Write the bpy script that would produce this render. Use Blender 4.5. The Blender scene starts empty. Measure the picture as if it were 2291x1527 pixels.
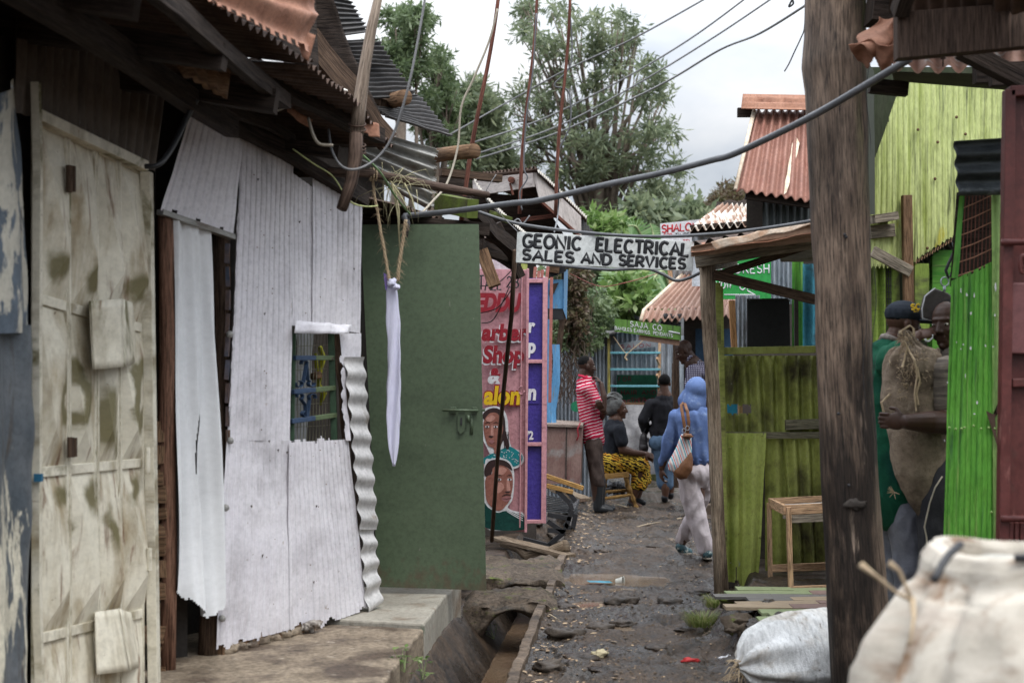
import bpy, math, random
import numpy as np
from mathutils import Vector as V, noise, Matrix
random.seed(11)
SC=bpy.context.scene
COL=SC.collection
FP=3182.0; HY=850.0; H=1.55; CX=1145.5
def P(px,py,Y): return V(((px-CX)/FP*Y, Y, H+(HY-py)/FP*Y))
def G(px,py,z=0.0):
    Y=(H-z)*FP/(py-HY); return V(((px-CX)/FP*Y,Y,z))
class Pl:
    "vertical plane through two ground points; at() finds where a measured sight line meets it"
    def __init__(s,x0,y0,x1,y1): s.a=(x0,y0); s.d=(x1-x0,y1-y0)
    def at(s,px,py,off=0.0):
        r=(px-CX)/FP; L=math.hypot(*s.d); nx,ny=-s.d[1]/L,s.d[0]/L
        ax,ay=s.a[0]-nx*off, s.a[1]-ny*off
        dx,dy=s.d
        # X=r*Y ; (X-ax)*dy=(Y-ay)*dx
        Y=(ax*dy-ay*dx)/(r*dy-dx)
        return V((r*Y,Y,H+(HY-py)/FP*Y))
# ---------------------------------------------------------------- tags
def tag(o,label,cat,group=None,kind=None):
    if label: o['label']=label
    if cat: o['category']=cat
    if group: o['group']=group
    if kind: o['kind']=kind
    return o
def thing(name,label,cat,loc=(0,0,0),group=None):
    o=bpy.data.objects.new(name,None); COL.objects.link(o); o.location=loc
    o.empty_display_size=.1
    return tag(o,label,cat,group)
def link(name,me,mat=None,parent=None,smooth=True):
    o=bpy.data.objects.new(name,me); COL.objects.link(o)
    if mat is not None and not me.materials: me.materials.append(mat)
    if smooth and len(me.polygons): me.polygons.foreach_set('use_smooth',[True]*len(me.polygons))
    if parent is not None:
        o.parent=parent
        # parents stand unrotated: keep world coordinates
        q=parent; off=V((0,0,0))
        while q is not None: off+=V(q.location); q=q.parent
        o.location=-off
    return o
# ---------------------------------------------------------------- mesh builder
SPLIT=set('nail eave_scrap crack sheet_teeth rafter roof_beam frame_post door_frame window brace green_post mid_rail rail under_rail foot_rail timber_post ledge batten soffit_batten light_batten sill_beam eave_board bracket shelf green_board door_batten stacked_block bolt_bracket rod prop post frame front_rim back_rim side_rim mossy_rafter inner_stick leg log_end'.split())
class MB:
    def __init__(s): s.v=[]; s.f=[]; s.uv=[]; s.marks=[]
    def quad(s,a,b,c,d,uv=None):
        n=len(s.v); s.v+=[tuple(a),tuple(b),tuple(c),tuple(d)]; s.f.append((n,n+1,n+2,n+3))
        s.uv.append(uv or [(0,0),((V(b)-V(a)).length,0),((V(b)-V(a)).length,(V(c)-V(b)).length),(0,(V(c)-V(b)).length)])
    def box(s,c,size,rot=None,jit=0):
        s.marks.append((len(s.v),len(s.f)))
        hx,hy,hz=[q/2 for q in size]; c=V(c)
        R=rot or Matrix.Identity(3)
        pts=[c+R@V((x*hx+random.uniform(-jit,jit),y*hy+random.uniform(-jit,jit),z*hz+random.uniform(-jit,jit))) for x in(-1,1) for y in(-1,1) for z in(-1,1)]
        n=len(s.v); s.v+=[tuple(p) for p in pts]
        for f,(du,dv) in (((0,1,3,2),(size[2],size[1])),((4,6,7,5),(size[1],size[2])),((0,4,5,1),(size[0],size[2])),((2,3,7,6),(size[2],size[0])),((0,2,6,4),(size[1],size[0])),((1,5,7,3),(size[0],size[1]))):
            s.f.append(tuple(n+i for i in f))
            s.uv.append([(0,0),(du,0),(du,dv),(0,dv)] if du>=dv else [(0,0),(0,du),(dv,du),(dv,0)])
        return s
    def beam(s,a,b,w,t,up=None,seg=1,wob=0.0,jit=0.0,taper=1.0):
        "rectangular timber from a to b, w across 'side', t along 'up'"
        s.marks.append((len(s.v),len(s.f)))
        a=V(a);b=V(b);d=(b-a);L=d.length;d=d/L
        upv=V(up) if up is not None else V((0,0,1))
        if abs(d.dot(upv))>.95: upv=V((0,-1,0))
        sd=d.cross(upv).normalized(); up2=sd.cross(d).normalized()
        rings=[]
        ph=random.uniform(0,50)
        for i in range(seg+1):
            q=i/seg; c=a+d*L*q
            if wob and 0<i: c=c+sd*wob*noise.noise(V((ph,q*3,0)))+up2*wob*noise.noise(V((0,q*3,ph)))
            k=1+(taper-1)*q
            r=[]
            for x,y in((-1,-1),(1,-1),(1,1),(-1,1)):
                r.append(c+sd*(x*w/2*k+random.uniform(-jit,jit))+up2*(y*t/2*k+random.uniform(-jit,jit)))
            rings.append(r)
        n=len(s.v)
        for r in rings: s.v+=[tuple(p) for p in r]
        o=random.uniform(0,20)
        for i in range(seg):
            for k in range(4):
                k2=(k+1)%4; m=n+4*i
                s.f.append((m+k,m+k2,m+4+k2,m+4+k))
                u0=o+L*i/seg;u1=o+L*(i+1)/seg
                s.uv.append([(u0,k*.3),(u0,k*.3+(w if k%2==0 else t)),(u1,k*.3+(w if k%2==0 else t)),(u1,k*.3)])
        m=n+4*seg
        s.f.append((n+3,n+2,n+1,n)); s.uv.append([(0,0),(0,.02),(.02,.02),(.02,0)])
        s.f.append((m,m+1,m+2,m+3)); s.uv.append([(0,0),(0,.02),(.02,.02),(.02,0)])
        return s
    def tube(s,pts,r,n=8,flat=None,cap=True,wob=0.0):
        "round bar along points; r number or list; flat=(normal,k) squashes along a normal"
        s.marks.append((len(s.v),len(s.f)))
        pts=[V(p) for p in pts]; m=len(pts)
        rs=r if isinstance(r,(list,tuple)) else [r]*m
        base=len(s.v); prev=None; acc=random.uniform(0,10); ph=random.uniform(0,99)
        us=[]
        for i,p in enumerate(pts):
            d=(pts[min(i+1,m-1)]-pts[max(i-1,0)])
            d=d.normalized() if d.length>1e-9 else V((0,0,1))
            if prev is None:
                u=d.cross(V((0,0,1)) if abs(d.z)<.9 else V((1,0,0))).normalized()
            else:
                u=(prev-d*prev.dot(d)); u=u.normalized() if u.length>1e-6 else d.orthogonal().normalized()
            prev=u; w=d.cross(u)
            if i: acc+=(pts[i]-pts[i-1]).length
            us.append(acc)
            for k in range(n):
                a=2*math.pi*k/n; rr=rs[i]*(1+wob*noise.noise(V((math.cos(a)*1.5,math.sin(a)*1.5+ph,acc*3))))
                q=u*math.cos(a)*rr+w*math.sin(a)*rr
                if flat is not None:
                    fn,kk=flat; q=q-fn*q.dot(fn)*(1-kk)
                s.v.append(tuple(p+q))
        c=2*math.pi*max(rs)
        for i in range(m-1):
            for k in range(n):
                k2=(k+1)%n; b=base+i*n
                s.f.append((b+k,b+k2,b+n+k2,b+n+k))
                s.uv.append([(us[i],c*k/n),(us[i],c*(k+1)/n),(us[i+1],c*(k+1)/n),(us[i+1],c*k/n)])
        if cap:
            s.f.append(tuple(base+k for k in reversed(range(n)))); s.uv.append([(.01*math.cos(6.28*k/n),.01*math.sin(6.28*k/n)) for k in range(n)])
            b=base+(m-1)*n
            s.f.append(tuple(b+k for k in range(n))); s.uv.append([(.01*math.cos(6.28*k/n),.01*math.sin(6.28*k/n)) for k in range(n)])
        return s
    def sheet(s,tl,tr,br,bl,waves=0,amp=.009,axis='u',prof='sin',nu=None,nv=None,dent=0.0,dsc=4.0,keep=None,disp=None,ph=0.0,bulge=0.0):
        "corrugated or flat sheet spanning four corners"
        s.marks.append((len(s.v),len(s.f)))
        tl,tr,br,bl=map(V,(tl,tr,br,bl))
        nrm=((tr-tl).cross(bl-tl)).normalized()
        W=((tr-tl).length+(br-bl).length)/2; Hh=((bl-tl).length+(br-tr).length)/2
        if axis=='u': nu=nu or max(2,int(waves*8)); nv=nv or max(2,int(Hh/.04))
        else: nv=nv or max(2,int(waves*8)); nu=nu or max(2,int(W/.04))
        base=len(s.v); sd=random.uniform(0,100)
        for j in range(nv+1):
            v=j/nv
            for i in range(nu+1):
                u=i/nu
                p=(tl*(1-u)+tr*u)*(1-v)+(bl*(1-u)+br*u)*v
                t=(u if axis=='u' else v)*waves+ph
                h=0
                if waves:
                    if prof=='sin': h=amp*math.sin(2*math.pi*t)
                    elif prof=='rib':
                        q=t%1; h=amp*(1-min(1,abs(q-.5)/.16)) if abs(q-.5)<.16 else 0
                        h=min(h,amp*.7)
                    elif prof=='box':
                        q=t%1; h=amp*max(-1,min(1,4*math.sin(2*math.pi*q)))
                if dent:
                    q=noise.noise(V((u*W*dsc+sd,v*Hh*dsc*.6,sd)))
                    q2=noise.noise(V((u*W*dsc*3+sd,v*Hh*dsc*2,sd+9)))
                    h+=dent*q+dent*.4*q2
                if bulge: h+=bulge*math.sin(math.pi*u)*math.sin(math.pi*v)
                p=p+nrm*h
                if disp: p=p+disp(u,v)
                s.v.append(tuple(p))
        for j in range(nv):
            for i in range(nu):
                if keep and not keep((i+.5)/nu,(j+.5)/nv): continue
                a=base+j*(nu+1)+i
                s.f.append((a,a+nu+1,a+nu+2,a+1))
                u0,u1=i/nu*W,(i+1)/nu*W; v0,v1=(1-j/nv)*Hh,(1-(j+1)/nv)*Hh
                s.uv.append([(u0+sd,v0),(u0+sd,v1),(u1+sd,v1),(u1+sd,v0)])
        return s
    def poly(s,pts,thick=0.0,nrm=None):
        "flat outline, extruded by thick along its normal"
        s.marks.append((len(s.v),len(s.f)))
        pts=[V(p) for p in pts]; n=len(s.v); m=len(pts)
        nm=nrm or (pts[1]-pts[0]).cross(pts[2]-pts[1]).normalized()
        x=(pts[1]-pts[0]).normalized(); y=nm.cross(x); o=pts[0]
        s.v+=[tuple(p) for p in pts]; s.f.append(tuple(range(n,n+m))); s.uv.append([((p-o).dot(x),(p-o).dot(y)) for p in pts])
        if thick:
            s.v+=[tuple(p-nm*thick) for p in pts]; s.f.append(tuple(reversed(range(n+m,n+2*m)))); s.uv.append([((p-o).dot(x),(p-o).dot(y)) for p in reversed(pts)])
            for k in range(m):
                k2=(k+1)%m; s.f.append((n+k,n+m+k,n+m+k2,n+k2)); s.uv.append([(0,0),(0,thick),(.1,thick),(.1,0)])
        return s
    def ball(s,c,r,n=10,m=7,R=None,nz=0.0,seed=0):
        s.marks.append((len(s.v),len(s.f)))
        c=V(c); r=(r,r,r) if not hasattr(r,'__len__') else r; base=len(s.v)
        def pt(th,ph):
            q=V((math.sin(th)*math.cos(ph),math.sin(th)*math.sin(ph),math.cos(th)))
            k=1+(nz*noise.noise(q*1.7+V((seed,0,0)))+nz*.4*noise.noise(q*5+V((seed,0,0))) if nz else 0)
            q=V((q.x*r[0]*k,q.y*r[1]*k,q.z*r[2]*k)); return c+(R@q if R else q)
        s.v.append(tuple(pt(0,0)))
        for j in range(1,m):
            for i in range(n): s.v.append(tuple(pt(math.pi*j/m,2*math.pi*i/n)))
        s.v.append(tuple(pt(math.pi,0))); last=len(s.v)-1
        for i in range(n):
            i2=(i+1)%n
            s.f.append((base,base+1+i,base+1+i2)); s.uv.append([(0,0),(.1,0),(.1,.1)])
            b=base+1+(m-2)*n; s.f.append((b+i,last,b+i2)); s.uv.append([(0,0),(.1,0),(.1,.1)])
            for j in range(m-2):
                b=base+1+j*n; s.f.append((b+i,b+n+i,b+n+i2,b+i2)); s.uv.append([(i/n,j/m),(i/n,(j+1)/m),((i+1)/n,(j+1)/m),((i+1)/n,j/m)])
        return s
    def build(s,name,mat,parent=None,smooth=False,solid=0,bevel=0):
        if parent is not None and name in SPLIT and 1<len(s.marks)<60 and s.marks[0]==(0,0):
            ms=s.marks+[(len(s.v),len(s.f))]; o=None
            for (v0,f0),(v1,f1) in zip(ms,ms[1:]):
                if f1<=f0: continue
                t=MB(); t.v=s.v[v0:v1]; t.f=[tuple(i-v0 for i in f) for f in s.f[f0:f1]]; t.uv=s.uv[f0:f1]; o=t.build(name,mat,parent,smooth,solid,bevel)
            return o
        me=bpy.data.meshes.new(name); me.from_pydata(s.v,[],s.f)
        if s.uv and len(s.uv)==len(s.f):
            ul=me.uv_layers.new(name='UVMap'); fl=[c for f in s.uv for p in f for c in p]
            ul.data.foreach_set('uv',fl)
        me.validate(); me.update()
        o=link(name,me,mat,parent,smooth)
        if bevel:
            b=o.modifiers.new('b','BEVEL'); b.width=bevel; b.segments=2; b.limit_method='ANGLE'
        if solid:
            b=o.modifiers.new('s','SOLIDIFY'); b.thickness=solid; b.offset=-1
        return o
def one(fn,*a,**k):
    m=MB(); getattr(m,fn)(*a,**k); return m
# ---------------------------------------------------------------- materials
MATS={}
def mat(name,cols,scale=3.0,stretch=(1,1,1),rough=.7,rvar=.1,metal=0.0,layers=(),bump=.15,bscale=60.0,bstretch=None,coord='UV',detail=6,spec=.28,extra=None,emit=None,grain=.17,gsc=38.0,gst=None):
    """cols: colours the surface drifts between; layers: (colour, scale, stretch, lo, hi, rough) wear with its own shape"""
    if name in MATS: return MATS[name]
    m=bpy.data.materials.new(name); m.use_nodes=True; nt=m.node_tree; N=nt.nodes; L=nt.links
    b=N['Principled BSDF']; b.inputs['Metallic'].default_value=metal
    b.inputs['Specular IOR Level'].default_value=spec
    tc=N.new('ShaderNodeTexCoord')
    src=tc.outputs[coord]
    def nz(sc,st,det=detail,off=0.0,rg=.55,dist=0.0):
        mp=N.new('ShaderNodeMapping'); mp.inputs['Scale'].default_value=st; mp.inputs['Location'].default_value=(off,off*1.7,off*.6)
        L.new(src,mp.inputs[0]); n=N.new('ShaderNodeTexNoise'); n.inputs['Scale'].default_value=sc; n.inputs['Detail'].default_value=det
        n.inputs['Roughness'].default_value=rg; n.inputs['Distortion'].default_value=dist
        L.new(mp.outputs[0],n.inputs['Vector']); return n.outputs['Fac']
    def ramp(f,stops):
        r=N.new('ShaderNodeValToRGB'); e=r.color_ramp.elements
        while len(e)<len(stops): e.new(.5)
        for el,(p,c) in zip(e,stops): el.position=p; el.color=(c[0],c[1],c[2],1) if hasattr(c,'__len__') else (c,c,c,1)
        L.new(f,r.inputs[0]); return r.outputs[0]
    n=len(cols)
    if n==1: cols=[cols[0],[c*.85 for c in cols[0]]]; n=2
    col=ramp(nz(scale,stretch),[(.32+.36*i/(n-1),c) for i,c in enumerate(cols)])
    rg=ramp(nz(scale*2.3,stretch,off=5),[(.3,max(0,rough-rvar)),(.7,min(1,rough+rvar))])
    hgt=None
    for i,(c,sc,st,lo,hi,rr) in enumerate(layers):
        f=ramp(nz(sc,st,off=11.3+7.1*i,dist=.3,rg=.62),[(lo,0.0),(hi,1.0)])
        mx=N.new('ShaderNodeMix'); mx.data_type='RGBA'; L.new(f,mx.inputs[0]); L.new(col,mx.inputs[6])
        v=N.new('ShaderNodeValToRGB'); e=v.color_ramp.elements; e[0].position=.3;e[1].position=.7
        e[0].color=(*[q*.75 for q in c],1); e[1].color=(*[min(1,q*1.15) for q in c],1)
        L.new(nz(sc*3.1,st,off=3+i),v.inputs[0]); L.new(v.outputs[0],mx.inputs[7]); col=mx.outputs[2]
        mr=N.new('ShaderNodeMix'); mr.data_type='RGBA'; L.new(f,mr.inputs[0]); L.new(rg,mr.inputs[6]); mr.inputs[7].default_value=(rr,rr,rr,1); rg=mr.outputs[2]
        hgt=f if hgt is None else hgt
    if extra: col=extra(nt,src,col,nz,ramp)
    if grain:
        gm=N.new('ShaderNodeMix'); gm.data_type='RGBA'; gm.blend_type='MULTIPLY'; gm.inputs[0].default_value=1
        L.new(col,gm.inputs[6]); L.new(ramp(nz(gsc,gst or [max(.5,min(2,q)) for q in stretch],det=9,off=8.8,rg=.72),[(.34,1-grain*1.6),(.52,1.0),(.70,1+grain)]),gm.inputs[7]); col=gm.outputs[2]
    L.new(col,b.inputs['Base Color']); L.new(rg,b.inputs['Roughness'])
    if bump:
        bn=nz(bscale,bstretch or stretch,det=8,off=2.2,rg=.6)
        bp=N.new('ShaderNodeBump'); bp.inputs['Strength'].default_value=bump; bp.inputs['Distance'].default_value=.01
        L.new(bn,bp.inputs['Height']); nrm=bp.outputs[0]
        if hgt is not None:
            b2=N.new('ShaderNodeBump'); b2.inputs['Strength'].default_value=.25; b2.inputs['Distance'].default_value=.003; b2.invert=True
            L.new(hgt,b2.inputs['Height']); L.new(nrm,b2.inputs['Normal']); nrm=b2.outputs[0]
        L.new(nrm,b.inputs['Normal'])
    if emit: b.inputs['Emission Color'].default_value=(*emit[:3],1); b.inputs['Emission Strength'].default_value=emit[3]
    MATS[name]=m; return m
def wood(name,a,b,dark=(.03,.02,.015),rough=.8,**k):
    return mat(name,[a,b,[q*.8 for q in a]],scale=6,stretch=(.35,6,1),rough=rough,layers=[(dark,7,(.25,9,1),.60,.75,.9)]+list(k.pop('layers',[])),bump=.6,bscale=16,bstretch=(.4,9,1),spec=.12,grain=.5,gsc=30,gst=(.35,5,1),**k)
S1=(1,1,1)
def rgb(h):
    "sRGB hex to linear"
    h=h.lstrip('#'); o=[]
    for i in(0,2,4):
        c=int(h[i:i+2],16)/255; o.append(c/12.92 if c<=.04045 else ((c+.055)/1.055)**2.4)
    return tuple(o)
# ---------------------------------------------------------------- paint strokes (hand lettering)
def arc(cx,cy,rx,ry,a0,a1,n=12):
    return [(cx+rx*math.cos(math.radians(a0+(a1-a0)*i/n)),cy+ry*math.sin(math.radians(a0+(a1-a0)*i/n))) for i in range(n+1)]
GL={
'A':([[(0,0),(.5,1),(1,0)],[(.2,.36),(.8,.36)]],.78),'B':([[(0,0),(0,1)],[(0,1)]+arc(.45,.77,.42,.23,90,-90)+[(0,.54)],[(.45,.54)]+arc(.5,.27,.47,.27,90,-90)+[(0,0)]],.66),
'C':([arc(.55,.5,.52,.5,48,312,16)],.72),'D':([[(0,0),(0,1)],[(0,1)]+arc(.35,.5,.6,.5,90,-90)+[(0,0)]],.74),
'E':([[(0,0),(0,1)],[(0,1),(.9,1)],[(0,.52),(.75,.52)],[(0,0),(.95,0)]],.6),'F':([[(0,0),(0,1)],[(0,1),(.9,1)],[(0,.5),(.7,.5)]],.58),
'G':([arc(.55,.5,.53,.5,50,330,16)+[(1.02,.42),(.6,.42)]],.78),'H':([[(0,0),(0,1)],[(1,0),(1,1)],[(0,.5),(1,.5)]],.66),
'I':([[(.5,0),(.5,1)]],.18),'J':([[(.8,1),(.8,.3)]+arc(.45,.28,.36,.28,0,-180)],.55),'K':([[(0,0),(0,1)],[(.9,1),(0,.42)],[(.25,.58),(1,0)]],.66),
'L':([[(0,1),(0,0),(.9,0)]],.58),'M':([[(0,0),(.08,1),(.5,.3),(.92,1),(1,0)]],.85),'N':([[(0,0),(0,1),(1,0),(1,1)]],.72),
'O':([arc(.5,.5,.5,.5,90,450,22)],.8),'P':([[(0,0),(0,1)],[(0,1)]+arc(.45,.74,.45,.26,90,-90)+[(0,.48)]],.62),
'R':([[(0,0),(0,1)],[(0,1)]+arc(.45,.74,.45,.26,90,-90)+[(0,.48)],[(.4,.48),(1,0)]],.66),
'S':([arc(.5,.75,.42,.25,30,270,12)+arc(.5,.25,.45,.25,90,-150,12)],.64),'T':([[(0,1),(1,1)],[(.5,1),(.5,0)]],.66),
'U':([[(0,1),(0,.35)]+arc(.5,.35,.5,.35,180,360)+[(1,1)]],.7),'V':([[(0,1),(.5,0),(1,1)]],.74),'W':([[(0,1),(.25,0),(.5,.75),(.75,0),(1,1)]],.95),
'Y':([[(0,1),(.5,.5),(1,1)],[(.5,.5),(.5,0)]],.68),'X':([[(0,1),(1,0)],[(0,0),(1,1)]],.7),
'1':([[(.2,.8),(.5,1),(.5,0)]],.3),'2':([arc(.5,.72,.42,.28,160,-20)+[(0,0),(1,0)]],.6),'7':([[(0,1),(1,1),(.35,0)]],.55),
'8':([arc(.5,.75,.38,.25,-90,270,16),arc(.5,.26,.46,.26,90,450,16)],.62),'.':([[(.3,0),(.3,.04)]],.2),"'":([[(.3,.9),(.3,1)]],.2),
' ':([],.5),
}
def letters(mb,txt,o,ux,uy,h,w,fill=None,gap=.16,k=1.0,raise_=.0012,wob=.02,seg=6):
    "strokes laid on a board: o lower-left, ux/uy board axes, h letter height, w brush radius; fill = total length"
    o=V(o);ux=V(ux);uy=V(uy);nm=ux.cross(uy).normalized()
    tot=sum(GL[c][1]*k+gap for c in txt)-gap
    sx=h if fill is None else (fill-0)/tot
    x=0
    for c in txt:
        st,wd=GL[c]
        jy=random.uniform(-wob,wob)
        for s in st:
            pts=[o+ux*((x+p[0]*wd*k+random.uniform(-wob,wob)*.4)*sx)+uy*((p[1]+jy+random.uniform(-wob,wob)*.4)*h)+nm*raise_ for p in s]
            if len(pts)<2: continue
            a=(pts[0]-pts[1]).normalized()*w*.35; b=(pts[-1]-pts[-2]).normalized()*w*.35
            q=[pts[0]+a]+pts+[pts[-1]+b]
            rs=[w*.62]+[w*random.uniform(.9,1.1) for _ in pts]+[w*.62]
            mb.tube(q,rs,n=seg,flat=(nm,.001/max(w,.001)))
        x+=wd*k+gap
    return mb
FONTC=None
def ftext(txt,o,ux,uy,h,mat_,name,parent,bold=.0,raise_=.001,shear=0.0,sx=1.0,align='LEFT'):
    cu=bpy.data.curves.new('w','FONT'); cu.body=txt; cu.size=h; cu.offset=bold; cu.extrude=.0006; cu.shear=shear; cu.resolution_u=4; cu.align_x=align
    ob=bpy.data.objects.new('w',cu); COL.objects.link(ob)
    dg=bpy.context.evaluated_depsgraph_get(); me=bpy.data.meshes.new_from_object(ob.evaluated_get(dg))
    bpy.data.objects.remove(ob); bpy.data.curves.remove(cu)
    o=V(o);ux=V(ux).normalized();uy=V(uy).normalized();nm=ux.cross(uy).normalized()
    for v in me.vertices:
        c=v.co; v.co=o+ux*c.x*sx+uy*c.y+nm*(raise_+c.z)
    me.name=name; me.materials.clear()
    return link(name,me,mat_,parent,False)
# ---------------------------------------------------------------- rounded bodies (one continuous skin over many volumes)
class Body:
    def __init__(s): s.m=MB()
    def cap(s,a,b,r1,r2,n=12):
        a=V(a);b=V(b);d=b-a; L=d.length or 1e-6; d/=L
        pts=[];rs=[]
        for t in (-1,-.7,-.35,0): pts.append(a+d*r1*t*1.0); rs.append(r1*math.sqrt(max(.0004,1-t*t)))
        for t in (.33,.66): pts.append(a+(b-a)*t); rs.append(r1+(r2-r1)*t)
        for t in (0,.35,.7,1): pts.append(b+d*r2*t); rs.append(r2*math.sqrt(max(.0004,1-t*t)))
        s.m.tube(pts,rs,n=n); return s
    def chain(s,*pr,n=12):
        for (a,r1),(b,r2) in zip(pr,pr[1:]): s.cap(a,b,r1,r2,n)
        return s
    def ell(s,c,r,R=None,n=16,m=10): s.m.ball(c,r,n,m,R); return s
    def done(s,name,mat_,parent,vox=.008,smooth=4,disp=0.0,dsc=9.0,dd=None):
        me=bpy.data.meshes.new(name); me.from_pydata(s.m.v,[],s.m.f); me.update()
        ob=bpy.data.objects.new(name,me); COL.objects.link(ob)
        md=ob.modifiers.new('r','REMESH'); md.mode='VOXEL'; md.voxel_size=vox
        if smooth: sm=ob.modifiers.new('s','SMOOTH'); sm.factor=.5; sm.iterations=smooth
        dg=bpy.context.evaluated_depsgraph_get(); me2=bpy.data.meshes.new_from_object(ob.evaluated_get(dg))
        bpy.data.objects.remove(ob); bpy.data.meshes.remove(me)
        me2.name=name; me2.materials.clear()
        if disp:
            sd=V((random.uniform(0,50),0,0)); nv=len(me2.vertices)
            co=np.empty(nv*3); no=np.empty(nv*3); me2.vertices.foreach_get('co',co); me2.vertices.foreach_get('normal',no); co=co.reshape(-1,3); no=no.reshape(-1,3)
            rg=np.empty(nv); dd=V(dd or (.3,0,1)).normalized()
            for k in range(nv):
                x,y,z=co[k]; w_=.5*noise.noise(V((x*4,y*4,z*4))+sd); t=(x*dd.x+z*dd.z)*dsc*.5
                q=noise.noise(V((x*dsc+w_,y*dsc,t))+sd); q2=noise.noise(V((x*dsc*2.2,y*dsc*2.2,t*3))+sd)
                rg[k]=(.55-abs(q)*2.2)*.8+q2*.45
            me2.vertices.foreach_set('co',(co+no*(disp*rg)[:,None]).ravel())
        return link(name,me2,mat_,parent,True)
def basis(f,up=(0,0,1)):
    f=V(f).normalized(); r=f.cross(V(up)).normalized(); u=r.cross(f); return f,r,u
def rotm(f,r,u): return Matrix((r,f,u)).transposed()   # local x=right y=forward z=up
def head(B,c,f,up=(0,0,1),s=1.0,hair=None):
    """head about centre c, looking along f; returns local frame"""
    f,r,u=basis(f,up); R=rotm(f,r,u); c=V(c)
    L=lambda x,y,z:c+(r*x+f*y+u*z)*s
    B.ell(L(0,-.012,.035),(.075*s,.094*s,.083*s),R); B.ell(L(0,.01,.01),(.068*s,.075*s,.085*s),R)       # cranium
    B.ell(L(0,.022,-.02),(.062*s,.070*s,.078*s),R)        # face
    B.ell(L(0,.038,-.082),(.040*s,.042*s,.032*s),R)       # jaw and chin
    B.ell(L(0,.070,-.098),(.018*s,.016*s,.016*s),R)
    B.ell(L(0,.066,.030),(.050*s,.022*s,.014*s),R)        # brow
    B.cap(L(0,.084,.012),L(0,.100,-.026),.009*s,.014*s)    # nose
    B.ell(L(.012,.092,-.030),(.009*s,.010*s,.008*s),R); B.ell(L(-.012,.092,-.030),(.009*s,.010*s,.008*s),R)
    B.cap(L(-.020,.076,-.056),L(.020,.076,-.056),.009*s,.009*s); B.cap(L(-.017,.074,-.070),L(.017,.074,-.070),.0095*s,.0095*s)
    for q in(-1,1):
        B.ell(L(q*.038,.058,-.022),(.020*s,.020*s,.018*s),R)   # cheekbone
        B.ell(L(q*.076,-.006,-.004),(.010*s,.020*s,.031*s),R)  # ear
    B.cap(L(0,-.03,-.05),L(0,-.045,-.15),.055*s,.058*s)
    return L,R
def eyes(L,R,parent,s=1.0):
    for q in(-1,1):
        m=MB(); m.ball(L(q*.031,.0735,.006),(.0125*s,.008*s,.0062*s),10,7,R); m.build('eye',MATS['eye_white'],parent,True)
        m=MB(); m.ball(L(q*.031,.0785,.006),(.006*s,.0045*s,.0058*s),8,6,R); m.build('pupil',MATS['eye_dark'],parent,True)
def hand(B,w,d,n,side=1,curl=.6,s=1.0,spread=.0):
    """w wrist, d finger direction, n palm normal (palm side), side: +1 thumb along d x n"""
    w=V(w);d=V(d).normalized();n=V(n); n=(n-d*n.dot(d)).normalized(); x=d.cross(n)*side
    R=Matrix((x,d,n)).transposed()
    B.ell(w+d*.045*s,(.040*s,.050*s,.016*s),R)
    for k,(o,l) in enumerate(((.030,.072),(.010,.080),(-.010,.075),(-.029,.058))):
        p=w+d*.082*s+x*o*s; dd=(d+x*spread*(1.5-k)).normalized(); ang=0
        for j,seg in enumerate((.45,.32,.25)):
            ang+=curl*(.55+.35*j)
            q=p+(dd*math.cos(ang)+n*math.sin(ang))*l*seg*s
            B.cap(p,q,(.0092-.0008*j)*s,(.0086-.0008*j)*s,8); p=q
    p=w+d*.028*s+x*.030*s
    q=p+(x*.75+d*.6+n*.35).normalized()*.036*s; B.cap(p,q,.013*s,.010*s,8)
    q2=q+(d*.85+n*(.3+curl*.6)+x*.05).normalized()*.030*s; B.cap(q,q2,.010*s,.0085*s,8)
# ---------------------------------------------------------------- camera
cam=bpy.data.cameras.new('camera'); co=bpy.data.objects.new('camera',cam); COL.objects.link(co); SC.camera=co
cam.sensor_width=36; cam.lens=FP/2291*36; cam.clip_end=600; cam.clip_start=.05
co.location=(0,0,H); co.rotation_euler=(math.pi/2,0,0)
cam.shift_y=-(763.5-HY)/2291
cam.dof.use_dof=True; cam.dof.focus_distance=11.0; cam.dof.aperture_fstop=3.2
# ---------------------------------------------------------------- light
SUN_EL,SUN_AZ=62,35
w=bpy.data.worlds.new('World'); SC.world=w; w.use_nodes=True; nt=w.node_tree; N=nt.nodes; L=nt.links
bg=N['Background']; sk=N.new('ShaderNodeTexSky'); sk.sky_type='NISHITA'; sk.sun_disc=False
sk.sun_elevation=math.radians(SUN_EL); sk.sun_rotation=math.radians(180-SUN_AZ); sk.air_density=1; sk.dust_density=3
# cloud cover: bright overcast, brighter overhead, faint grey lumps
tc=N.new('ShaderNodeTexCoord'); sp=N.new('ShaderNodeSeparateXYZ'); L.new(tc.outputs['Generated'],sp.inputs[0])
mp=N.new('ShaderNodeMapping'); mp.inputs['Scale'].default_value=(1,1,2.2); mp.inputs['Location'].default_value=(.35,0,.1); L.new(tc.outputs['Generated'],mp.inputs[0])
n1=N.new('ShaderNodeTexNoise'); n1.inputs['Scale'].default_value=4.2; n1.inputs['Detail'].default_value=7; n1.inputs['Roughness'].default_value=.5; n1.inputs['Distortion'].default_value=.4; L.new(mp.outputs[0],n1.inputs['Vector'])
cr=N.new('ShaderNodeValToRGB'); e=cr.color_ramp.elements; e[0].position=.33; e[0].color=(.47,.53,.62,1); e[1].position=.62; e[1].color=(.90,.91,.93,1)
el=e.new(.5); el.color=(.72,.76,.82,1); L.new(n1.outputs['Fac'],cr.inputs[0])
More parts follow.
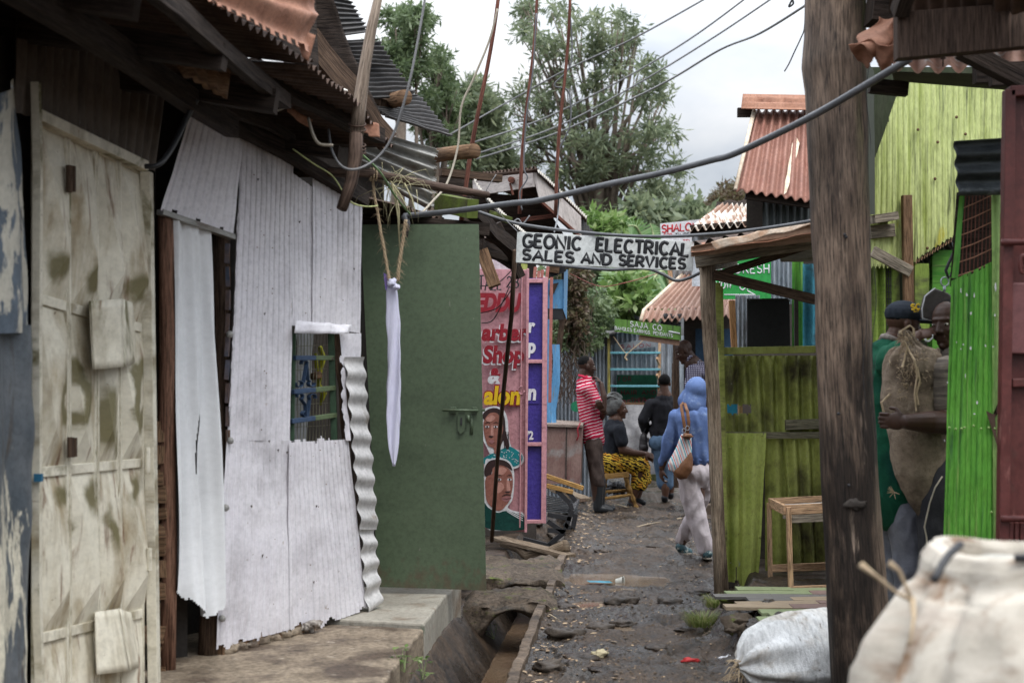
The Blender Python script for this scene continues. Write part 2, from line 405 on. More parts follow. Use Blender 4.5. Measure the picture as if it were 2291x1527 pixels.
zr=N.new('ShaderNodeMapRange'); zr.inputs[1].default_value=.15; zr.inputs[2].default_value=.9; zr.inputs[3].default_value=.71; zr.inputs[4].default_value=3.9; L.new(sp.outputs[2],zr.inputs[0])
mu=N.new('ShaderNodeVectorMath'); mu.operation='SCALE'; L.new(cr.outputs[0],mu.inputs[0]); L.new(zr.outputs[0],mu.inputs[3])
m2=N.new('ShaderNodeVectorMath'); m2.operation='SCALE'; m2.inputs[3].default_value=.10; L.new(sk.outputs[0],m2.inputs[0])
mx=N.new('ShaderNodeMix'); mx.data_type='RGBA'; mx.inputs[0].default_value=.88; L.new(m2.outputs[0],mx.inputs[6]); L.new(mu.outputs[0],mx.inputs[7])
L.new(mx.outputs[2],bg.inputs[0]); bg.inputs[1].default_value=1.0
sl=bpy.data.lights.new('sun','SUN'); sl.energy=1.5; sl.angle=math.radians(25); sl.color=(1,.97,.92)
so=bpy.data.objects.new('sun',sl); COL.objects.link(so)
az=math.radians(SUN_AZ); elv=math.radians(SUN_EL)
dirv=V((math.sin(az)*math.cos(elv),-math.cos(az)*math.cos(elv),math.sin(elv)))   # from behind the camera, a little to the right
so.rotation_euler=dirv.to_track_quat('Z','Y').to_euler(); so.location=(3,-5,12)
SC.view_settings.view_transform='Standard'; SC.view_settings.look='None'; SC.view_settings.exposure=0.45; SC.view_settings.gamma=1
SC.render.engine='CYCLES'; SC.cycles.use_denoising=True; SC.cycles.max_bounces=7; SC.cycles.diffuse_bounces=4; SC.cycles.glossy_bounces=3
SC.cycles.sample_clamp_indirect=6; SC.cycles.caustics_reflective=False; SC.cycles.caustics_refractive=False
# ---------------------------------------------------------------- shared materials
mat('eye_white',[(.62,.58,.5)],rough=.3,bump=0); mat('eye_dark',[(.012,.008,.006)],rough=.15,bump=0)
W_DARK=wood('dark_timber',(.055,.036,.026),(.10,.066,.046))
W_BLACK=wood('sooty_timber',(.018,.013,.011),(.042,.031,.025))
W_BROWN=wood('brown_timber',(.13,.075,.045),(.22,.135,.08))
W_GREY=wood('grey_timber',(.16,.135,.105),(.30,.255,.20))
W_PALE=wood('pale_timber',(.42,.25,.14),(.55,.36,.22),dark=(.16,.08,.045))
W_RED=wood('red_timber',(.10,.038,.028),(.17,.07,.05))
M_WHITE=mat('white_sheet',[(.60,.58,.615),(.70,.68,.71),(.65,.63,.67)],scale=1.4,rough=.42,rvar=.08,grain=.10,
  layers=[((.44,.42,.44),1.8,(1,.7,1),.52,.74,.5),((.30,.20,.12),16,(1.4,.6,1),.68,.76,.8),((.10,.07,.05),70,S1,.70,.74,.8)],bump=.35,bscale=9,bstretch=(1,.6,1))
M_GREYZ=mat('grey_zinc',[(.20,.20,.19),(.34,.335,.315),(.27,.265,.25)],scale=4,stretch=(.6,2.5,1),rough=.45,metal=.25,
  layers=[((.17,.13,.10),6,(.5,3,1),.55,.72,.8),((.10,.075,.06),24,S1,.66,.74,.9)],bump=.25,bscale=25)
M_ZINC=mat('blue_zinc',[(.22,.25,.29),(.38,.42,.46),(.30,.33,.37)],scale=3,stretch=(4,.6,1),rough=.42,metal=.35,
  layers=[((.14,.115,.10),7,(4,.5,1),.56,.72,.8)],bump=.2,bscale=30)
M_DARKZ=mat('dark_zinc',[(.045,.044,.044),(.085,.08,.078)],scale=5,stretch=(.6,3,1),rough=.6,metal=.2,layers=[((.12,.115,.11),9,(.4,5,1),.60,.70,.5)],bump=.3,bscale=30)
M_RUST=mat('rust_sheet',[(.20,.090,.055),(.31,.155,.10),(.25,.115,.072)],scale=3,rough=.72,layers=[((.16,.062,.040),6,S1,.57,.72,.9),((.46,.27,.18),14,S1,.66,.75,.7)],bump=.35,bscale=70)
M_RUSTW=mat('rust_and_white_sheet',[(.25,.14,.09),(.33,.20,.14)],scale=4,rough=.6,layers=[((.66,.62,.55),2.6,(1.2,2.4,1),.47,.53,.5)],bump=.35,bscale=40)
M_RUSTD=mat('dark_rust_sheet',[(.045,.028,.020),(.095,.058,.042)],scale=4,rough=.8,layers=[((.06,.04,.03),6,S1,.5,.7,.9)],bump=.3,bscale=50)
M_DBROWN=mat('brown_stained_sheet',[(.085,.066,.050),(.145,.115,.088)],scale=4,stretch=(5,.5,1),rough=.55,layers=[((.30,.27,.23),7,(4,.35,1),.66,.74,.4)],bump=.2,bscale=30)
M_LIME=mat('lime_sheet',[(.30,.36,.09),(.54,.60,.25),(.40,.47,.14)],scale=2.2,stretch=(7,.45,1),rough=.5,
  layers=[((.62,.70,.30),6,(8,.3,1),.55,.72,.5),((.10,.12,.05),5,(9,.35,1),.54,.70,.7),((.26,.28,.29),7,(2.5,.7,1),.70,.745,.5),((.62,.55,.05),5,(2,.5,1),.66,.76,.5)],bump=.2,bscale=40)
M_GREEN=mat('bright_green_sheet',[(.055,.23,.028),(.12,.34,.050),(.075,.28,.033)],scale=2.2,stretch=(6,.5,1),rough=.42,
  layers=[((.26,.40,.11),6,(9,.3,1),.56,.72,.5),((.035,.11,.035),6,(8,.35,1),.55,.70,.6),((.48,.52,.56),16,(1.5,.8,1),.715,.74,.4)],bump=.2,bscale=40)
M_OLIVE=mat('olive_green_sheet',[(.21,.235,.05),(.33,.36,.10),(.26,.29,.07)],scale=3,stretch=(1.5,.7,1),rough=.55,
  layers=[((.07,.062,.032),2.4,(1.6,.7,1),.50,.66,.8),((.36,.38,.36),15,(1,.9,1),.69,.725,.5),((.10,.07,.04),40,S1,.68,.72,.9)],bump=.25,bscale=40)
M_OLIVEL=mat('light_olive_sheet',[(.24,.29,.06),(.36,.41,.11),(.30,.35,.08)],scale=3,stretch=(2,.8,1),rough=.5,
  layers=[((.20,.15,.06),2.2,S1,.50,.70,.7),((.40,.44,.42),17,(1.2,.8,1),.67,.71,.5),((.10,.07,.04),40,S1,.68,.72,.9)],bump=.25,bscale=40)
def splash(nt,src,col,nz,ramp):
    # mud splashed up the foot of the door
    N=nt.nodes;L=nt.links; tc=N.new('ShaderNodeTexCoord'); sp=N.new('ShaderNodeSeparateXYZ'); L.new(tc.outputs['Object'],sp.inputs[0])
    q=N.new('ShaderNodeMapRange'); L.new(sp.outputs[2],q.inputs[0]); q.inputs[1].default_value=.22;q.inputs[2].default_value=.60;q.inputs[3].default_value=.40;q.inputs[4].default_value=0
    a=N.new('ShaderNodeMath'); a.operation='ADD'; L.new(q.outputs[0],a.inputs[0]); L.new(nz(16,(1,.7,1),off=3),a.inputs[1])
    f=ramp(a.outputs[0],[(.70,0.0),(.90,.75)])
    mx=N.new('ShaderNodeMix'); mx.data_type='RGBA'; L.new(f,mx.inputs[0]); L.new(col,mx.inputs[6]); mx.inputs[7].default_value=(.10,.075,.05,1); return mx.outputs[2]
M_DOOR=mat('green_door_paint',extra=splash,cols=[(.072,.100,.060),(.090,.122,.074)],scale=1.2,rough=.40,rvar=.10,grain=.12,layers=[((.060,.082,.050),1.1,(.6,1.4,1),.50,.70,.5),((.16,.17,.13),40,(1,.3,1),.69,.71,.6),((.10,.085,.06),2.0,(1,2,1),.66,.78,.7)],bump=.12,bscale=14)
M_PINK=mat('pink_paint',[(.44,.215,.235),(.50,.26,.28)],scale=4,rough=.4,layers=[((.34,.17,.18),8,S1,.62,.74,.6)],bump=.5,bscale=26)
M_PURPLE=mat('purple_paint',[(.035,.028,.16),(.055,.04,.24)],scale=3,rough=.22,layers=[((.015,.02,.04),30,S1,.72,.75,.5)],bump=.5,bscale=30)
M_CREAM=mat('cream_door_paint',grain=.10,cols=[(.50,.46,.36),(.66,.62,.51),(.58,.54,.43)],scale=2.5,rough=.42,
  layers=[((.30,.255,.17),2.6,(2.2,.7,1),.50,.68,.5),((.15,.135,.06),2.0,(1.6,1.1,1),.575,.655,.5),((.20,.12,.07),9,(2,.5,1),.66,.76,.8),((.13,.08,.05),35,S1,.69,.73,.9)],bump=.15,bscale=30)
M_PEEL=mat('peeling_panel',grain=.12,cols=[(.40,.38,.32),(.53,.50,.42)],scale=3,rough=.5,layers=[((.10,.125,.155),5,(1.4,.7,1),.49,.525,.6),((.16,.11,.07),6,(3,.5,1),.60,.74,.9)],bump=.25,bscale=30)
M_CONC=mat('concrete',[(.13,.10,.070),(.25,.20,.145),(.185,.145,.105)],scale=2.5,rough=.75,coord='Object',grain=.35,layers=[((.085,.060,.042),2.6,S1,.48,.62,.5),((.34,.29,.23),9,S1,.62,.72,.8)],bump=.4,bscale=55)
M_CONCG=mat('grey_concrete',[(.26,.24,.20),(.38,.355,.30)],scale=3,rough=.7,coord='Object',layers=[((.18,.13,.09),4,S1,.52,.70,.6),((.14,.17,.12),5,S1,.62,.72,.6)],bump=.35,bscale=60)
M_STONE=mat('mossy_stone',[(.070,.052,.038),(.125,.095,.068)],scale=6,rough=.85,coord='Object',layers=[((.13,.17,.025),7,S1,.55,.66,.9),((.03,.025,.02),9,S1,.60,.72,.7)],bump=.9,bscale=35)
M_ROCK=mat('wet_stone',[(.045,.035,.028),(.095,.075,.058)],scale=6,rough=.5,coord='Object',layers=[((.02,.016,.013),7,S1,.52,.7,.35)],bump=.8,bscale=30)
M_CABLE=mat('grey_cable',[(.085,.088,.094),(.12,.122,.13)],rough=.42,bump=.05); M_WIRE=mat('wire',[(.20,.20,.205)],rough=.5,bump=0)
M_BLACK=mat('black_metal',[(.022,.022,.024),(.035,.035,.037)],rough=.4,bump=.1)
M_BLACKP=mat('black_board',[(.016,.016,.017)],rough=.6,bump=.1)
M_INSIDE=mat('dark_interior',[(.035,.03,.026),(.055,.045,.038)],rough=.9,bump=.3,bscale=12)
M_REDDOOR=mat('maroon_paint',[(.062,.016,.014),(.105,.030,.026)],scale=3,rough=.42,layers=[((.30,.13,.11),5,(.6,2,1),.62,.76,.5),((.07,.025,.02),9,S1,.62,.74,.7)],bump=.1,bscale=60)
M_JUTE=mat('jute',[(.34,.25,.155),(.50,.39,.26)],scale=30,rough=.95,bump=.6,bscale=150)
M_SKIN=mat('skin',grain=.05,cols=[(.034,.016,.010),(.058,.028,.018)],scale=7,coord='Object',rough=.5,rvar=.08,spec=.3,bump=.12,bscale=130)
M_SKIN2=mat('skin_warm',grain=.05,cols=[(.060,.027,.016),(.092,.045,.028)],scale=7,coord='Object',rough=.5,rvar=.08,spec=.3,bump=.12,bscale=130)
M_HAIR=mat('short_hair',spec=.1,cols=[(.006,.006,.006),(.012,.011,.011)],scale=60,coord='Object',rough=.9,bump=1,bscale=300)
# ---------------------------------------------------------------- terrain
def vnoise(x,y,seed):
    xi=np.floor(x).astype(int); yi=np.floor(y).astype(int); xf=x-xi; yf=y-yi
    def h(a,b):
        n=(a*374761393+b*668265263+seed*144665)&0x7fffffff; n=((n^(n>>13))*1274126177)&0x7fffffff
        return ((n^(n>>16))&0xffff)/65535.0
    u=xf*xf*(3-2*xf); v=yf*yf*(3-2*yf)
    return (h(xi,yi)*(1-u)+h(xi+1,yi)*u)*(1-v)+(h(xi,yi+1)*(1-u)+h(xi+1,yi+1)*u)*v-.5
def fbm(x,y,sc,oc=5,seed=0,rg=.5):
    t=0;a=1
    for o in range(oc): t=t+a*vnoise(x*sc,y*sc,seed+o*17); sc*=2.03; a*=rg
    return t
def sst(a,b,x):
    t=np.clip((x-a)/(b-a),0,1); return t*t*(3-2*t)
def kerbx(y): return .01+(y-7.28)*.0843
def slabx(y): return np.where(y<9.0,-.575+(y-6.35)*.073,-.38+(y-9)*.09)   # lane-side edge of the raised apron
def gz(x,y,fine=True):
    x=np.asarray(x,float); y=np.asarray(y,float)
    k=kerbx(y)
    n=fbm(x,y,1.3,4,3)*.055+ (fbm(x,y,3.8,4,9,.5)*.050 if fine else 0)
    if fine:
        n=n+(.024*np.abs(fbm(x,y,9,3,61))+.020*fbm(x,y,14,3,62))*np.clip(.3+2.2*fbm(x,y,1.7,2,90),0,1.2)
        c=np.abs(vnoise(x*5.2,y*3.0,71)); n=n+.022*np.maximum(0,.25-c)*4*sst(7,9,y*0+9)-.008
        n=n+fbm(x,y,34,3,44,.6)*.014
    lane=n
    z=lane
    # right-hand bank with its rubble edge
    bx=1.22+.03*np.sin(y*2.1)+.10*fbm(x,y,3,3,5)
    hb=.22*(1-sst(8.9+1.6*sst(1.5,1.8,x),9.8+1.8*sst(1.5,1.8,x),y))*sst(7.40,7.75,y)
    z=z*(1-.6*sst(bx,bx+.35,x)*(hb>0.01))+hb*sst(bx-.12,bx+.30,x)+.09*(hb>.05)*fbm(x,y,6,4,21,.55)*sst(bx-.1,bx+.1,x)*(1-sst(bx+.2,bx+.6,x))
    # slow rise at both sides further up the lane
    z=z+.12*sst(12.2,14,y)*(1-sst(15.0,16.0,y))*(1-sst(k+.0,k+.35,x))
    # drain
    inner=sst(k-.02,k-.10,x) if False else np.clip((k-.03-x)/.07,0,1)
    zr=-.36
    lw=slabx(y)
    slope=np.clip((x-lw)/(.26),0,1)
    zl=.03+(-.36-.03)*slope
    dr=np.maximum(zl,zr)+n*.25
    cutf=np.where((y<15.5),1.0,0.0)*(1-sst(14.2,15.5,y))
    z=np.where(x<k-.03, z*(1-inner*cutf)+dr*inner*cutf, z)
    # under the apron and the shops
    z=np.where(x<lw, (.03+.02*n)*(1-0*x), z)
    # puddle hollows
    for (px_,py_,rx,ry,d) in ((.80,11.3,.52,.42,.065),(.55,10.0,.22,.2,.03),(.62,9.0,.2,.25,.03),(.95,8.6,.25,.2,.02)):
        q=((x-px_)/rx)**2+((y-py_)/ry)**2
        w_=np.exp(-(q*1.1)**2); z=z*(1-.8*w_)-d*w_
    far=sst(22,34,y)+sst(5,9,np.abs(x))
    return z*(1-np.clip(far,0,1))-.0*far
def gh(x,y): return float(gz(np.array([x]),np.array([y]))[0])
def axis_pts(lo,hi,f0,f1,fine,coarse):
    out=[f0]; 
    while out[-1]<f1: out.append(out[-1]+(fine(out[-1]) if callable(fine) else fine))
    s=fine(out[-1]) if callable(fine) else fine
    while out[-1]<hi: s=min(s*1.18,coarse); out.append(out[-1]+s)
    s=fine(f0) if callable(fine) else fine; l=[f0]
    while l[-1]>lo: s=min(s*1.18,coarse); l.append(l[-1]-s)
    return np.array(sorted(set(out+l)))
xs=axis_pts(-260,260,-.9,1.9,.012,30); ys=axis_pts(-20,420,6.6,16.5,lambda y:.011*(y/7)**1.5,30)
XX,YY=np.meshgrid(xs,ys); ZZ=gz(XX,YY)
nx,ny=len(xs),len(ys)
me=bpy.data.meshes.new('ground'); vv=np.stack([XX,YY,ZZ],-1).reshape(-1,3)
i=np.arange((nx-1)*(ny-1)); r=i//(nx-1); c=i%(nx-1); a=r*nx+c
ff=np.stack([a,a+1,a+nx+1,a+nx],-1)
me.vertices.add(len(vv)); me.vertices.foreach_set('co',vv.ravel()); me.loops.add(ff.size); me.loops.foreach_set('vertex_index',ff.ravel().astype(np.int32))
me.polygons.add(len(ff)); me.polygons.foreach_set('loop_start',(np.arange(len(ff))*4).astype(np.int32)); me.polygons.foreach_set('loop_total',np.full(len(ff),4,np.int32)); me.update(calc_edges=True); me.validate()
M_MUD=mat('wet_mud',[(.022,.014,.008),(.064,.041,.025),(.038,.025,.015)],scale=2.6,coord='Object',rough=.60,rvar=.12,
  layers=[((.018,.013,.010),4.5,S1,.52,.66,.5),((.105,.072,.045),12,S1,.60,.72,.9),((.034,.025,.018),1.5,S1,.46,.56,.24),((.22,.16,.095),70,(1,1,1),.715,.74,.9)],bump=1.0,bscale=42,spec=.42,grain=.55,gsc=55)
b_=M_MUD.node_tree.nodes['Principled BSDF']; b_.inputs['Coat Weight'].default_value=.0; b_.inputs['Coat Roughness'].default_value=.16
g=link('ground',me,M_MUD); g['kind']='structure'
# water in the drain and the puddles
M_WATER=mat('muddy_water',[(.12,.075,.045),(.17,.115,.072)],coord='Object',rough=.05,rvar=.02,bump=.9,bscale=9,bstretch=(1,.5,1),spec=.7)
m=MB()
yy=[6.0+.25*k for k in range(40)]
for y0,y1 in zip(yy,yy[1:]):
    m.quad((slabx(np.array(y0))+.1,y0,-.30),(kerbx(y0)-.02,y0,-.30),(kerbx(y1)-.02,y1,-.30),(slabx(np.array(y1))+.1,y1,-.30))
o=m.build('water',M_WATER); o['kind']='structure'
M_PUD=mat('puddle_water',[(.15,.105,.07),(.23,.175,.125)],coord='Object',rough=.04,rvar=.02,bump=.25,bscale=10,spec=.9,grain=0)
for k,(px_,py_,rx,ry,dz) in enumerate(((.80,11.3,.62,.5,-.050),(.58,10.0,.25,.25,-.022),(.62,9.0,.22,.3,-.026))):
    m=MB(); q_=[(px_+rx*a*.9,py_+ry*b*.9) for a in np.linspace(-1,1,15) for b in np.linspace(-1,1,15) if a*a+b*b<1]; q_=np.array(q_); zc=float(np.percentile(gz(q_[:,0],q_[:,1]),(66,50,50)[k]))
    pts=[(px_+rx*math.cos(t)*(1+.1*math.sin(3*t)),py_+ry*math.sin(t),zc) for t in [2*math.pi*i/40 for i in range(40)]]
    m.poly(pts); o=m.build('puddle' ,M_PUD); o['kind']='structure'
# rain water standing in the lowest hollows of the lane
q_=np.array([(float(kerbx(y))+.12+t*(1.12-.12-float(kerbx(y))+.0),y) for y in np.linspace(7.2,14.5,90) for t in np.linspace(0,1,24)]); zq=gz(q_[:,0],q_[:,1]); zc=float(np.percentile(zq,11))
m=MB(); m.poly([(float(kerbx(7.1))+.10,7.1,zc),(1.15,7.1,zc),(1.30,10,zc),(1.75,14.6,zc),(float(kerbx(14.6))+.10,14.6,zc)]); o=m.build('puddle',M_PUD); o['kind']='structure'
# kerb
m=MB(); 
y0=6.3
while y0<14.2:
    y1=y0+random.uniform(.7,1.3); x0,x1=kerbx(y0),kerbx(y1); j=random.uniform(-.008,.008)
    m.beam((x0+j,y0,.010+j),(x1+j,y1-.012,.010-j),.058,.08,seg=22,wob=.008,jit=.004); y0=y1
o=m.build('kerb',mat('kerb_concrete',[(.10,.072,.050),(.18,.135,.098)],scale=5,coord='Object',grain=.5,layers=[((.05,.036,.026),4,S1,.5,.66,.6)],bump=.8,bscale=40),bevel=.008); o['kind']='structure'
# concrete apron in front of the shops
def slab(name,pts,z,t,mt,jag=.0):
    m=MB(); n=len(pts); P2=[]
    for k in range(n):
        a=V(pts[k]);b=V(pts[(k+1)%n]); st=max(1,int((b-a).length/.06))
        for q in range(st):
            p=a+(b-a)*q/st; P2.append((p.x+jag*noise.noise(V((p.x*9,p.y*9,1))),p.y+jag*noise.noise(V((p.x*9,p.y*9,7))),z+.006*noise.noise(V((p.x*2,p.y*2,3)))))
    ar=sum(P2[i][0]*P2[(i+1)%len(P2)][1]-P2[(i+1)%len(P2)][0]*P2[i][1] for i in range(len(P2)))
    if ar<0: P2.reverse()
    m.poly(P2,t,nrm=V((0,0,1))); return m.build(name,mt,bevel=.012)
o=slab('pavement',[(-2.9,5.2),(-.66,5.2),(-.575,6.35),(-.49,7.72),(-1.2,7.95),(-2.9,7.0)],.20,.3,M_CONC,.02); o['kind']='structure'
o=slab('pavement',[(-1.15,7.97),(-.485,7.75),(-.40,8.9),(-.33,9.35),(-1.4,9.6)],.222,.3,M_CONCG,.015); o['kind']='structure'
rnd=random.random
def jagged(lo=.0,n=9,sd=0,amt=.03):
    "keeps a ragged lower edge"
    return lambda u,v: v<1-lo-amt*(noise.noise(V((u*n,sd,0)))+.5) and v>.0
# ================================================================ shop with the folding metal doors
DL=Pl(-1.83,5.5,-1.635,6.3)
sh=thing('market_shop','brown corrugated shop with cream folding metal doors under a sooty eave','shop',(-2.2,5.9,.2))
o=one('sheet',DL.at(40,35),DL.at(212,92),DL.at(206,305),DL.at(30,250),waves=9,amp=.010,prof='box',dent=.01).build('wall_sheet',M_DBROWN,sh,True)
o=one('sheet',DL.at(214,90,.012),DL.at(372,170,.012),DL.at(345,385,.012),DL.at(206,298,.012),waves=8,amp=.010,prof='box',dent=.01).build('wall_sheet',M_DBROWN,sh,True)
m=MB(); m.beam(DL.at(82,258,.03),DL.at(322,372,.03),.05,.045); m.beam(DL.at(82,262,.02),DL.at(82,1600,.02),.035,.035); m.beam(DL.at(328,385,.03),DL.at(346,1600,.03),.045,.06); m.build('door_frame',M_CREAM,sh,bevel=.004)
def spray(nt,src,col,nz,ramp):
    # sprayed olive scrawl: rings and blobs of paint standing on the leaves
    N=nt.nodes;L=nt.links
    tc=N.new('ShaderNodeTexCoord'); ad=N.new('ShaderNodeVectorMath'); ad.operation='MULTIPLY_ADD'; cb=N.new('ShaderNodeCombineXYZ')
    n1=nz(3.5,(1,1,1)); n2=nz(3.5,(1,1,1),off=9); L.new(n1,cb.inputs[1]); L.new(n2,cb.inputs[2]); L.new(cb.outputs[0],ad.inputs[0]); ad.inputs[1].default_value=(.0,.30,.30); L.new(tc.outputs['Object'],ad.inputs[2])
    tot=None
    for (x,y,r,wd,zs) in ((150,880,.085,.030,.8),(300,870,.075,.026,.6),(232,930,.02,.05,.5),(135,1090,.0,.045,1),(205,1110,.0,.055,.7),(290,1090,.0,.045,1),(240,1180,.0,.035,.45),(120,600,.0,.06,1),(200,620,.0,.05,1),(290,640,.0,.05,1),(150,1180,.0,.03,.5),(250,1010,.0,.04,.5)):
        c=DL.at(x,y); s=N.new('ShaderNodeVectorMath'); s.operation='SUBTRACT'; L.new(ad.outputs[0],s.inputs[0]); s.inputs[1].default_value=(0,c.y+.15,c.z+.15)
        m_=N.new('ShaderNodeVectorMath'); m_.operation='MULTIPLY'; L.new(s.outputs[0],m_.inputs[0]); m_.inputs[1].default_value=(0,1,zs)
        l_=N.new('ShaderNodeVectorMath'); l_.operation='LENGTH'; L.new(m_.outputs[0],l_.inputs[0])
        a=N.new('ShaderNodeMath'); a.operation='SUBTRACT'; L.new(l_.outputs['Value'],a.inputs[0]); a.inputs[1].default_value=r
        b=N.new('ShaderNodeMath'); b.operation='ABSOLUTE'; L.new(a.outputs[0],b.inputs[0])
        q=N.new('ShaderNodeMapRange'); q.interpolation_type='SMOOTHSTEP'; L.new(b.outputs[0],q.inputs[0]); q.inputs[1].default_value=wd*.5; q.inputs[2].default_value=wd*1.5; q.inputs[3].default_value=.95; q.inputs[4].default_value=0
        if tot is None: tot=q.outputs[0]
        else:
            mm=N.new('ShaderNodeMath'); mm.operation='MAXIMUM'; L.new(tot,mm.inputs[0]); L.new(q.outputs[0],mm.inputs[1]); tot=mm.outputs[0]
    mx=N.new('ShaderNodeMix'); mx.data_type='RGBA'; L.new(tot,mx.inputs[0]); L.new(col,mx.inputs[6]); mx.inputs[7].default_value=(.135,.115,.05,1); return mx.outputs[2]
M_LEAF=mat('cream_leaf_paint',grain=.08,cols=[(.48,.44,.34),(.64,.60,.49),(.56,.52,.41)],scale=2.5,rough=.40,extra=spray,
  layers=[((.30,.235,.14),3.0,(2.2,.6,1),.48,.66,.5),((.17,.095,.055),7,(3,.4,1),.58,.70,.8),((.13,.08,.05),35,S1,.69,.73,.9)],bump=.15,bscale=20)
# four folding leaves, each pressed into long diamonds
cols=[(84,148),(152,211),(215,262),(266,318)]
def topy(x): return 268+(x-85)*.49
rows=[(0,None),(668,735),(1056,1034),(1428,1370),(1800,1720)]
def rowy(k,x):
    if k==0: return topy(x)
    a,b=rows[k][0],rows[k][1]; return a+(b-a)*(x-85)/235
for ci,(x0,x1) in enumerate(cols):
    lf=MB(); fr=MB()
    for k in range(4):
        ya0,ya1=rowy(k,x0)+6,rowy(k,x1)+6; yb0,yb1=rowy(k+1,x0)-8,rowy(k+1,x1)-8
        c=[DL.at(x0,ya0-6),DL.at(x1+3,ya1-6),DL.at(x1+3,yb1+8),DL.at(x0,yb0+8)]
        up=(k%2==0)
        def dsp(u,v,k=k,ci=ci):
            nrm=V((.971,-.237,0)); vv=v if k==0 else 1-v
            uc=.12+.76*vv; h=(u/uc if u<uc else (1-u)/(1-uc))
            return nrm*(.052*h*min(1,v*7,(1-v)*7))
        nr=V((.971,-.237,0)); A_,B_,C_,D_=c
        if k%2==0: ap=A_.lerp(C_,.72); ap2=A_.lerp(C_,.22)
        else: ap=D_.lerp(B_,.25); ap2=D_.lerp(B_,.75)
        ap=ap+nr*random.uniform(.045,.060); ap2=ap2+nr*random.uniform(.018,.030)
        for tri in (((A_,D_,ap2),(D_,ap,ap2),(D_,C_,ap),(C_,B_,ap),(B_,ap2,ap),(B_,A_,ap2)) if k%2==0 else ((A_,D_,ap),(D_,C_,ap),(C_,ap2,ap),(C_,B_,ap2),(B_,A_,ap2),(A_,ap,ap2))):
            n_=len(lf.v); lf.v+=[tuple(q) for q in tri]; lf.f.append((n_,n_+1,n_+2)); lf.uv.append([(q.y*1.0+ci,q.z) for q in tri])
    for k in range(5):
        fr.beam(DL.at(x0,rowy(k,x0),.006),DL.at(x1,rowy(k,x1),.006),.018,.040)
    fr.beam(DL.at(x0+1,topy(x0),.008),DL.at(x0+4,1700,.008),.016,.022); fr.beam(DL.at(x1-1,topy(x1),.008),DL.at(x1+1,1700,.008),.016,.022)
    d=lf.build('door_leaf',M_LEAF,sh,False); fr.build('leaf_frame',M_CREAM,d,bevel=.003)
for (x,y,h) in ((157,400,60),(160,1000,45)):
    m=MB(); m.tube([DL.at(x-2,y-h/2,.045),DL.at(x-2,y+h/2,.045)],.014); m.box(DL.at(x+3,y,.035),(.03,.02,h*.0017)); m.build('hinge',W_DARK,sh)
for (x,y,h) in ((330,1030,60),(334,1250,50)):
    m=MB(); m.tube([DL.at(x,y-h/2,.06),DL.at(x,y+h/2,.06)],.012); m.build('hinge',M_CREAM,sh)
# bent boxes of sheet patched over the lock
def patch(a,b,c,d,off,name,fold=.06):
    m=MB(); m.sheet(DL.at(*a,off),DL.at(*b,off+.02),DL.at(*c,off+.05),DL.at(*d,off+.03),nu=8,nv=8,dent=.012)
    m.sheet(DL.at(*b,off+.02),DL.at(b[0]+26,b[1]+12,.0),DL.at(c[0]+28,c[1]-14,.0),DL.at(*c,off+.05),nu=5,nv=8,dent=.008)
    m.sheet(DL.at(*a,0),DL.at(*a,off),DL.at(*d,off+.03),DL.at(*d,0),nu=3,nv=6)
    return m.build(name,M_CREAM,sh,True,solid=.003)
patch((204,672),(275,668),(280,820),(210,826),.07,'lock_cover'); patch((213,1368),(270,1360),(290,1500),(216,1508),.05,'lock_cover')
m=MB(); m.box(DL.at(86,1068,.06),(.03,.02,.03)); m.build('blue_hasp',mat('blue_hasp',[(.03,.14,.24)],rough=.5),sh)
# weathered panel nearer the camera
LP=Pl(-1.80,4.75,-1.80,5.4)
m=MB()
m.sheet(LP.at(-60,240),LP.at(60,176),LP.at(78,742),LP.at(-60,748),nu=24,nv=40,dent=.03,dsc=2.5,waves=1.3,amp=.03)
m.build('side_sheet',M_PEEL,sh,True)
m=MB(); m.sheet(LP.at(-60,730,-.02),LP.at(70,726,-.02),LP.at(82,1700,-.02),LP.at(-60,1700,-.02),nu=28,nv=50,dent=.03,dsc=2.5,waves=2.2,amp=.02)
m.build('side_sheet',mat('peeling_grey',[(.065,.078,.09),(.12,.13,.14)],scale=4,rough=.45,layers=[((.58,.54,.43),3.2,(1.6,.45,1),.55,.575,.6),((.07,.06,.05),6,(3,.4,1),.60,.72,.8)],bump=.2),sh,True)
m=MB(); m.beam(LP.at(80,185,-.01),LP.at(88,1700,-.01),.03,.03,seg=8,wob=.02); m.build('corner_post',M_CREAM,sh)
m=MB(); m.sheet(V((-5.5,4.2,2.9)),V((-1.80,4.76,2.9)),V((-1.80,4.76,0)),V((-5.5,4.2,0)),waves=30,amp=.012,nv=20,dent=.012); m.build('end_sheet',M_DBROWN,sh,True)
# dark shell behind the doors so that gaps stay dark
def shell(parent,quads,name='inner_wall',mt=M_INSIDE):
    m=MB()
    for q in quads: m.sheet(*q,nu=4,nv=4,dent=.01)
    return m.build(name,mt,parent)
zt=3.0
shell(sh,[(P(230,120,6.75),P(420,180,6.95),P(420,1650,6.95),P(230,1650,6.75)),(V((-1.95,5.3,zt)),V((-1.78,6.55,zt)),V((-1.78,6.55,0)),V((-1.95,5.3,0))),(V((-1.78,6.6,zt)),V((-3.2,6.9,zt)),V((-3.2,6.9,0)),V((-1.78,6.6,0))),(V((-3.4,4.4,zt)),V((-1.9,4.4,zt)),V((-1.9,4.4,0)),V((-3.4,4.4,0)))])
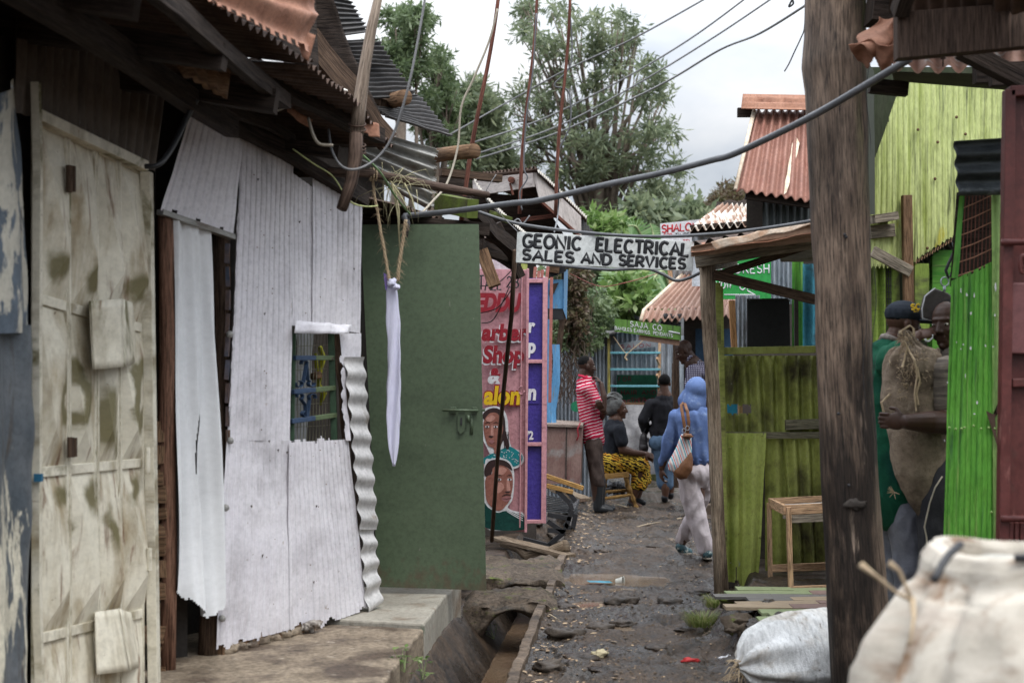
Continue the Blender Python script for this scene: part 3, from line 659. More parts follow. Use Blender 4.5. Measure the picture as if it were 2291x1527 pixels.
# roof of the shop: sheets resting on rafters, seen from below
def roofsheet(mb,e0,e1,b1,b0,waves,amp=.014,**k): mb.sheet(b0,b1,e1,e0,waves=waves,amp=amp,axis='u',nv=6,**k)
m=MB(); roofsheet(m,V((-1.42,3.6,2.86)),P(462,-12,5.1),V((-3.6,5.4,3.35)),V((-3.6,3.6,3.35)),20,dent=.01)
roofsheet(m,P(455,-8,5.08),P(700,142,6.1),V((-3.6,6.8,3.3)),V((-3.6,5.2,3.35)),16,dent=.012)
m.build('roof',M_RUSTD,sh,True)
m=MB()
for (a,b,w,t) in (((-3.4,4.7,3.16),(-1.25,4.75,2.80),.07,.10),((-3.4,5.5,3.14),(-1.08,5.35,2.77),.07,.10),((-3.4,6.2,3.1),(-1.0,6.05,2.73),.07,.10),((-1.62,3.8,2.80),(-1.30,6.6,2.72),.07,.09),((-1.25,3.9,2.84),(-1.00,6.3,2.78),.05,.07)):
    m.beam(a,b,w,t,seg=5,wob=.02,jit=.004)
m.build('rafter',W_BLACK,sh)
m=MB(); a=P(385,108,5.6); m.sheet(P(392,128,5.5),P(522,140,5.7),P(508,222,5.75),P(415,168,5.5),waves=4,amp=.008,dent=.02,nv=10); m.build('hanging_board',W_BROWN,sh,True,solid=.02)
m=MB(); m.sheet(P(90,-15,4.9),P(205,45,5.3),P(200,66,5.3),P(88,2,4.9),waves=8,amp=.02,nv=3,keep=lambda u,v:(u*8)%1<.62 or v<.3); m.build('ridge_flashing',M_RUSTW,sh,True)
m=MB(); m.sheet(P(430,-60,5.7),P(705,-60,6.7),P(712,175,6.7),P(470,30,5.7),nu=6,nv=6,dent=.02); m.build('eave_backing',W_BLACK,sh,True)  # dark board added behind the eave to shut out slivers of bright sky
# rust sheet lying over the eave with saw-toothed end
def rusttooth(u,v):
    yb=.97-.10*abs((u*13)%1-.5)*2
    return v<yb
m=MB()
m.sheet(P(466,-140,5.3),P(745,-140,6.3),P(692,118,6.0),P(468,-4,5.05),waves=3.4,amp=.022,axis='v',nu=90,nv=60,dent=.006,ph=.2,
   keep=lambda u,v: not(v>.955 and ((u*12)%1)>.45) and u<.985+.02*noise.noise(V((v*9,0,0))), disp=lambda u,v: V((.012*math.sin(v*3.4*6.28)*(1 if u>.9 else 0),0,-.018*(1 if v>.95 else 0))))
m.sheet(P(655,60,6.0),P(706,80,6.05),P(690,138,6.03),P(676,128,6.0),nu=6,nv=6,dent=.01)
m.build('rust_roof_sheet',M_RUST,sh,True,solid=.0015)
m=MB()
for x0,y0,x1,y1,n in ((612,92,672,112,5),(680,150,712,170,2),(712,178,778,205,5)):
    for k in range(n):
        xa=x0+(x1-x0)*k/n; xb=x0+(x1-x0)*(k+1)/n; ya=y0+(y1-y0)*k/n; yb=y0+(y1-y0)*(k+1)/n; Y=6.2+(xa-612)/100
        m.poly([P(xa,ya,Y),P((xa+xb)/2,(ya+yb)/2+20,Y),P(xb,yb,Y),P(xb,yb-4,Y+.1),P(xa,ya-4,Y+.1)],.002)
m.build('sheet_teeth',M_RUSTW,sh)
# ================================================================ white corrugated shack
WP=Pl(-1.42,7.0,-.84,8.2)
ws=thing('market_shack','white-painted corrugated sheet shack with a barred window and a curtained doorway','shack',(-1.6,7.6,.2))
m=MB(); m.sheet(WP.at(432,228,.03),WP.at(548,280,.03),WP.at(522,526,.03),WP.at(358,470,.03),waves=9,nu=120,amp=.013,prof='rib',dent=.010,nv=24,keep=lambda u,v:v<.985-.03*noise.noise(V((u*9,2,0))))
m.build('lintel_sheet',M_WHITE,ws,True)
m=MB(); m.beam(WP.at(358,474,.02),WP.at(520,530,.02),.04,.025); m.build('lintel_edge',M_GREYZ,ws)
def s2keep(u,v):
    L=.03*noise.noise(V((v*14,5,0)))+ .02*noise.noise(V((v*40,5,0)))
    if v<.215 and False: return False
    return u>L+.02 and v<.985-.03*(noise.noise(V((u*8,1,0)))+.4)
m=MB(); m.sheet(WP.at(540,270,.015),WP.at(656,322,.015),WP.at(650,985,.015),WP.at(506,985,.015),waves=11,amp=.017,prof='rib',dent=.008,nv=90,nu=198,keep=lambda u,v:u>.03*noise.noise(V((v*14,5,0)))+.03)
m.sheet(WP.at(506,985,.015),WP.at(650,985,.015),WP.at(655,1418,.02),WP.at(484,1466,.02),waves=11,amp=.017,prof='rib',dent=.012,nv=70,nu=198,keep=lambda u,v:v<.985-.03*(noise.noise(V((u*8,1,0)))+.4))
m.build('wall_sheet',M_WHITE,ws,True)
m=MB(); m.sheet(WP.at(655,386,.005),WP.at(700,418,.005),WP.at(702,728,.005),WP.at(652,728,.005),waves=5,nu=70,amp=.012,prof='rib',dent=.010,nv=40)
m.build('wall_sheet',M_WHITE,ws,True)
m=MB(); m.sheet(WP.at(700,398,.01),WP.at(810,462,.01),WP.at(803,745,.01),WP.at(698,728,.01),waves=9,amp=.016,prof='rib',dent=.010,nv=50,nu=162)
m.build('wall_sheet',M_WHITE,ws,True)
def s4keep(u,v):
    if v<.02+.03*noise.noise(V((u*10,3,0))): return False
    e=.985-.035*(noise.noise(V((u*9,8,0)))+.4)
    if .0<u<.22: e-=.03+.05*noise.noise(V((u*20,9,0)))
    return v<e
m=MB(); m.sheet(WP.at(644,978,.022),WP.at(776,972,.022),WP.at(824,1372,.024),WP.at(650,1432,.022),waves=15,amp=.016,prof='rib',dent=.012,nv=80,nu=270,keep=s4keep)
m.build('wall_sheet',M_WHITE,ws,True)
m=MB(); m.sheet(WP.at(762,745,.02),WP.at(808,745,.02),WP.at(806,800,.02),WP.at(768,800,.02),waves=2,amp=.008,prof='rib',dent=.015,nv=12)
m.sheet(WP.at(757,795,.035),WP.at(776,795,.035),WP.at(782,985,.035),WP.at(770,985,.035),nu=8,nv=50,dent=.03,dsc=8,keep=lambda u,v:u>.25+.5*noise.noise(V((v*12,0,4))))
m.build('wall_sheet',M_WHITE,ws,True)
# end strip with big horizontal waves
m=MB(); m.sheet(WP.at(772,798,.045),WP.at(813,798,.045),WP.at(846,1184,.05),WP.at(806,1184,.05),waves=8.3,amp=.010,axis='v',nu=10,nv=110,dent=.008,disp=lambda u,v:V((.005*math.sin(v*8.3*6.28+1.2)*u,0,0)))
m.sheet(WP.at(806,1178,.035),WP.at(838,1178,.035),WP.at(856,1345,.04),WP.at(822,1372,.04),waves=4,amp=.012,axis='v',nu=10,nv=60,dent=.012,disp=lambda u,v:V((.007*math.sin(v*4*6.28+1.2)*u,0,0)))
m.build('corner_sheet',mat('whitish_zinc',[(.50,.49,.48),(.64,.625,.62)],scale=4,rough=.35,metal=.1,layers=[((.30,.26,.22),6,S1,.6,.72,.7)],bump=.2,bscale=20),ws,True)
# buttons and nail caps
for x,y in ((514,748),(515,985),(505,1135),(497,1382)):
    m=MB(); m.ball(WP.at(x,y,.03),(.018,.012,.018),10,6); m.build('nail_cap',M_GREYZ,ws,True)
m=MB()
for k in range(60):
    x=random.uniform(545,815); y=random.uniform(330+(x-540)*.45,1380)
    if 645<x<775 and 715<y<990: continue
    m.ball(WP.at(x,y,.022 if y<980 else .036),.0022+.0015*rnd(),5,4)
m.build('nail',W_BROWN,ws)
# little torn flaps in the sheet
m=MB()
for (x,y) in ((575,400),(590,700),(600,985),(706,1130),(620,1005),(742,800),(668,495),(790,600),(560,1130),(640,1010),(700,1300),(585,1240)):
    a=WP.at(x,y,.025); m.poly([a,a+V((.010,.006,.002)),a+V((.007,-.01,-.014))],.001)
m.build('torn_flap',M_INSIDE,ws)
# window
WI=lambda x,y,o=-.04:WP.at(x,y,o)
m=MB(); m.beam(WI(741,742),WI(748,985),.035,.035); m.beam(WI(658,742),WI(654,985),.02,.02)
wf=m.build('window',mat('green_grille_paint',[(.045,.085,.05)],rough=.45),ws,bevel=.003)
M_BLUEP=mat('blue_grille_paint',[(.035,.06,.11),(.05,.08,.14)],rough=.45); M_SAGE=mat('sage_grille_paint',[(.12,.16,.085)],rough=.5)
for (x0,y0,x1,y1) in ((658,800,744,800),(654,876,748,867),(650,942,750,928)):
    m=MB(); xm=(x0+x1)/2; ym=(y0+y1)/2
    m.beam(WI(x0,y0,-.03),WI(xm+2,ym,-.03),.026,.026); m.build('grille_bar',M_BLUEP,wf,bevel=.003)
    m=MB(); m.beam(WI(xm+2,ym,-.03),WI(x1,y1,-.03),.026,.026); m.build('grille_bar',M_SAGE,wf,bevel=.003)
def ribbon(pts,w,off=-.03):
    m=MB(); q=[WI(x,y,off) for x,y in pts]; d=V((-.9,.43,0))*w
    for a,b in zip(q,q[1:]): m.quad(a-d,b-d,b+d,a+d)
    return m
def scroll(cx,cy,r,a0,a1,n=14,k=1): return [(cx+r*math.cos(math.radians(a0+(a1-a0)*i/n))*k,cy+r*math.sin(math.radians(a0+(a1-a0)*i/n))) for i in range(n+1)]
for pts in (scroll(668,858,7,200,-60)+[(678,855),(684,820)]+scroll(680,812,6,30,-200),scroll(696,858,7,-20,240)+[(688,850),(685,812)],
            scroll(670,886,7,160,420)+[(683,905),(684,930)]+scroll(682,925,7,-40,250),scroll(698,888,7,20,-220)+[(691,905),(688,930)]):
    ribbon(pts,.012).build('scroll',M_BLUEP,wf,solid=.003)
m=MB()
for k in range(13): x=660+k*7; m.tube([WI(x,744,-.07),WI(x-2,985,-.07)],.0018,5)
for y in (775,828,880,905,955): m.tube([WI(655,y,-.072),WI(748,y-5,-.072)],.0018,5)
m.build('wire_mesh',mat('brass_wire',[(.20,.19,.13)],rough=.5,bump=0),wf)
m=MB(); m.sheet(WI(662,746,-.35),WI(700,746,-.35),WI(690,988,-.35),WI(655,988,-.35),nu=14,nv=12,dent=.04); m.build('curtain',mat('greyish_cloth',[(.28,.28,.28),(.40,.40,.40)],scale=20,stretch=(3,.5,1),rough=.9),wf,True)
m=MB(); m.tube([WI(x,y,-.22) for x,y in((716,775),(722,800),(716,830),(712,860),(724,880),(716,905))],[.012,.02,.013,.016,.02,.008],8); m.tube([WI(x,y,-.2) for x,y in((706,790),(708,820),(716,850))],.01,8); m.build('yellow_rag',mat('yellow_cloth',[(.50,.48,.02)],rough=.7),wf,True)
m=MB(); m.tube([WI(700,842,-.13),WI(714,838,-.07)],.022,12); m.build('log_stub',W_BROWN,wf,True)
m=MB(); m.sheet(WP.at(662,717,.05),WP.at(786,726,.05),WP.at(781,746,.075),WP.at(660,744,.075),nu=16,nv=3,dent=.02,dsc=6); m.build('window_flashing',M_WHITE,ws,True,solid=.002)
m=MB(); m.beam(WP.at(756,748,-.02),WP.at(772,980,-.01),.05,.05,seg=6,wob=.02); m.build('window_post',W_DARK,ws)
# doorway posts
m=MB(); m.tube([WP.at(x,y,o) for x,y,o in((369,478,-.01),(372,640,-.02),(374,820,-.01),(371,1010,-.03),(378,1250,-.02),(372,1560,-.02))],[.036,.04,.038,.042,.037,.04],12,wob=.25); m.build('door_post',wood('reddish_post',(.12,.06,.04),(.22,.12,.08)),ws,True)
m=MB(); m.tube([WP.at(x,y,-.08) for x,y in((494,525),(497,700),(490,900),(484,1100),(474,1300),(466,1505))],[.045,.045,.045,.048,.05,.055],12,wob=.25); m.build('door_post',W_DARK,ws,True)
m=MB()
for k,y in enumerate(range(545,1000,52)):
    m.beam(WP.at(510,y,.0),WP.at(508+2*math.sin(k),y+44,.0),.02,.02,jit=.003)
m.build('door_batten',mat('blue_brown_batten',[(.06,.075,.11),(.14,.08,.05)],scale=6,rough=.8),ws)
m=MB()
y=940
while y<1560:
    h=random.uniform(28,50); m.box(WP.at(352+random.uniform(-3,3),y+h/2,-.06),(.09,.07,h*.0020),jit=.012); y+=h+5
m.build('stacked_block',W_BROWN,ws)
# interior and roof of the shack
shell(ws,[(WP.at(345,300,-.5),WP.at(860,300,-.5),WP.at(860,1500,-.5),WP.at(345,1640,-.5)),(WP.at(347,380,-.03),WP.at(347,380,-.6),WP.at(347,1620,-.6),WP.at(347,1620,-.03))])
m=MB(); m.beam(WP.at(490,1452,-.02),WP.at(715,1392,-.02),.05,.06,seg=6,wob=.02); m.build('sill_beam',W_BROWN,ws)
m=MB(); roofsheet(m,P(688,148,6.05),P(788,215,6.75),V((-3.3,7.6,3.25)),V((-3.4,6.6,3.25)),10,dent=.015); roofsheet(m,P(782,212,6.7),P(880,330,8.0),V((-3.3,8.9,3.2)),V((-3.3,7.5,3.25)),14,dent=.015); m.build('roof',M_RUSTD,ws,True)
m=MB()
for (a,b,w,t) in ((P(430,205,6.6),P(815,445,8.2),.06,.09),(P(560,150,6.3),P(850,305,7.6),.06,.08),(V((-2.6,6.9,3.0)),P(600,215,6.6),.05,.07),(V((-2.6,7.6,2.95)),P(760,345,7.3),.05,.07),(P(470,215,6.5),P(650,312,7.4),.03,.05)):
    m.beam(a,b,w,t,seg=6,wob=.03,jit=.004)
m.build('rafter',W_BLACK,ws)
m=MB(); m.sheet(P(790,250,7.2),P(850,280,7.4),P(852,310,7.4),P(800,292,7.2),waves=2,amp=.012,dent=.01,nv=8); m.sheet(P(640,235,6.9),P(700,268,7.1),P(690,285,7.1),P(640,250,6.9),nu=10,nv=6,dent=.02)
m.build('eave_scrap',M_RUST,ws,True,solid=.002)
# rubble under the wall
def rock(x,y,r,name='stone',lab='',mt=M_ROCK,par=None,z=None,sq=(1,1,.6),grp=None,nz=.5):
    m=MB(); z=gh(x,y) if z is None else z
    m.ball((x,y,z+r*sq[2]*.35),(r*sq[0],r*sq[1],r*sq[2]),18,12,nz=nz,seed=rnd()*90); o=m.build(name,mt,par,True)
    if par is None: tag(o,lab,'stone',grp)
    return o
for k in range(9):
    q=k/8; a=WP.at(505+(700-505)*q,1462-(1462-1400)*q,-.03); rock(a.x,a.y,.05+.02*rnd(),'footing_stone',par=ws,mt=M_CONC,z=.20)
# plastic rubbish at the foot of the wall
m=MB(); 
for k in range(8): a=WP.at(690+4*rnd()*4,1408-3*k*.5,.06); m.ball(a+V((random.uniform(-.03,.03),0,random.uniform(0,.02))),(.022,.02,.015),8,6,nz=1.2,seed=k)
o=m.build('crumpled_wrapper',mat('foil',[(.16,.13,.11),(.45,.42,.38)],scale=30,coord='Object',rough=.3),None,True); tag(o,'crumpled shiny wrapper stuffed under the ragged foot of the white sheet wall','litter')
# ================================================================ curtain in the doorway
def curt(u,v):
    x=.036*math.sin(u*14+v*2.6+1.5*noise.noise(V((u*2,v*1.5,3))))+.010*math.sin(u*31-v*2)+.03*noise.noise(V((u*3,v*2,0)))
    return V((.9,-.43,0))*x*(.4+.6*v)
def ckeep(u,v):
    b=.90+.085*math.sin(max(0,min(1,(u-.08)*1.12))**1.5*2.7)-.012*noise.noise(V((u*18,0,0)))
    if v>b: return False
    c=.50+.10*(v-.5); hw=.085*math.sin((v-.47)/.27*3.14)**.8 if .47<v<.74 else 0
    return not (abs(u-c)<hw)
m=MB(); m.sheet(WP.at(386,478,.01),WP.at(468,520,.01),WP.at(510,1380,.05),WP.at(388,1420,.02),nu=90,nv=190,disp=curt,keep=ckeep)
cu=m.build('curtain',mat('white_cloth',grain=.04,cols=[(.66,.67,.68),(.76,.77,.78)],scale=3,rough=.9,layers=[((.50,.46,.41),3,(1,.5,1),.62,.76,.9)],bump=.3,bscale=260),None,True)
tag(cu,'white cloth curtain with a long tear hanging in the shack doorway','curtain')
# ================================================================ low shack behind with the green door
gs=thing('market_shack','dark timber shack whose olive-green metal door stands open toward the drain','shack',(-.9,9.3,.22))
GD=8.84
a,b,c,d=P(806,502,GD),P(1071,501,GD-.02),P(1088,1320,GD-.05),P(846,1312,GD)
m=MB(); nrm=(b-a).cross(d-a).normalized()
m.sheet(a,b,c,d,nu=24,nv=50,dent=.004,dsc=1.2)
m.sheet(b,b+V((0,.035,0)),c+V((0,.035,0)),c,nu=1,nv=20)
m.sheet(b+V((0,.035,0)),a+V((0,.035,0)),d+V((0,.035,0)),c+V((0,.035,0)),nu=2,nv=2); m.sheet(a+V((0,.035,0)),b+V((0,.035,0)),b,a,nu=2,nv=1); m.sheet(d,c,c+V((0,.035,0)),d+V((0,.035,0)),nu=2,nv=1)
dr=m.build('door',M_DOOR,gs,True,bevel=0)
Y=GD-.06
m=MB(); m.tube([P(990,917,Y),P(1070,918,Y)],.0085,10); m.build('bolt',M_DOOR,dr,True)
m=MB(); m.box(P(1014,917,Y+.02),(.035,.03,.04)); m.box(P(1062,917,Y+.02),(.03,.03,.04)); m.box(P(1082,917,Y+.03),(.02,.02,.018)); m.build('bolt_bracket',M_DOOR,dr,bevel=.003)
m=MB(); m.poly([P(x,y,Y+.01) for x,y in((1024,922),(1024,962),(1030,971),(1040,962),(1040,922))],.006,V((0,-1,0))); m.build('hasp',M_DOOR,dr); m=MB(); m.poly([P(x,y,Y+.002) for x,y in((1030,934),(1030,950),(1034,950),(1034,934))],.003,V((0,-1,0))); m.build('hasp_slot',M_BLACK,dr)
m=MB(); m.tube([P(1048,928,Y+.01)+V((0,-.012,0)),P(1048,944,Y+.01)+V((0,-.012,0))],.009,8); m.box(P(1055,950,Y+.03),(.02,.02,.12)); m.build('staple',M_DOOR,dr,True)
# frame posts, beams, gloom behind the door
m=MB(); m.beam(V((-.98,8.95,.2)),V((-1.0,8.95,2.62)),.08,.08); m.beam(V((-1.5,8.9,2.60)),V((-.15,9.15,2.52)),.07,.08,seg=4,wob=.02); m.beam(V((-.32,10.2,.2)),V((-.34,10.2,2.5)),.08,.08)
m.build('frame_post',W_BLACK,gs)
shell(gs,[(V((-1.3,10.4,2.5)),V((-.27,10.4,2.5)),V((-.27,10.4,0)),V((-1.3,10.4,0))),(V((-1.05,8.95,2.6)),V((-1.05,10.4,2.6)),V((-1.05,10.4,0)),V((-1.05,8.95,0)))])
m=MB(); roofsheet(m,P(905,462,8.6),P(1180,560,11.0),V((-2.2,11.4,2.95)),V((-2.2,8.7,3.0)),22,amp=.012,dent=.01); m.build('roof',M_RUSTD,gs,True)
m=MB()
for k in range(30):
    q=k/29; x=1060+(1175-1060)*q; y=400+(520-400)*q**.8; a=P(x,y,9.4+1.2*q); m.poly([a,a+V((.02,0,-.005)),a+V((.008,-.01,-.03))],.001)
m.build('eave_teeth',M_RUSTW,gs)
m=MB(); m.beam(P(985,452,9.3),P(1056,466,8.95),.08,.11,seg=3,wob=.01,jit=.006); m.build('mossy_rafter',mat('mossy_timber',[(.12,.17,.025),(.07,.06,.035)],scale=9,rough=.9,bump=.6,bscale=40),gs)
m=MB(); m.beam(P(990,520,9.4),P(1150,580,10.4),.06,.09,seg=4,wob=.02); m.beam(P(1040,455,9.2),P(1160,575,10.2),.07,.10,seg=4,wob=.02,jit=.005); m.beam(P(1075,545,9.9),P(1160,600,10.5),.04,.07); m.beam(P(1110,500,10.2),P(1165,620,10.3),.05,.06); m.build('rafter',W_BLACK,gs)
m=MB(); m.beam(P(1078,560,9.6),P(1107,640,9.5),.085,.03,up=(0,-1,0)); m.build('loose_board',W_BROWN,gs)
m=MB(); m.beam(P(1100,478,9.9),P(1140,492,9.8),.06,.05,jit=.006); m.build('mossy_rafter',MATS['mossy_timber'],gs)
# ================================================================ taller shack behind with grey corrugated roof
ts=thing('market_shack','tall shack with stepped grey corrugated roof sheets and projecting log ends, above the white shack','shack',(-1.8,9.8,.2))
def dz(TL,TR,BR,BL,Y0,Y1,w,name='roof_sheet',mt=M_DARKZ,amp=.012):
    m=MB(); m.sheet(P(*TL,Y0),P(*TR,Y1),P(*BR,Y1),P(*BL,Y0),waves=w,amp=amp,axis='v',nu=24,nv=w*7,dent=.012,keep=lambda u,v:u<.985+.02*noise.noise(V((v*40,0,0))))
    return m.build(name,mt,ts,True,solid=.0015)
dz((690,-60),(770,-20),(828,72),(690,92),8.2,8.6,10)
dz((690,92),(846,88),(885,150),(720,140),8.5,8.9,6)
dz((725,135),(880,140),(935,215),(790,225),8.6,9.1,8)
dz((800,215),(940,212),(1012,306),(870,262),8.8,9.5,9)
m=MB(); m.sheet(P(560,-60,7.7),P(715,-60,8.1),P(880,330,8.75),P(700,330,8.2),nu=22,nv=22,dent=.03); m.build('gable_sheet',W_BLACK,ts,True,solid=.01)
m=MB(); m.beam(P(690,82,8.05),P(868,318,8.45),.05,.14,seg=6,wob=.03); m.build('bargeboard',W_DARK,ts)
m=MB(); m.sheet(P(700,255,8.9),P(985,335,9.3),P(976,482,9.3),P(700,330,8.9),waves=5.2,amp=.028,axis='v',nu=40,nv=60,dent=.014,keep=lambda u,v:u<.975+.02*math.sin(v*32)+.01*noise.noise(V((v*20,1,0))) and v<.97+.04*noise.noise(V((u*12,2,0))))
m.build('side_sheet',M_GREYZ,ts,True,solid=.002)
for (a,b,r) in ((P(850,235,9.2),P(905,218,8.75),.050),(P(960,350,9.6),P(1062,338,9.15),.048)):
    m=MB(); m.tube([a,(a+b)/2+V((0,0,.004)),b],[r,r*.95,r],14,wob=.12); m.build('log_end',W_BROWN,ts,True)
m=MB(); m.beam(P(780,230,9.0),P(860,240,8.9),.12,.10,seg=3,jit=.01); m.beam(P(985,385,9.7),P(1120,400,9.9),.06,.05); m.build('roof_beam',W_DARK,ts)
m=MB(); m.sheet(P(985,378,9.8),P(1050,380,10.0),P(1052,470,10.0),P(975,470,9.8),nu=4,nv=4); m.build('gable_board',W_BLACK,ts)
shell(ts,[(V((-3.5,9.7,2.9)),V((-.75,9.7,2.75)),V((-.75,9.7,0)),V((-3.5,9.7,0)))])
# ================================================================ loose poles, ropes, cables on the left
def pole(name,label,cat,pts,r,mt,n=10,wob=.15,grp=None):
    m=MB(); m.tube(pts,r,n,wob=wob); o=m.build(name,mt,None,True); return tag(o,label,cat,grp)
M_STICK=wood('grey_stick',(.17,.125,.095),(.30,.24,.19)); M_BARK=wood('dark_stick',(.055,.036,.028),(.11,.075,.058))
pole('leaning_pole','crooked grey branch pole leaning on the eave of the white shack, wrapped with wire','pole',[P(852,-30,7.0),P(832,60,7.0),P(816,150,7.0),P(803,240,7.0),P(798,300,7.0)],[.020,.028,.030,.033,.034],M_STICK)
pole('broken_pole','dark broken end of branch dangling below the wire wrap','pole',[P(797,300,6.98),P(795,350,6.96),P(786,405,6.94),P(764,468,6.9)],[.034,.036,.030,.026],M_BARK)
pole('branch_pole','rough horizontal branch under the eave where the twine is tied','pole',[P(655,385,7.7),P(750,385,7.75),P(830,388,7.8),P(900,402,7.9),P(980,418,8.1),P(1040,428,8.2),P(1092,436,8.3)],[.03,.028,.026,.026,.024,.022,.020],M_BARK)
for (px,py,qx,qy,Y,lab) in ((1117,-20,1030,497,9.6,'first rusty rod, left of the three beyond the green door'),(1202,-20,1160,478,11.5,'middle rusty rod with a thin cable wound down it'),(1276,-20,1241,482,12.0,'rightmost reddish rod rising in front of the white fascia')):
    pole('roof_rod',lab,'rod',[P(px+(qx-px)*t+3*math.sin(t*7),py+(qy-py)*t,Y) for t in [k/12 for k in range(13)]],[.012+.004*k/12 for k in range(13)],W_RED,8,wob=.1,grp='rods rising from the left roofs')
pole('leaning_rod','long dark rod leaning across the pink barber door down to the drain','rod',[P(1152,560,9.9),P(1145,700,10.2),P(1128,860,10.8),P(1112,1040,11.4),P(1100,1210,11.9)],.017,W_DARK,8,.05)
def wire(pts,r,mt,label,name='wire',cat='wire',grp=None,n=6,sub=6):
    Pt=[P(*p) for p in pts]; out=[]
    for i in range(len(Pt)-1):       # smooth through the points
        p0=Pt[max(i-1,0)];p1=Pt[i];p2=Pt[i+1];p3=Pt[min(i+2,len(Pt)-1)]
        for k in range(sub):
            t=k/sub; out.append(.5*((2*p1)+(p2-p0)*t+(2*p0-5*p1+4*p2-p3)*t*t+(3*p1-p0-3*p2+p3)*t**3))
    out.append(Pt[-1]); m=MB(); m.tube(out,r,n); o=m.build(name,mt,None,True); return tag(o,label,cat,grp)
M_CORD=mat('pale_cord',[(.34,.30,.24)],rough=.7); M_YEL=mat('yellow_green_string',[(.42,.45,.20)],rough=.8); M_RED=mat('red_wire',[(.22,.06,.045)],rough=.6,bump=0)
wire([(905,483,8.3),(1000,474,8.1),(1145,455,7.8),(1208,448,7.7),(1357,413,7.5),(1480,387,7.4),(1590,359,7.2),(1650,341,7.05),(1809,264,6.5),(1928,196,6.15),(2035,132,5.9)],.0165,M_CABLE,'thick grey armoured cable sweeping across the lane past the big pole','cable','cable',n=12)
wire([(1060,470,9.3),(1158,500,9.35),(1307,520,9.3),(1457,529,9.1),(1600,523,8.9),(1715,510,8.8),(1816,494,8.6)],.0105,M_CABLE,'thinner grey cable running just above the white lettered sign','cable','cable',n=10)
wire([(1160,585,9.9),(1233,592,9.9),(1357,603,9.8),(1440,600,9.7),(1480,612,9.7),(1511,627,9.7),(1540,622,9.7),(1570,608,9.6)],.0115,M_CABLE,'sagging grey cable with a kink, below the white lettered sign','cable','cable',n=10)
wire([(952,-10,6.9),(935,90,6.9),(912,200,6.9),(880,300,6.95),(845,352,6.95),(800,378,6.9),(765,372,6.9),(742,335,7.0),(735,290,7.2)],.0065,M_WIRE,'grey wire hooped under the eave beside the crooked pole','wire','wire',grp='loose wires')
wire([(1113,20,9.0),(1095,90,9.0),(1060,175,9.0),(1032,240,9.0),(1024,330,9.0),(1000,410,8.9),(968,450,8.7),(945,475,8.5)],.0075,M_CORD,'pale cord dropping from the first rod to the end of the thick cable','cord','cord')
wire([(1275,20,12),(1278,140,12),(1240,190,12),(1272,205,12),(1275,280,12),(1245,350,12),(1250,420,12),(1248,480,12),(1240,520,11)],.007,M_CABLE,'thin grey cable looped around the rightmost rod','wire')
wire([(1200,30,11.4),(1192,160,11.4),(1178,260,11.4),(1172,370,11.4),(1180,398,11.4),(1163,430,11.4),(1168,470,11.4)],.007,M_CABLE,'dark cable wound down the middle rod','wire')
wire([(655,333,7.0),(700,365,7.0),(742,392,7.1),(765,425,7.1)],.004,M_YEL,'pale yellow string from the white sheet top to the crooked pole','string','string')
wire([(768,435,7.1),(790,455,7.2),(820,462,7.3),(845,460,7.4)],.004,M_YEL,'wavy yellow string end near the top of the white wall','string')
wire([(803,340,7.1),(850,385,7.3),(885,440,7.8),(918,480,8.2)],.006,mat('green_wire',[(.14,.24,.09)],rough=.5,bump=0),'green wire slanting from the pole to the end of the thick cable','wire')
wire([(690,265,6.8),(700,300,6.7),(715,322,6.7),(745,325,6.7)],.008,M_CORD,'stiff tan root-like wire poking out from under the eave','wire')
wire([(520,210,6.2),(560,235,6.3),(600,252,6.5),(640,240,6.7)],.005,M_CORD,'thin pale wire slung under the dark rafters','wire')
wire([(440,222,6.0),(415,270,6.0),(385,330,5.9),(355,368,5.8),(325,372,5.8)],.012,M_BLACK,'black hose bent from the eave to the cream door frame','hose')
wire([(1110,390,9.0),(1085,440,9.0),(1120,480,9.3),(1160,520,9.3)],.003,M_WIRE,'thin tie wire holding the left end of the lettered sign','wire')
wire([(1150,495,9.4),(1160,490,9.4),(1170,500,9.4),(1185,482,9.4)],.005,M_WIRE,'bent bright wire hook above the sign','wire')
wire([(1275,612,16),(1340,640,17),(1400,632,17),(1470,612,18)],.006,M_RED,'rust red wire across the shrubs beyond the sign','wire')
wire([(1060,640,10),(1110,635,10),(1150,600,10),(1180,580,10)],.004,M_BLACK,'black wire over the top of the pink door','wire')
wire([(1075,700,10.4),(1110,690,10.3),(1135,662,10.2),(1150,635,10.2)],.004,M_BLACK,'black wire crossing the red lettering of the pink door','wire')
wire([(1078,722,10.4),(1100,718,10.3),(1118,690,10.2),(1140,640,10.2)],.004,M_BLACK,'drooping black wire loop over the pink door','wire')
# overhead lines
for k,(pts,lab) in enumerate(((((1000,305,30),(1148,222,30),(1270,155,29),(1420,85,28),(1600,-15,27)),'uppermost overhead line before the tall tree'),(((1062,318,30),(1210,268,30),(1380,185,29),(1540,90,28),(1680,-12,27)),'second overhead line before the tall tree'),(((1064,345,30),(1250,282,29),(1440,180,28),(1600,82,27),(1740,-12,26)),'third overhead line before the tall tree'),(((1066,356,30),(1240,300,28),(1400,228,26),(1500,178,24),(1610,112,22),(1700,75,20),(1812,6,18)),'lowest overhead line, ending at the big pole'))):
    wire(pts,.018,M_WIRE,lab,'overhead_line','overhead line','overhead lines',n=5)
wire([(1802,-10,8),(1800,60,8),(1792,85,8),(1778,115,8),(1765,143,8),(1755,160,8)],.004,M_BLACK,'dangling frayed wire with knots beside the top of the big pole','wire')
wire([(1770,-5,8),(1775,8,8),(1765,15,8),(1772,0,8)],.006,M_BLACK,'small twisted wire knot at the top edge near the pole','wire')
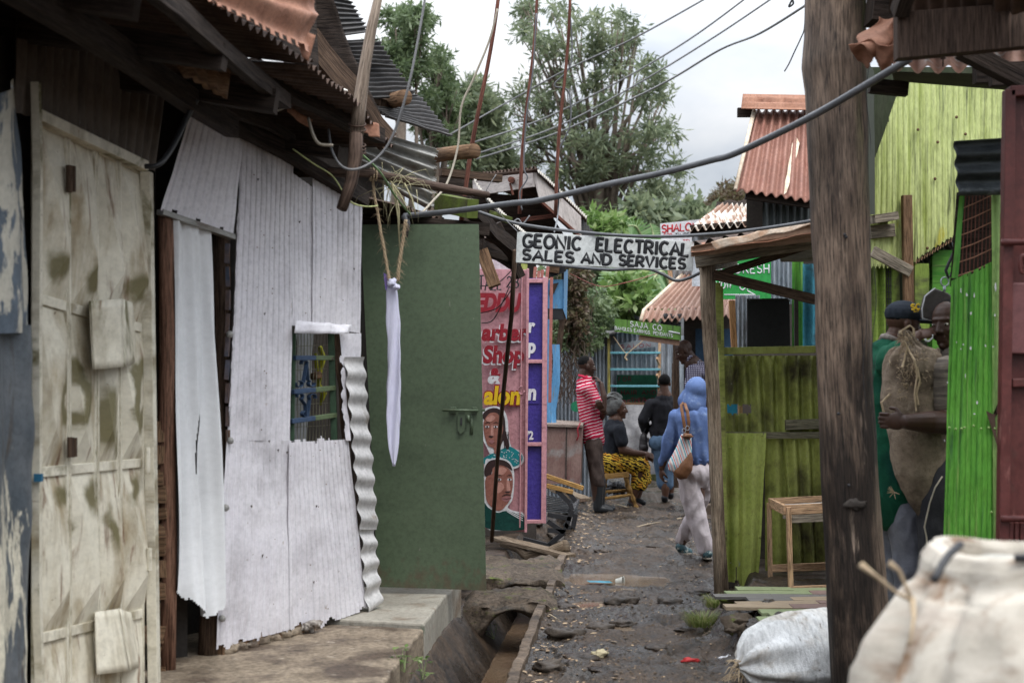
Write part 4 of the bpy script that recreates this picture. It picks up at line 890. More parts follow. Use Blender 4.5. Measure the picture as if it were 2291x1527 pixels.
# wire wrap on the crooked pole
m=MB()
for y in (278,290,325,333,341): m.tube([P(799+19*math.cos(t),y+5*math.sin(t),7.0-.04*math.sin(t)) for t in [k*.4 for k in range(17)]],.004,6)
o=m.build('wire_wrap',M_RUSTD,None,True); tag(o,'rusty wire wrapped round the joint of the crooked pole','wire wrap')
# ================================================================ twine and hanging strip of cloth
def fuzzy(pts,r,label,Y,fz=110):
    m=MB(); L=[P(x,y,Y) for x,y in pts]
    for ph in (0,2.1,4.2):
        q=[]
        for i in range(len(L)-1):
            for k in range(8):
                t=k/8; c=L[i].lerp(L[i+1],t); a=(i*8+k)*.9+ph; q.append(c+V((math.cos(a),math.sin(a),0))*r*.6)
        m.tube(q,r*.62,6)
    for k in range(fz):
        i=random.randrange(len(L)-1); c=L[i].lerp(L[i+1],rnd()); d=V((random.uniform(-1,1),random.uniform(-1,1),random.uniform(-1,.3))).normalized()
        l=random.uniform(.015,.05); m.tube([c,c+d*l*.5,c+d*l+V((0,0,-l*.3))],[.0009,.0007,.0004],3)
    o=m.build('twine',M_JUTE,None,True); return tag(o,label,'twine')
fuzzy([(833,392),(838,440),(846,480),(852,520),(860,560),(868,610),(872,628)],.0075,'hairy brown twine, the left one holding up the white cloth strip',7.85)
fuzzy([(908,492),(904,520),(898,560),(892,600),(890,632)],.009,'thick straw-coloured twine, the right one holding up the white cloth strip',7.85)
m=MB()
for q in (-4,2,8):
    m.tube([P(833+q+2*math.cos(t),390+14*math.sin(t),7.82-.035*math.cos(t)) for t in [k*.5 for k in range(14)]],.005,6)
o=m.build('twine_knot',M_JUTE,None,True); tag(o,'loops of twine tied round the horizontal branch','twine')
M_STRAW=mat('grass_fibre',[(.42,.38,.24),(.30,.28,.16)],scale=20,rough=.9)
m=MB()
for k in range(36):
    a=P(random.gauss(885,22),random.gauss(405,18),7.85); d=V((random.uniform(-1,1),random.uniform(-.5,.5),random.uniform(-1.3,.4))).normalized(); l=random.uniform(.05,.22)
    m.tube([a,a+d*l*.4+V((0,0,.01)),a+d*l*.8,a+d*l+V((0,0,-l*.4))],[.002,.0017,.0012,.0006],4)
for (x0,y0,x1,y1) in ((878,410,895,560),(884,420,893,520),(870,400,912,470),(905,410,930,480)):
    m.tube([P(x0,y0,7.85),P((x0+x1)/2+4,(y0+y1)/2,7.85),P(x1,y1,7.85)],.005,5)
o=m.build('fibre_tuft',M_STRAW,None,True); tag(o,'tangle of dry grass and fibre caught on the horizontal branch','fibre')
def strip(u,v):
    w=.048*(1 if v<.80 else max(.12,(1-v)/.20)**.7)
    return u,w
m=MB(); nv=60; Y=7.86
for j in range(nv+1):
    v=j/nv; cx=878+8*v-2+2*math.sin(v*5); cy=640+(1042-640)*v; w=.036*(1 if v<.82 else max(.06,(1-v)/.18)**.6)*(1+.07*math.sin(v*13)+.05*math.sin(v*37)+.04*noise.noise(V((v*60,0,0))))*(.75+.25*min(1,v*6))
    for i in range(9):
        u=i/8; c=P(cx,cy,Y); m.v.append((c.x+(u-.5)*2*w, c.y-.007*math.cos((u-.5)*7+v*5)-.006*math.sin(u*9+v*11), c.z))
for j in range(nv):
    for i in range(8):
        a=j*9+i; m.f.append((a,a+9,a+10,a+1)); m.uv.append([(i/8,j/nv),(i/8,(j+1)/nv),((i+1)/8,(j+1)/nv),((i+1)/8,j/nv)])
st=m.build('cloth_strip',mat('lilac_white_cloth',grain=.06,cols=[(.60,.60,.76),(.70,.70,.84)],scale=20,rough=.9,bump=.5,bscale=200),None,True,solid=.004)
tag(st,'narrow white cloth strip pointed at its foot, hanging from twine before the green door','cloth')
m=MB(); m.ball(P(876,632,7.84),(.03,.02,.02),12,8,nz=.8,seed=3); m.ball(P(888,642,7.83),(.02,.015,.014),10,8,nz=.8,seed=5); m.build('knot',MATS['lilac_white_cloth'],st,True)
m=MB(); m.sheet(P(858,610,7.86),P(866,614,7.86),P(874,650,7.86),P(862,648,7.86),nu=3,nv=6,dent=.01); m.build('purple_hem',mat('purple_cloth',[(.30,.22,.62)],rough=.8),st)
# electric tape end of the cable
m=MB(); m.tube([P(905,484,8.28),P(912,500,8.25),P(910,530,8.22)],[.02,.014,.006],7,wob=.4); o=m.build('tape_end',M_BLACK,None,True); tag(o,'black tape flapping from the left end of the thick cable','tape')
# ================================================================ sign board over the lane
sg=thing('hanging_sign','white board hung across the lane, hand-lettered GEONIC ELECTRICAL SALES AND SERVICES','sign',tuple(P(1350,560,9.3)))
TL,TR,BR,BL=P(1157,518,9.35),P(1553,540,9.2),P(1550,607,9.2),P(1154,587,9.35)
m=MB(); nb=(BL-TL).cross(TR-TL).normalized()
if nb.y>0: nb=-nb
m.poly([TL,BL,BR,TR],.018,nb); m.build('board',mat('white_board',[(.52,.54,.53),(.64,.655,.64)],scale=4,rough=.5,layers=[((.36,.36,.34),9,(1,3,1),.60,.74,.6),((.25,.20,.15),30,S1,.70,.75,.8)],bump=.15,bscale=40),sg,bevel=.002)
ux=(TR-TL).normalized(); uy=(TL-BL).normalized(); uy=(uy-ux*uy.dot(ux)).normalized(); W=(TR-TL).length; Hh=(TL-BL).length
M_INK=mat('black_paint',[(.016,.017,.019),(.03,.031,.034)],scale=20,rough=.35,bump=.4,bscale=60)
m=MB(); pxm=9.3/FP
letters(m,'GEONIC',BL+ux*(14*pxm)+uy*(37*pxm),ux,uy,27*pxm,4.4*pxm,fill=130*pxm,k=1.0,gap=.22)
letters(m,'ELECTRICAL',BL+ux*(180*pxm)+uy*(37*pxm),ux,uy,27*pxm,4.4*pxm,fill=204*pxm,gap=.22)
letters(m,'SALES',BL+ux*(15*pxm)+uy*(8*pxm),ux,uy,22*pxm,4.1*pxm,fill=115*pxm,gap=.22)
letters(m,'AND',BL+ux*(148*pxm)+uy*(8*pxm),ux,uy,22*pxm,4.1*pxm,fill=66*pxm,gap=.22)
letters(m,'SERVICES',BL+ux*(232*pxm)+uy*(8*pxm),ux,uy,22*pxm,4.1*pxm,fill=146*pxm,gap=.22)
m.build('lettering',M_INK,sg,True)
# ================================================================ barber stall: pink door, purple door
bs=thing('barber_stall','barber stall whose pink and purple painted doors stand open beyond the green door','stall',(.0,12.5,.1))
Y1=12.0
k1=Y1/FP
pTL,pTR,pBR,pBL=P(1040,600,Y1+.1),P(1183,603,Y1),P(1178,1190,Y1),P(1040,1178,Y1+.1)
m=MB(); m.poly([pTL,pBL,pBR,pTR],.04,V((0,-1,0))); pk=m.build('pink_door',M_PINK,bs,bevel=.004)
m=MB(); m.beam(P(1181,601,Y1-.01),P(1176,1190,Y1-.01),.022,.05,up=(0,1,0)); m.beam(P(1168,603,Y1-.005),P(1163,1180,Y1-.005),.012,.02,up=(0,1,0)); m.build('door_edge',M_PINK,pk,bevel=.004)
for x,y in ((1167,873),):
    m=MB(); m.tube([P(x+6*math.cos(t),y+9*math.sin(t),Y1-.02-.02*math.cos(t)) for t in [k*.5 for k in range(11)]],.006,6); m.build('door_ring',M_PINK,pk,True)
X=V((1,0,0)); Z=V((0,0,1))
def pp(x,y,o=.0): return P(x,y,Y1-o)
m=MB(); letters(m,'STALL',pp(1058,648,.012),X,Z,31*k1,2.1*k1,fill=64*k1,gap=.2); letters(m,'281',pp(1134,643,.012),X,Z,24*k1,2.1*k1,fill=36*k1,gap=.25); m.build('lettering',M_INK,pk,True)
M_CRIM=mat('crimson_paint',[(.20,.012,.022),(.27,.02,.03)],scale=20,rough=.4,bump=.2); M_WP=mat('white_paint',[(.62,.62,.64)],rough=.5,bump=.2); M_YP=mat('yellow_paint',[(.62,.38,.015),(.68,.45,.02)],scale=20,rough=.4,bump=.2)
ftext('EDDU',pp(1062,695,.004),X,Z,40*k1*1.35,M_CRIM,'lettering',pk,bold=.012,shear=.25,sx=.68)
for (t,x,y,h,sx) in (('arber',1078,760,44,.92),('Shop',1080,810,46,.88),('&',1094,852,36,.9)):
    ftext(t,pp(x-2,y+3,.002),X,Z,h*k1*1.12,M_WP,'lettering',pk,bold=.011,shear=.12,sx=sx); ftext(t,pp(x,y,.0045),X,Z,h*k1*1.12,M_CRIM,'lettering',pk,bold=.009,shear=.12,sx=sx)
ftext('alon',pp(1082,903,.002),X,Z,50*k1*1.12,M_CRIM,'lettering',pk,bold=.018,shear=.12,sx=.86); ftext('alon',pp(1082,903,.0045),X,Z,50*k1*1.12,M_YP,'lettering',pk,bold=.008,shear=.12,sx=.86)
# painted portraits: flat layers of paint
def pl(pts,o,mt,name,sm=True):
    if sm:
        q=[]; n=len(pts)
        for i in range(n):
            p0,p1,p2,p3=[V((*pts[(i+j-1)%n],0)) for j in range(4)]
            for k in range(4):
                t=k/4; c=.5*((2*p1)+(p2-p0)*t+(2*p0-5*p1+4*p2-p3)*t*t+(3*p1-p0-3*p2+p3)*t**3); q.append((c.x,c.y))
        pts=q
    ar=sum(pts[i][0]*pts[(i+1)%len(pts)][1]-pts[(i+1)%len(pts)][0]*pts[i][1] for i in range(len(pts)))
    if ar>0: pts=pts[::-1]
    m=MB(); m.poly([pp(max(x,1050),y,o) for x,y in pts],.0012,V((0,-1,0))); return m.build(name,mt,pk)
F_SK=mat('portrait_brown',[(.20,.075,.055),(.29,.125,.095)],scale=9,rough=.5,bump=.3); F_LT=mat('portrait_light',[(.46,.24,.20),(.38,.18,.14)],scale=12,rough=.5,bump=.3); F_DK=mat('portrait_dark',[(.035,.018,.018)],rough=.5); F_TEAL=mat('teal_paint',[(.008,.15,.17),(.012,.19,.21)],scale=9,rough=.4); F_GRN=mat('dark_green_paint',[(.004,.035,.030),(.008,.055,.045)],scale=12,rough=.4,bump=.3); F_LIP=mat('lip_paint',[(.30,.13,.13)],rough=.5)
def circ(cx,cy,rx,ry,n=10,rot=0): return [(cx+rx*math.cos(6.283*i/n)*math.cos(rot)-ry*math.sin(6.283*i/n)*math.sin(rot),cy+rx*math.cos(6.283*i/n)*math.sin(rot)+ry*math.sin(6.283*i/n)*math.cos(rot)) for i in range(n)]
# woman
pl([(1072,925),(1088,912),(1110,908),(1128,918),(1136,940),(1138,968),(1144,998),(1163,1008),(1172,1022),(1170,1035),(1150,1048),(1110,1042),(1090,1002),(1078,975)],.003,M_WP,'portrait_outline')
pl([(1074,1035),(1092,1018),(1112,1010),(1138,998),(1158,1008),(1169,1020),(1166,1033),(1150,1043),(1120,1040)],.005,F_TEAL,'portrait_shawl')
for i in range(46):
    t=i/45; x=1092+74*t+random.uniform(-2,2); y=1024-14*math.sin(t*3)+random.uniform(-9,12)+6*t
    if x<1169: pl(circ(x,y,1.1,1.1,6),.0065,M_WP,'portrait_dot',False)
pl([(1078,930),(1090,916),(1110,912),(1124,922),(1130,940),(1132,968),(1140,996),(1133,1004),(1126,985),(1118,1000),(1112,960),(1085,940)],.0055,F_DK,'portrait_hair')
pl([(1083,940),(1096,924),(1112,924),(1122,938),(1126,958),(1122,975),(1112,990),(1112,1012),(1106,1014),(1104,1002),(1092,996),(1085,978),(1082,958)],.007,F_SK,'portrait_face')
pl([(1088,935),(1100,928),(1108,934),(1100,942),(1090,942)],.0085,F_LT,'portrait_light'); pl([(1099,952),(1103,952),(1104,974),(1098,977)],.0085,F_LT,'portrait_light')
for x in (1090,1109): 
    pl(circ(x,954,4.5,2.6),.009,M_WP,'portrait_eye'); pl(circ(x,954,2.2,2.4),.0105,F_DK,'portrait_pupil'); pl([(x-6,947),(x,943),(x+7,946),(x,945)],.009,F_DK,'portrait_brow')
pl([(1093,975),(1099,979),(1104,975),(1099,974)],.009,F_DK,'portrait_nostril'); pl([(1094,987),(1100,983),(1106,986),(1100,992)],.009,F_LIP,'portrait_lip'); pl(circ(1136,968,3,3),.009,M_WP,'portrait_earring')
for x in (1127,1131,1136): pl([(x,965),(x+2,965),(x+3,1002),(x+1,1004)],.0095,F_DK,'portrait_braid',False)
# man
pl([(1084,1040),(1098,1026),(1124,1024),(1142,1034),(1150,1055),(1150,1090),(1146,1118),(1136,1134),(1150,1142),(1172,1148),(1172,1176),(1080,1176)],.008,M_WP,'portrait_outline')
pl([(1082,1125),(1092,1134),(1112,1146),(1130,1142),(1150,1146),(1170,1152),(1171,1184),(1082,1178)],.0095,F_GRN,'portrait_jersey')
for q in (0,5,10): pl([(1134,1137+q*.5),(1170,1153+q),(1170,1155+q),(1134,1139+q*.5)],.0108,M_WP,'portrait_stripe',False)
pl([(1084,1062),(1085,1044),(1098,1029),(1124,1028),(1140,1037),(1146,1052),(1132,1044),(1106,1044),(1098,1064),(1090,1066)],.0110,F_DK,'portrait_hair')
pl([(1087,1068),(1100,1060),(1103,1046),(1120,1040),(1138,1048),(1146,1062),(1147,1088),(1140,1118),(1130,1132),(1122,1140),(1108,1140),(1090,1122),(1086,1095)],.0118,F_SK,'portrait_face')
pl([(1108,1050),(1122,1044),(1134,1050),(1126,1060),(1112,1060)],.0132,F_LT,'portrait_light'); pl([(1134,1072),(1138,1072),(1142,1094),(1134,1098)],.0132,F_LT,'portrait_light'); pl([(1106,1085),(1120,1078),(1128,1090),(1116,1102),(1108,1098)],.0128,F_LT,'portrait_light')
for x in (1117,1140): 
    pl(circ(x,1072,4.6,2.8),.0136,M_WP,'portrait_eye'); pl(circ(x,1072,2.2,2.5),.015,F_DK,'portrait_pupil'); pl([(x-7,1065),(x,1061),(x+6,1064),(x,1063)],.0136,F_DK,'portrait_brow')
pl([(1129,1099),(1136,1102),(1143,1098),(1136,1098)],.0136,F_DK,'portrait_nostril'); pl([(1122,1110),(1133,1104),(1145,1108),(1134,1107)],.0138,F_DK,'portrait_moustache'); pl([(1122,1114),(1134,1109),(1144,1113),(1136,1121),(1127,1120)],.0136,F_LIP,'portrait_lip'); pl([(1122,1114),(1134,1114.5),(1144,1113),(1134,1116)],.0148,F_DK,'portrait_mouth')
# purple door beyond
Y2=13.0; k2=Y2/FP
def p2(x,y,o=0): return P(x,y,Y2-o)
m=MB(); m.poly([p2(1100,622),p2(1100,1168),p2(1222,1168),p2(1226,622)],.03,V((0,-1,0))); pu=m.build('purple_door',M_PURPLE,bs)
m=MB(); m.beam(p2(1220,620,.02),p2(1216,1170,.02),.045,.04,up=(0,1,0)); m.beam(p2(1150,628,.018),p2(1226,628,.018),.038,.035,up=(0,1,0))
for y in (808,993,1166): m.beam(p2(1150,y,.018),p2(1214,y,.018),.034,.035,up=(0,1,0))
m.build('door_frame',M_PINK,pu,bevel=.004)
m=MB(); m.beam(p2(1150,902,.005),p2(1205,902,.005),.006,.006); m.build('batten',M_PURPLE,pu)
for (t,x,y,h) in (('r',1181,742,36),('p',1180,788,38),('n',1180,893,42)): ftext(t,p2(x,y,.006),X,Z,h*k2*1.15,M_WP,'lettering',pu,bold=.008,shear=.1,sx=.8)
ftext('72',p2(1174,982,.006),X,Z,19*k2*1.35,M_WP,'lettering',pu,bold=.004,sx=.75)
# wall of the stall above and behind the doors
m=MB(); m.sheet(P(1060,545,12.6),P(1160,560,13),P(1160,640,13),P(1060,640,12.6),waves=7,amp=.02,nv=4); m.build('wall_sheet',mat('pinkish_zinc',[(.46,.38,.42),(.54,.47,.50)],scale=3,rough=.5),bs,True)
m=MB()
for x in (1198,1206,1214,1226): m.beam(P(x,600+random.uniform(-5,12),13.5),P(x-4,640,13.5),.03,.02); m.beam(P(x+8,620,13.6),P(x+4,900,13.6),.03,.02)
m.build('batten',mat('salmon_timber',[(.30,.10,.085),(.38,.15,.12)],scale=9,rough=.7),bs)
m=MB(); m.sheet(P(1160,575,13.3),P(1180,575,13.3),P(1180,640,13.3),P(1160,640,13.3),nu=2,nv=2); m.build('green_panel',M_OLIVE,bs)
shell(bs,[(P(1040,560,13.6),P(1200,560,14.4),P(1200,1240,14.4),P(1040,1240,13.6))])
# roof with the white fascia boards over the barber stall
F=13.6
m=MB(); m.beam(P(1060,420,F+.6),P(1195,398,F),.03,.17,seg=3); m.build('fascia',mat('flaking_white_timber',[(.40,.355,.33),(.52,.475,.45)],scale=6,stretch=(.4,5,1),rough=.7,layers=[((.12,.09,.07),14,(.5,2.5,1),.60,.70,.9)],bump=.4,bscale=30),bs)
m=MB(); m.poly([P(1192,388,F),P(1206,445,F),P(1301,528,F+.6),P(1300,484,F+.6),P(1201,386,F)],.03,V((0,-1,0))); m.build('fascia',MATS['flaking_white_timber'],bs)
m=MB(); m.sheet(P(1040,392,F+1.2),P(1200,376,F-.1),P(1312,490,F+.7),P(1312,500,F+2.5),waves=20,amp=.02,nv=6,dent=.01); m.sheet(P(1040,394,F+.6),P(1200,378,F-.15),P(1196,386,F-.1),P(1042,402,F+.6),nu=10,nv=2); m.build('roof',M_RUSTD,bs,True,solid=.004)
m=MB()
for k in range(26):
    q=k/25; a=P(1202+106*q,380+102*q**1.05,F+.6*q-.1); m.poly([a,a+V((.026,0,0)),a+V((.012,-.01,-.035))],.001)
m.build('eave_teeth',M_RUSTW,bs)
m=MB(); m.sheet(P(1298,487,F+.7),P(1328,520,F+1.2),P(1330,560,F+1.2),P(1302,528,F+.7),waves=5,amp=.02,nv=6); m.build('roof_end',M_DARKZ,bs,True)
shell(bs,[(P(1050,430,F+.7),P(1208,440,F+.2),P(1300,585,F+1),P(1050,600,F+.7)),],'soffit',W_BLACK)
m=MB(); m.beam(P(1165,492,F+.3),P(1245,482,F+.3),.03,.04); m.beam(P(1208,450,F-.02),P(1300,532,F+.58),.03,.03); m.tube([P(1143,402,F-.1),P(1147,404,F+.3)],.03,12); m.tube([P(1141,410,F-.05),P(1148,436,F-.05)],.012,6); m.build('soffit_batten',W_RED,bs)
# ================================================================ big pole
bp=thing('utility_pole','thick weathered brown wooden pole standing in front of the green stall, taller than the picture','pole',(1.66,6.8,.2))
m=MB(); pts=[];rs=[]
ctr=[(1895,-900,66),(1880,-200,67),(1868,0,68),(1866,80,67),(1866,145,71),(1870,200,68),(1874,320,67),(1880,480,64),(1886,700,62),(1893,900,62),(1905,1150,64),(1916,1300,66),(1926,1450,68),(1934,1600,72)]
for i in range(len(ctr)-1):
    a,b=ctr[i],ctr[i+1]
    for k in range(6):
        t=k/6; pts.append(P(a[0]+(b[0]-a[0])*t,a[1]+(b[1]-a[1])*t,6.8)); rs.append((a[2]+(b[2]-a[2])*t)/FP*6.8)
m.tube(pts,rs,36,wob=.07)
def polex(nt,src,col,nz,ramp):
    # dark tar bands and green algae at the upper right side, with outlines of their own
    N=nt.nodes;L=nt.links
    sp=N.new('ShaderNodeSeparateXYZ'); tc=N.new('ShaderNodeTexCoord'); L.new(tc.outputs['Object'],sp.inputs[0])
    def mr(o,a,b,c=0,d=1):
        q=N.new('ShaderNodeMapRange'); L.new(o,q.inputs[0]); q.inputs[1].default_value=a;q.inputs[2].default_value=b;q.inputs[3].default_value=c;q.inputs[4].default_value=d; return q.outputs[0]
    ax=mr(sp.outputs[0],1.60,1.70); az=mr(sp.outputs[2],2.3,2.9)
    mu=N.new('ShaderNodeMath'); mu.operation='MULTIPLY'; L.new(ax,mu.inputs[0]); L.new(az,mu.inputs[1])
    n=ramp(nz(9,(.3,2,1),off=4),[(.40,0.0),(.60,1.0)])
    m2=N.new('ShaderNodeMath'); m2.operation='MULTIPLY'; L.new(mu.outputs[0],m2.inputs[0]); L.new(n,m2.inputs[1])
    mx=N.new('ShaderNodeMix'); mx.data_type='RGBA'; L.new(m2.outputs[0],mx.inputs[0]); L.new(col,mx.inputs[6]); mx.inputs[7].default_value=(.085,.12,.02,1)
    return mx.outputs[2]
M_POLE=mat('pole_wood',[(.045,.028,.020),(.19,.135,.098),(.095,.062,.043)],scale=3.2,stretch=(.5,1.8,1),rough=.62,rvar=.12,grain=.6,gsc=22,gst=(.35,4,1),
   layers=[((.022,.015,.011),1.7,(.5,1.7,1),.46,.60,.6),((.33,.25,.19),6,(.3,3,1),.60,.74,.8),((.02,.014,.01),12,(.12,7,1),.63,.70,.9)],bump=.6,bscale=16,bstretch=(.3,9,1),extra=polex)
m.build('shaft',M_POLE,bp,True)
m=MB()
for k in range(4):
    t=random.uniform(-.8,.9); z=random.uniform(.5,3); x=1.62+.12*t; m.tube([V((x+.01*math.sin(q*.9+k),6.8-.143*math.sqrt(max(.05,1-(t*.83)**2))+.002,z+q*.07)) for q in range(9)],[.0005]+[.0018]*7+[.0005],5)
m.build('crack',M_BLACK,bp)
m=MB(); a=P(1912,1128,6.655); m.ball(a+V((0,.006,0)),(.046,.012,.022),14,9,nz=.7,seed=4); m.build('knot_hole',M_INSIDE,bp,True)
m=MB(); m.tube([P(1912-38+k*9.5,1116-22*math.sin(k/8*3.14),6.65) for k in range(9)],[.001,.003,.005,.006,.006,.006,.005,.003,.001],7,wob=.3); pass
m=MB()
for x,y in ((1890,525),(1893,530),(1876,925),(1899,1085)): m.ball(P(x,y,6.655),.008,6,5)
m.build('nail',M_BLACK,bp,True)
# ================================================================ green stall
st=thing('market_stall','stall with olive green corrugated front, timber post and sagging rusty roof, beside the big pole','stall',(1.9,10,.1))
SY=10.0
def s_(x,y,o=0): return P(x,y,SY-o)
m=MB(); pts=[(1583,585),(1584,680),(1590,780),(1597,900),(1602,1050),(1608,1200),(1616,1378)]
m.tube([P(x,y,9.5) for x,y in pts],[.054,.052,.048,.046,.045,.044,.048],14,wob=.22); m.build('post',wood('grey_post',(.19,.135,.095),(.33,.26,.19),layers=[((.07,.045,.03),4,(.5,1.5,1),.5,.7,.9)]),st,True)
m=MB(); m.beam(s_(1611,640,.1),s_(1622,1300,.1),.035,.05); m.beam(s_(1606,632,.2),s_(1607,778,.2),.035,.03); m.build('green_post',M_OLIVE,st)
m=MB(); m.beam(s_(1612,785,.06),s_(1828,781,.06),.055,.05,seg=3); m.build('rail',M_OLIVE,st,bevel=.003)
m=MB(); m.sheet(s_(1613,795),s_(1860,795),s_(1862,972),s_(1620,972),waves=8.5,amp=.032,nv=44,dent=.022,keep=lambda u,v:not(.05<u<.27 and .58<v<.77 and abs(v-.675)<.055+.035*noise.noise(V((u*40,0,2))) )); m.build('front_sheet',M_OLIVE,st,True)
m=MB(); m.poly([s_(x,y,-.25) for x,y in((1620,905),(1632,932),(1650,932),(1650,900))],.004,V((0,-1,0))); m.build('blue_board',mat('sky_paint',[(.03,.25,.42)],rough=.5),st)
m=MB(); m.beam(s_(1656,890,-.2),s_(1656,940,-.2),.03,.02); m.build('inner_stick',W_PALE,st)
m=MB(); m.beam(s_(1614,973,.03),s_(1845,973,.03),.05,.045,seg=2); m.beam(s_(1757,950,.05),s_(1845,947,.05),.04,.07,seg=2); m.build('mid_rail',wood('greenish_grey_timber',(.115,.105,.07),(.19,.175,.12)),st,bevel=.003)
m=MB(); m.sheet(s_(1616,968,.07),s_(1715,968,.07),s_(1697,1316,.10),s_(1627,1318,.08),waves=2.4,amp=.022,nu=36,nv=70,dent=.035,dsc=3,keep=lambda u,v:v<.985-.05*noise.noise(V((u*5,2,0)))-.04*abs(u-.9) and not(v>.86 and abs(u-.28)<.012)); m.build('front_sheet',M_OLIVEL,st,True)
m=MB()
for x,y in ((1623,972),(1664,975),(1706,973),(1632,1000),(1700,1200)): m.ball(s_(x,y,.1),.009,7,5)
m.build('nail_cap',M_OLIVEL,st,True)
m=MB(); m.sheet(s_(1712,978,-.02),s_(1765,978,-.02),s_(1775,1300,-.02),s_(1712,1300,-.02),waves=1.5,amp=.02,nu=14,nv=30,dent=.02); m.sheet(s_(1752,978,.0),s_(1870,978,.0),s_(1880,1290,.0),s_(1768,1290,.0),waves=4,amp=.032,nv=30,dent=.02); m.build('front_sheet',M_OLIVE,st,True)
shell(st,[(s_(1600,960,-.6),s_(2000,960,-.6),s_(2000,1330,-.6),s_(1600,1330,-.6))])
# roof and braces
m=MB(); m.sheet(P(1546,546,9.3),P(1830,496,9.3),P(1830,520,8.9),P(1546,566,9.1),waves=0,nu=30,nv=10,dent=.015); m.build('roof_front',M_RUST,st,True)
m=MB(); m.sheet(P(1546,552,9.1),P(1830,500,8.9),P(1830,538,8.95),P(1546,574,9.15),waves=1.5,amp=.014,axis='v',nu=30,nv=10,dent=.012); m.build('roof_edge',mat('brown_rust',[(.22,.13,.085),(.34,.22,.15)],scale=4,stretch=(.6,3,1),rough=.7,bump=.3),st,True,solid=.003)
m=MB(); m.sheet(P(1590,541,9.02),P(1815,491,8.82),P(1815,502,8.80),P(1600,560,9.0),nu=40,nv=5,dent=.012,disp=lambda u,v:V((0,-.02*math.sin(u*6),.006*math.sin(u*14)))); m.build('curled_edge',mat('chalky_rust',[(.55,.47,.38),(.36,.22,.14)],scale=14,rough=.8,bump=.4),st,True,solid=.004)
m=MB(); m.sheet(P(1546,546,9.2),P(1860,492,8.95),P(1960,470,10.8),P(1610,540,11.2),waves=9,amp=.018,nv=10); m.build('roof',M_RUSTD,st,True)
m=MB(); m.beam(P(1555,583,9.45),P(1840,535,9.35),.07,.10,seg=4,wob=.01); m.beam(P(1575,592,9.5),P(1640,585,11.0),.07,.08); m.build('roof_beam',W_GREY,st,bevel=.004)
m=MB(); m.beam(P(1596,618,9.45),P(1832,542,9.45),.045,.05,seg=2); m.beam(P(1596,614,9.42),P(1832,672,9.38),.045,.065,seg=2); m.build('brace',W_DARK,st)
m=MB(); m.poly([P(x,y,10.6) for x,y in((1672,668),(1672,776),(1768,776),(1766,668))],.03,V((0,-1,0))); m.build('black_board',M_BLACKP,st); m=MB(); m.tube([P(x,y,10.56) for x,y in((1676,670),(1762,669),(1767,674))],.008,6); m.build('board_edge',M_BLACK,st)
m=MB(); m.beam(P(1637,672,11.2),P(1643,782,11.2),.045,.04); m.build('orange_post',wood('orange_timber',(.34,.17,.07),(.44,.24,.11)),st)
m=MB(); m.sheet(P(1645,660,11.4),P(1700,660,11.4),P(1700,785,11.4),P(1645,785,11.4),waves=6,amp=.014,nv=4); m.sheet(P(1725,575,11.6),P(1775,570,11.6),P(1775,680,11.6),P(1725,680,11.6),waves=5,amp=.014,nv=4); m.build('back_sheet',M_ZINC,st,True)
m=MB(); m.sheet(P(1772,560,11.2),P(1797,560,11.2),P(1799,785,11.2),P(1772,785,11.2),waves=1,amp=.01,nv=6); m.build('green_frame',M_GREEN,st,True)
m=MB(); m.beam(P(1781,670,11.1),P(1782,785,11.1),.03,.03); m.build('dark_gap',M_INSIDE,st)
m=MB(); m.sheet(P(1796,590,11.1),P(1850,590,11.1),P(1850,785,11.1),P(1796,785,11.1),waves=2,amp=.02,nv=6,dent=.01); m.build('blue_sheet',mat('turquoise_sheet',[(.06,.30,.42),(.12,.40,.52)],scale=3,stretch=(2,.8,1),rough=.5,layers=[((.05,.05,.055),3,S1,.56,.68,.6),((.07,.22,.06),4,S1,.62,.7,.5)],bump=.2),st,True)
m=MB(); m.sheet(P(1740,545,10.2),P(1840,528,10.0),P(1840,585,10.2),P(1748,585,10.3),waves=2,amp=.01,axis='v',nu=10,nv=10,dent=.01); m.build('inner_roof_sheet',M_GREYZ,st,True)
# green arrow sign in the stall's roof space
gsn=thing('arrow_sign','bright green painted sign with white lettering and an arrow pointing right, behind the braces','sign',tuple(P(1663,670,12.2)))
GY=12.2; kg=GY/FP
m=MB(); m.poly([P(x,y,GY) for x,y in((1596,562),(1596,669),(1729,669),(1729,562))],.02,V((0,-1,0))); m.build('board',mat('sign_green',[(.025,.24,.05),(.035,.28,.065)],scale=5,rough=.45,bump=.1),gsn)
def gp(x,y): return P(x,y,GY-.001)
m=MB(); letters(m,'H',gp(1602,611),X,Z,19*kg,1.7*kg,gap=.2); letters(m,'DRESH',gp(1646,611),X,Z,19*kg,1.7*kg,fill=74*kg,gap=.3); letters(m,'NOW',gp(1602,645),X,Z,15*kg,1.6*kg,fill=34*kg,gap=.3); letters(m,'ONLY',gp(1655,648),X,Z,15*kg,1.6*kg,fill=58*kg,gap=.3)
m.tube([gp(1620,659),gp(1688,659)],1.5*kg,6,flat=(V((0,1,0)),.3)); m.tube([gp(1672,650),gp(1690,659),gp(1676,668)],1.6*kg,6,flat=(V((0,1,0)),.3)); m.build('lettering',M_WP,gsn,True)
m=MB(); m.poly([P(x,y,GY-.001) for x,y in circ(1634,590,9,6)][::-1],.002,V((0,-1,0))); m.build('red_mark',M_CRIM,gsn); m=MB(); m.poly([P(x,y,GY-.001) for x,y in((1623,597),(1623,607),(1643,605),(1643,596))],.002,V((0,-1,0))); m.build('grey_mark',M_ZINC,gsn)
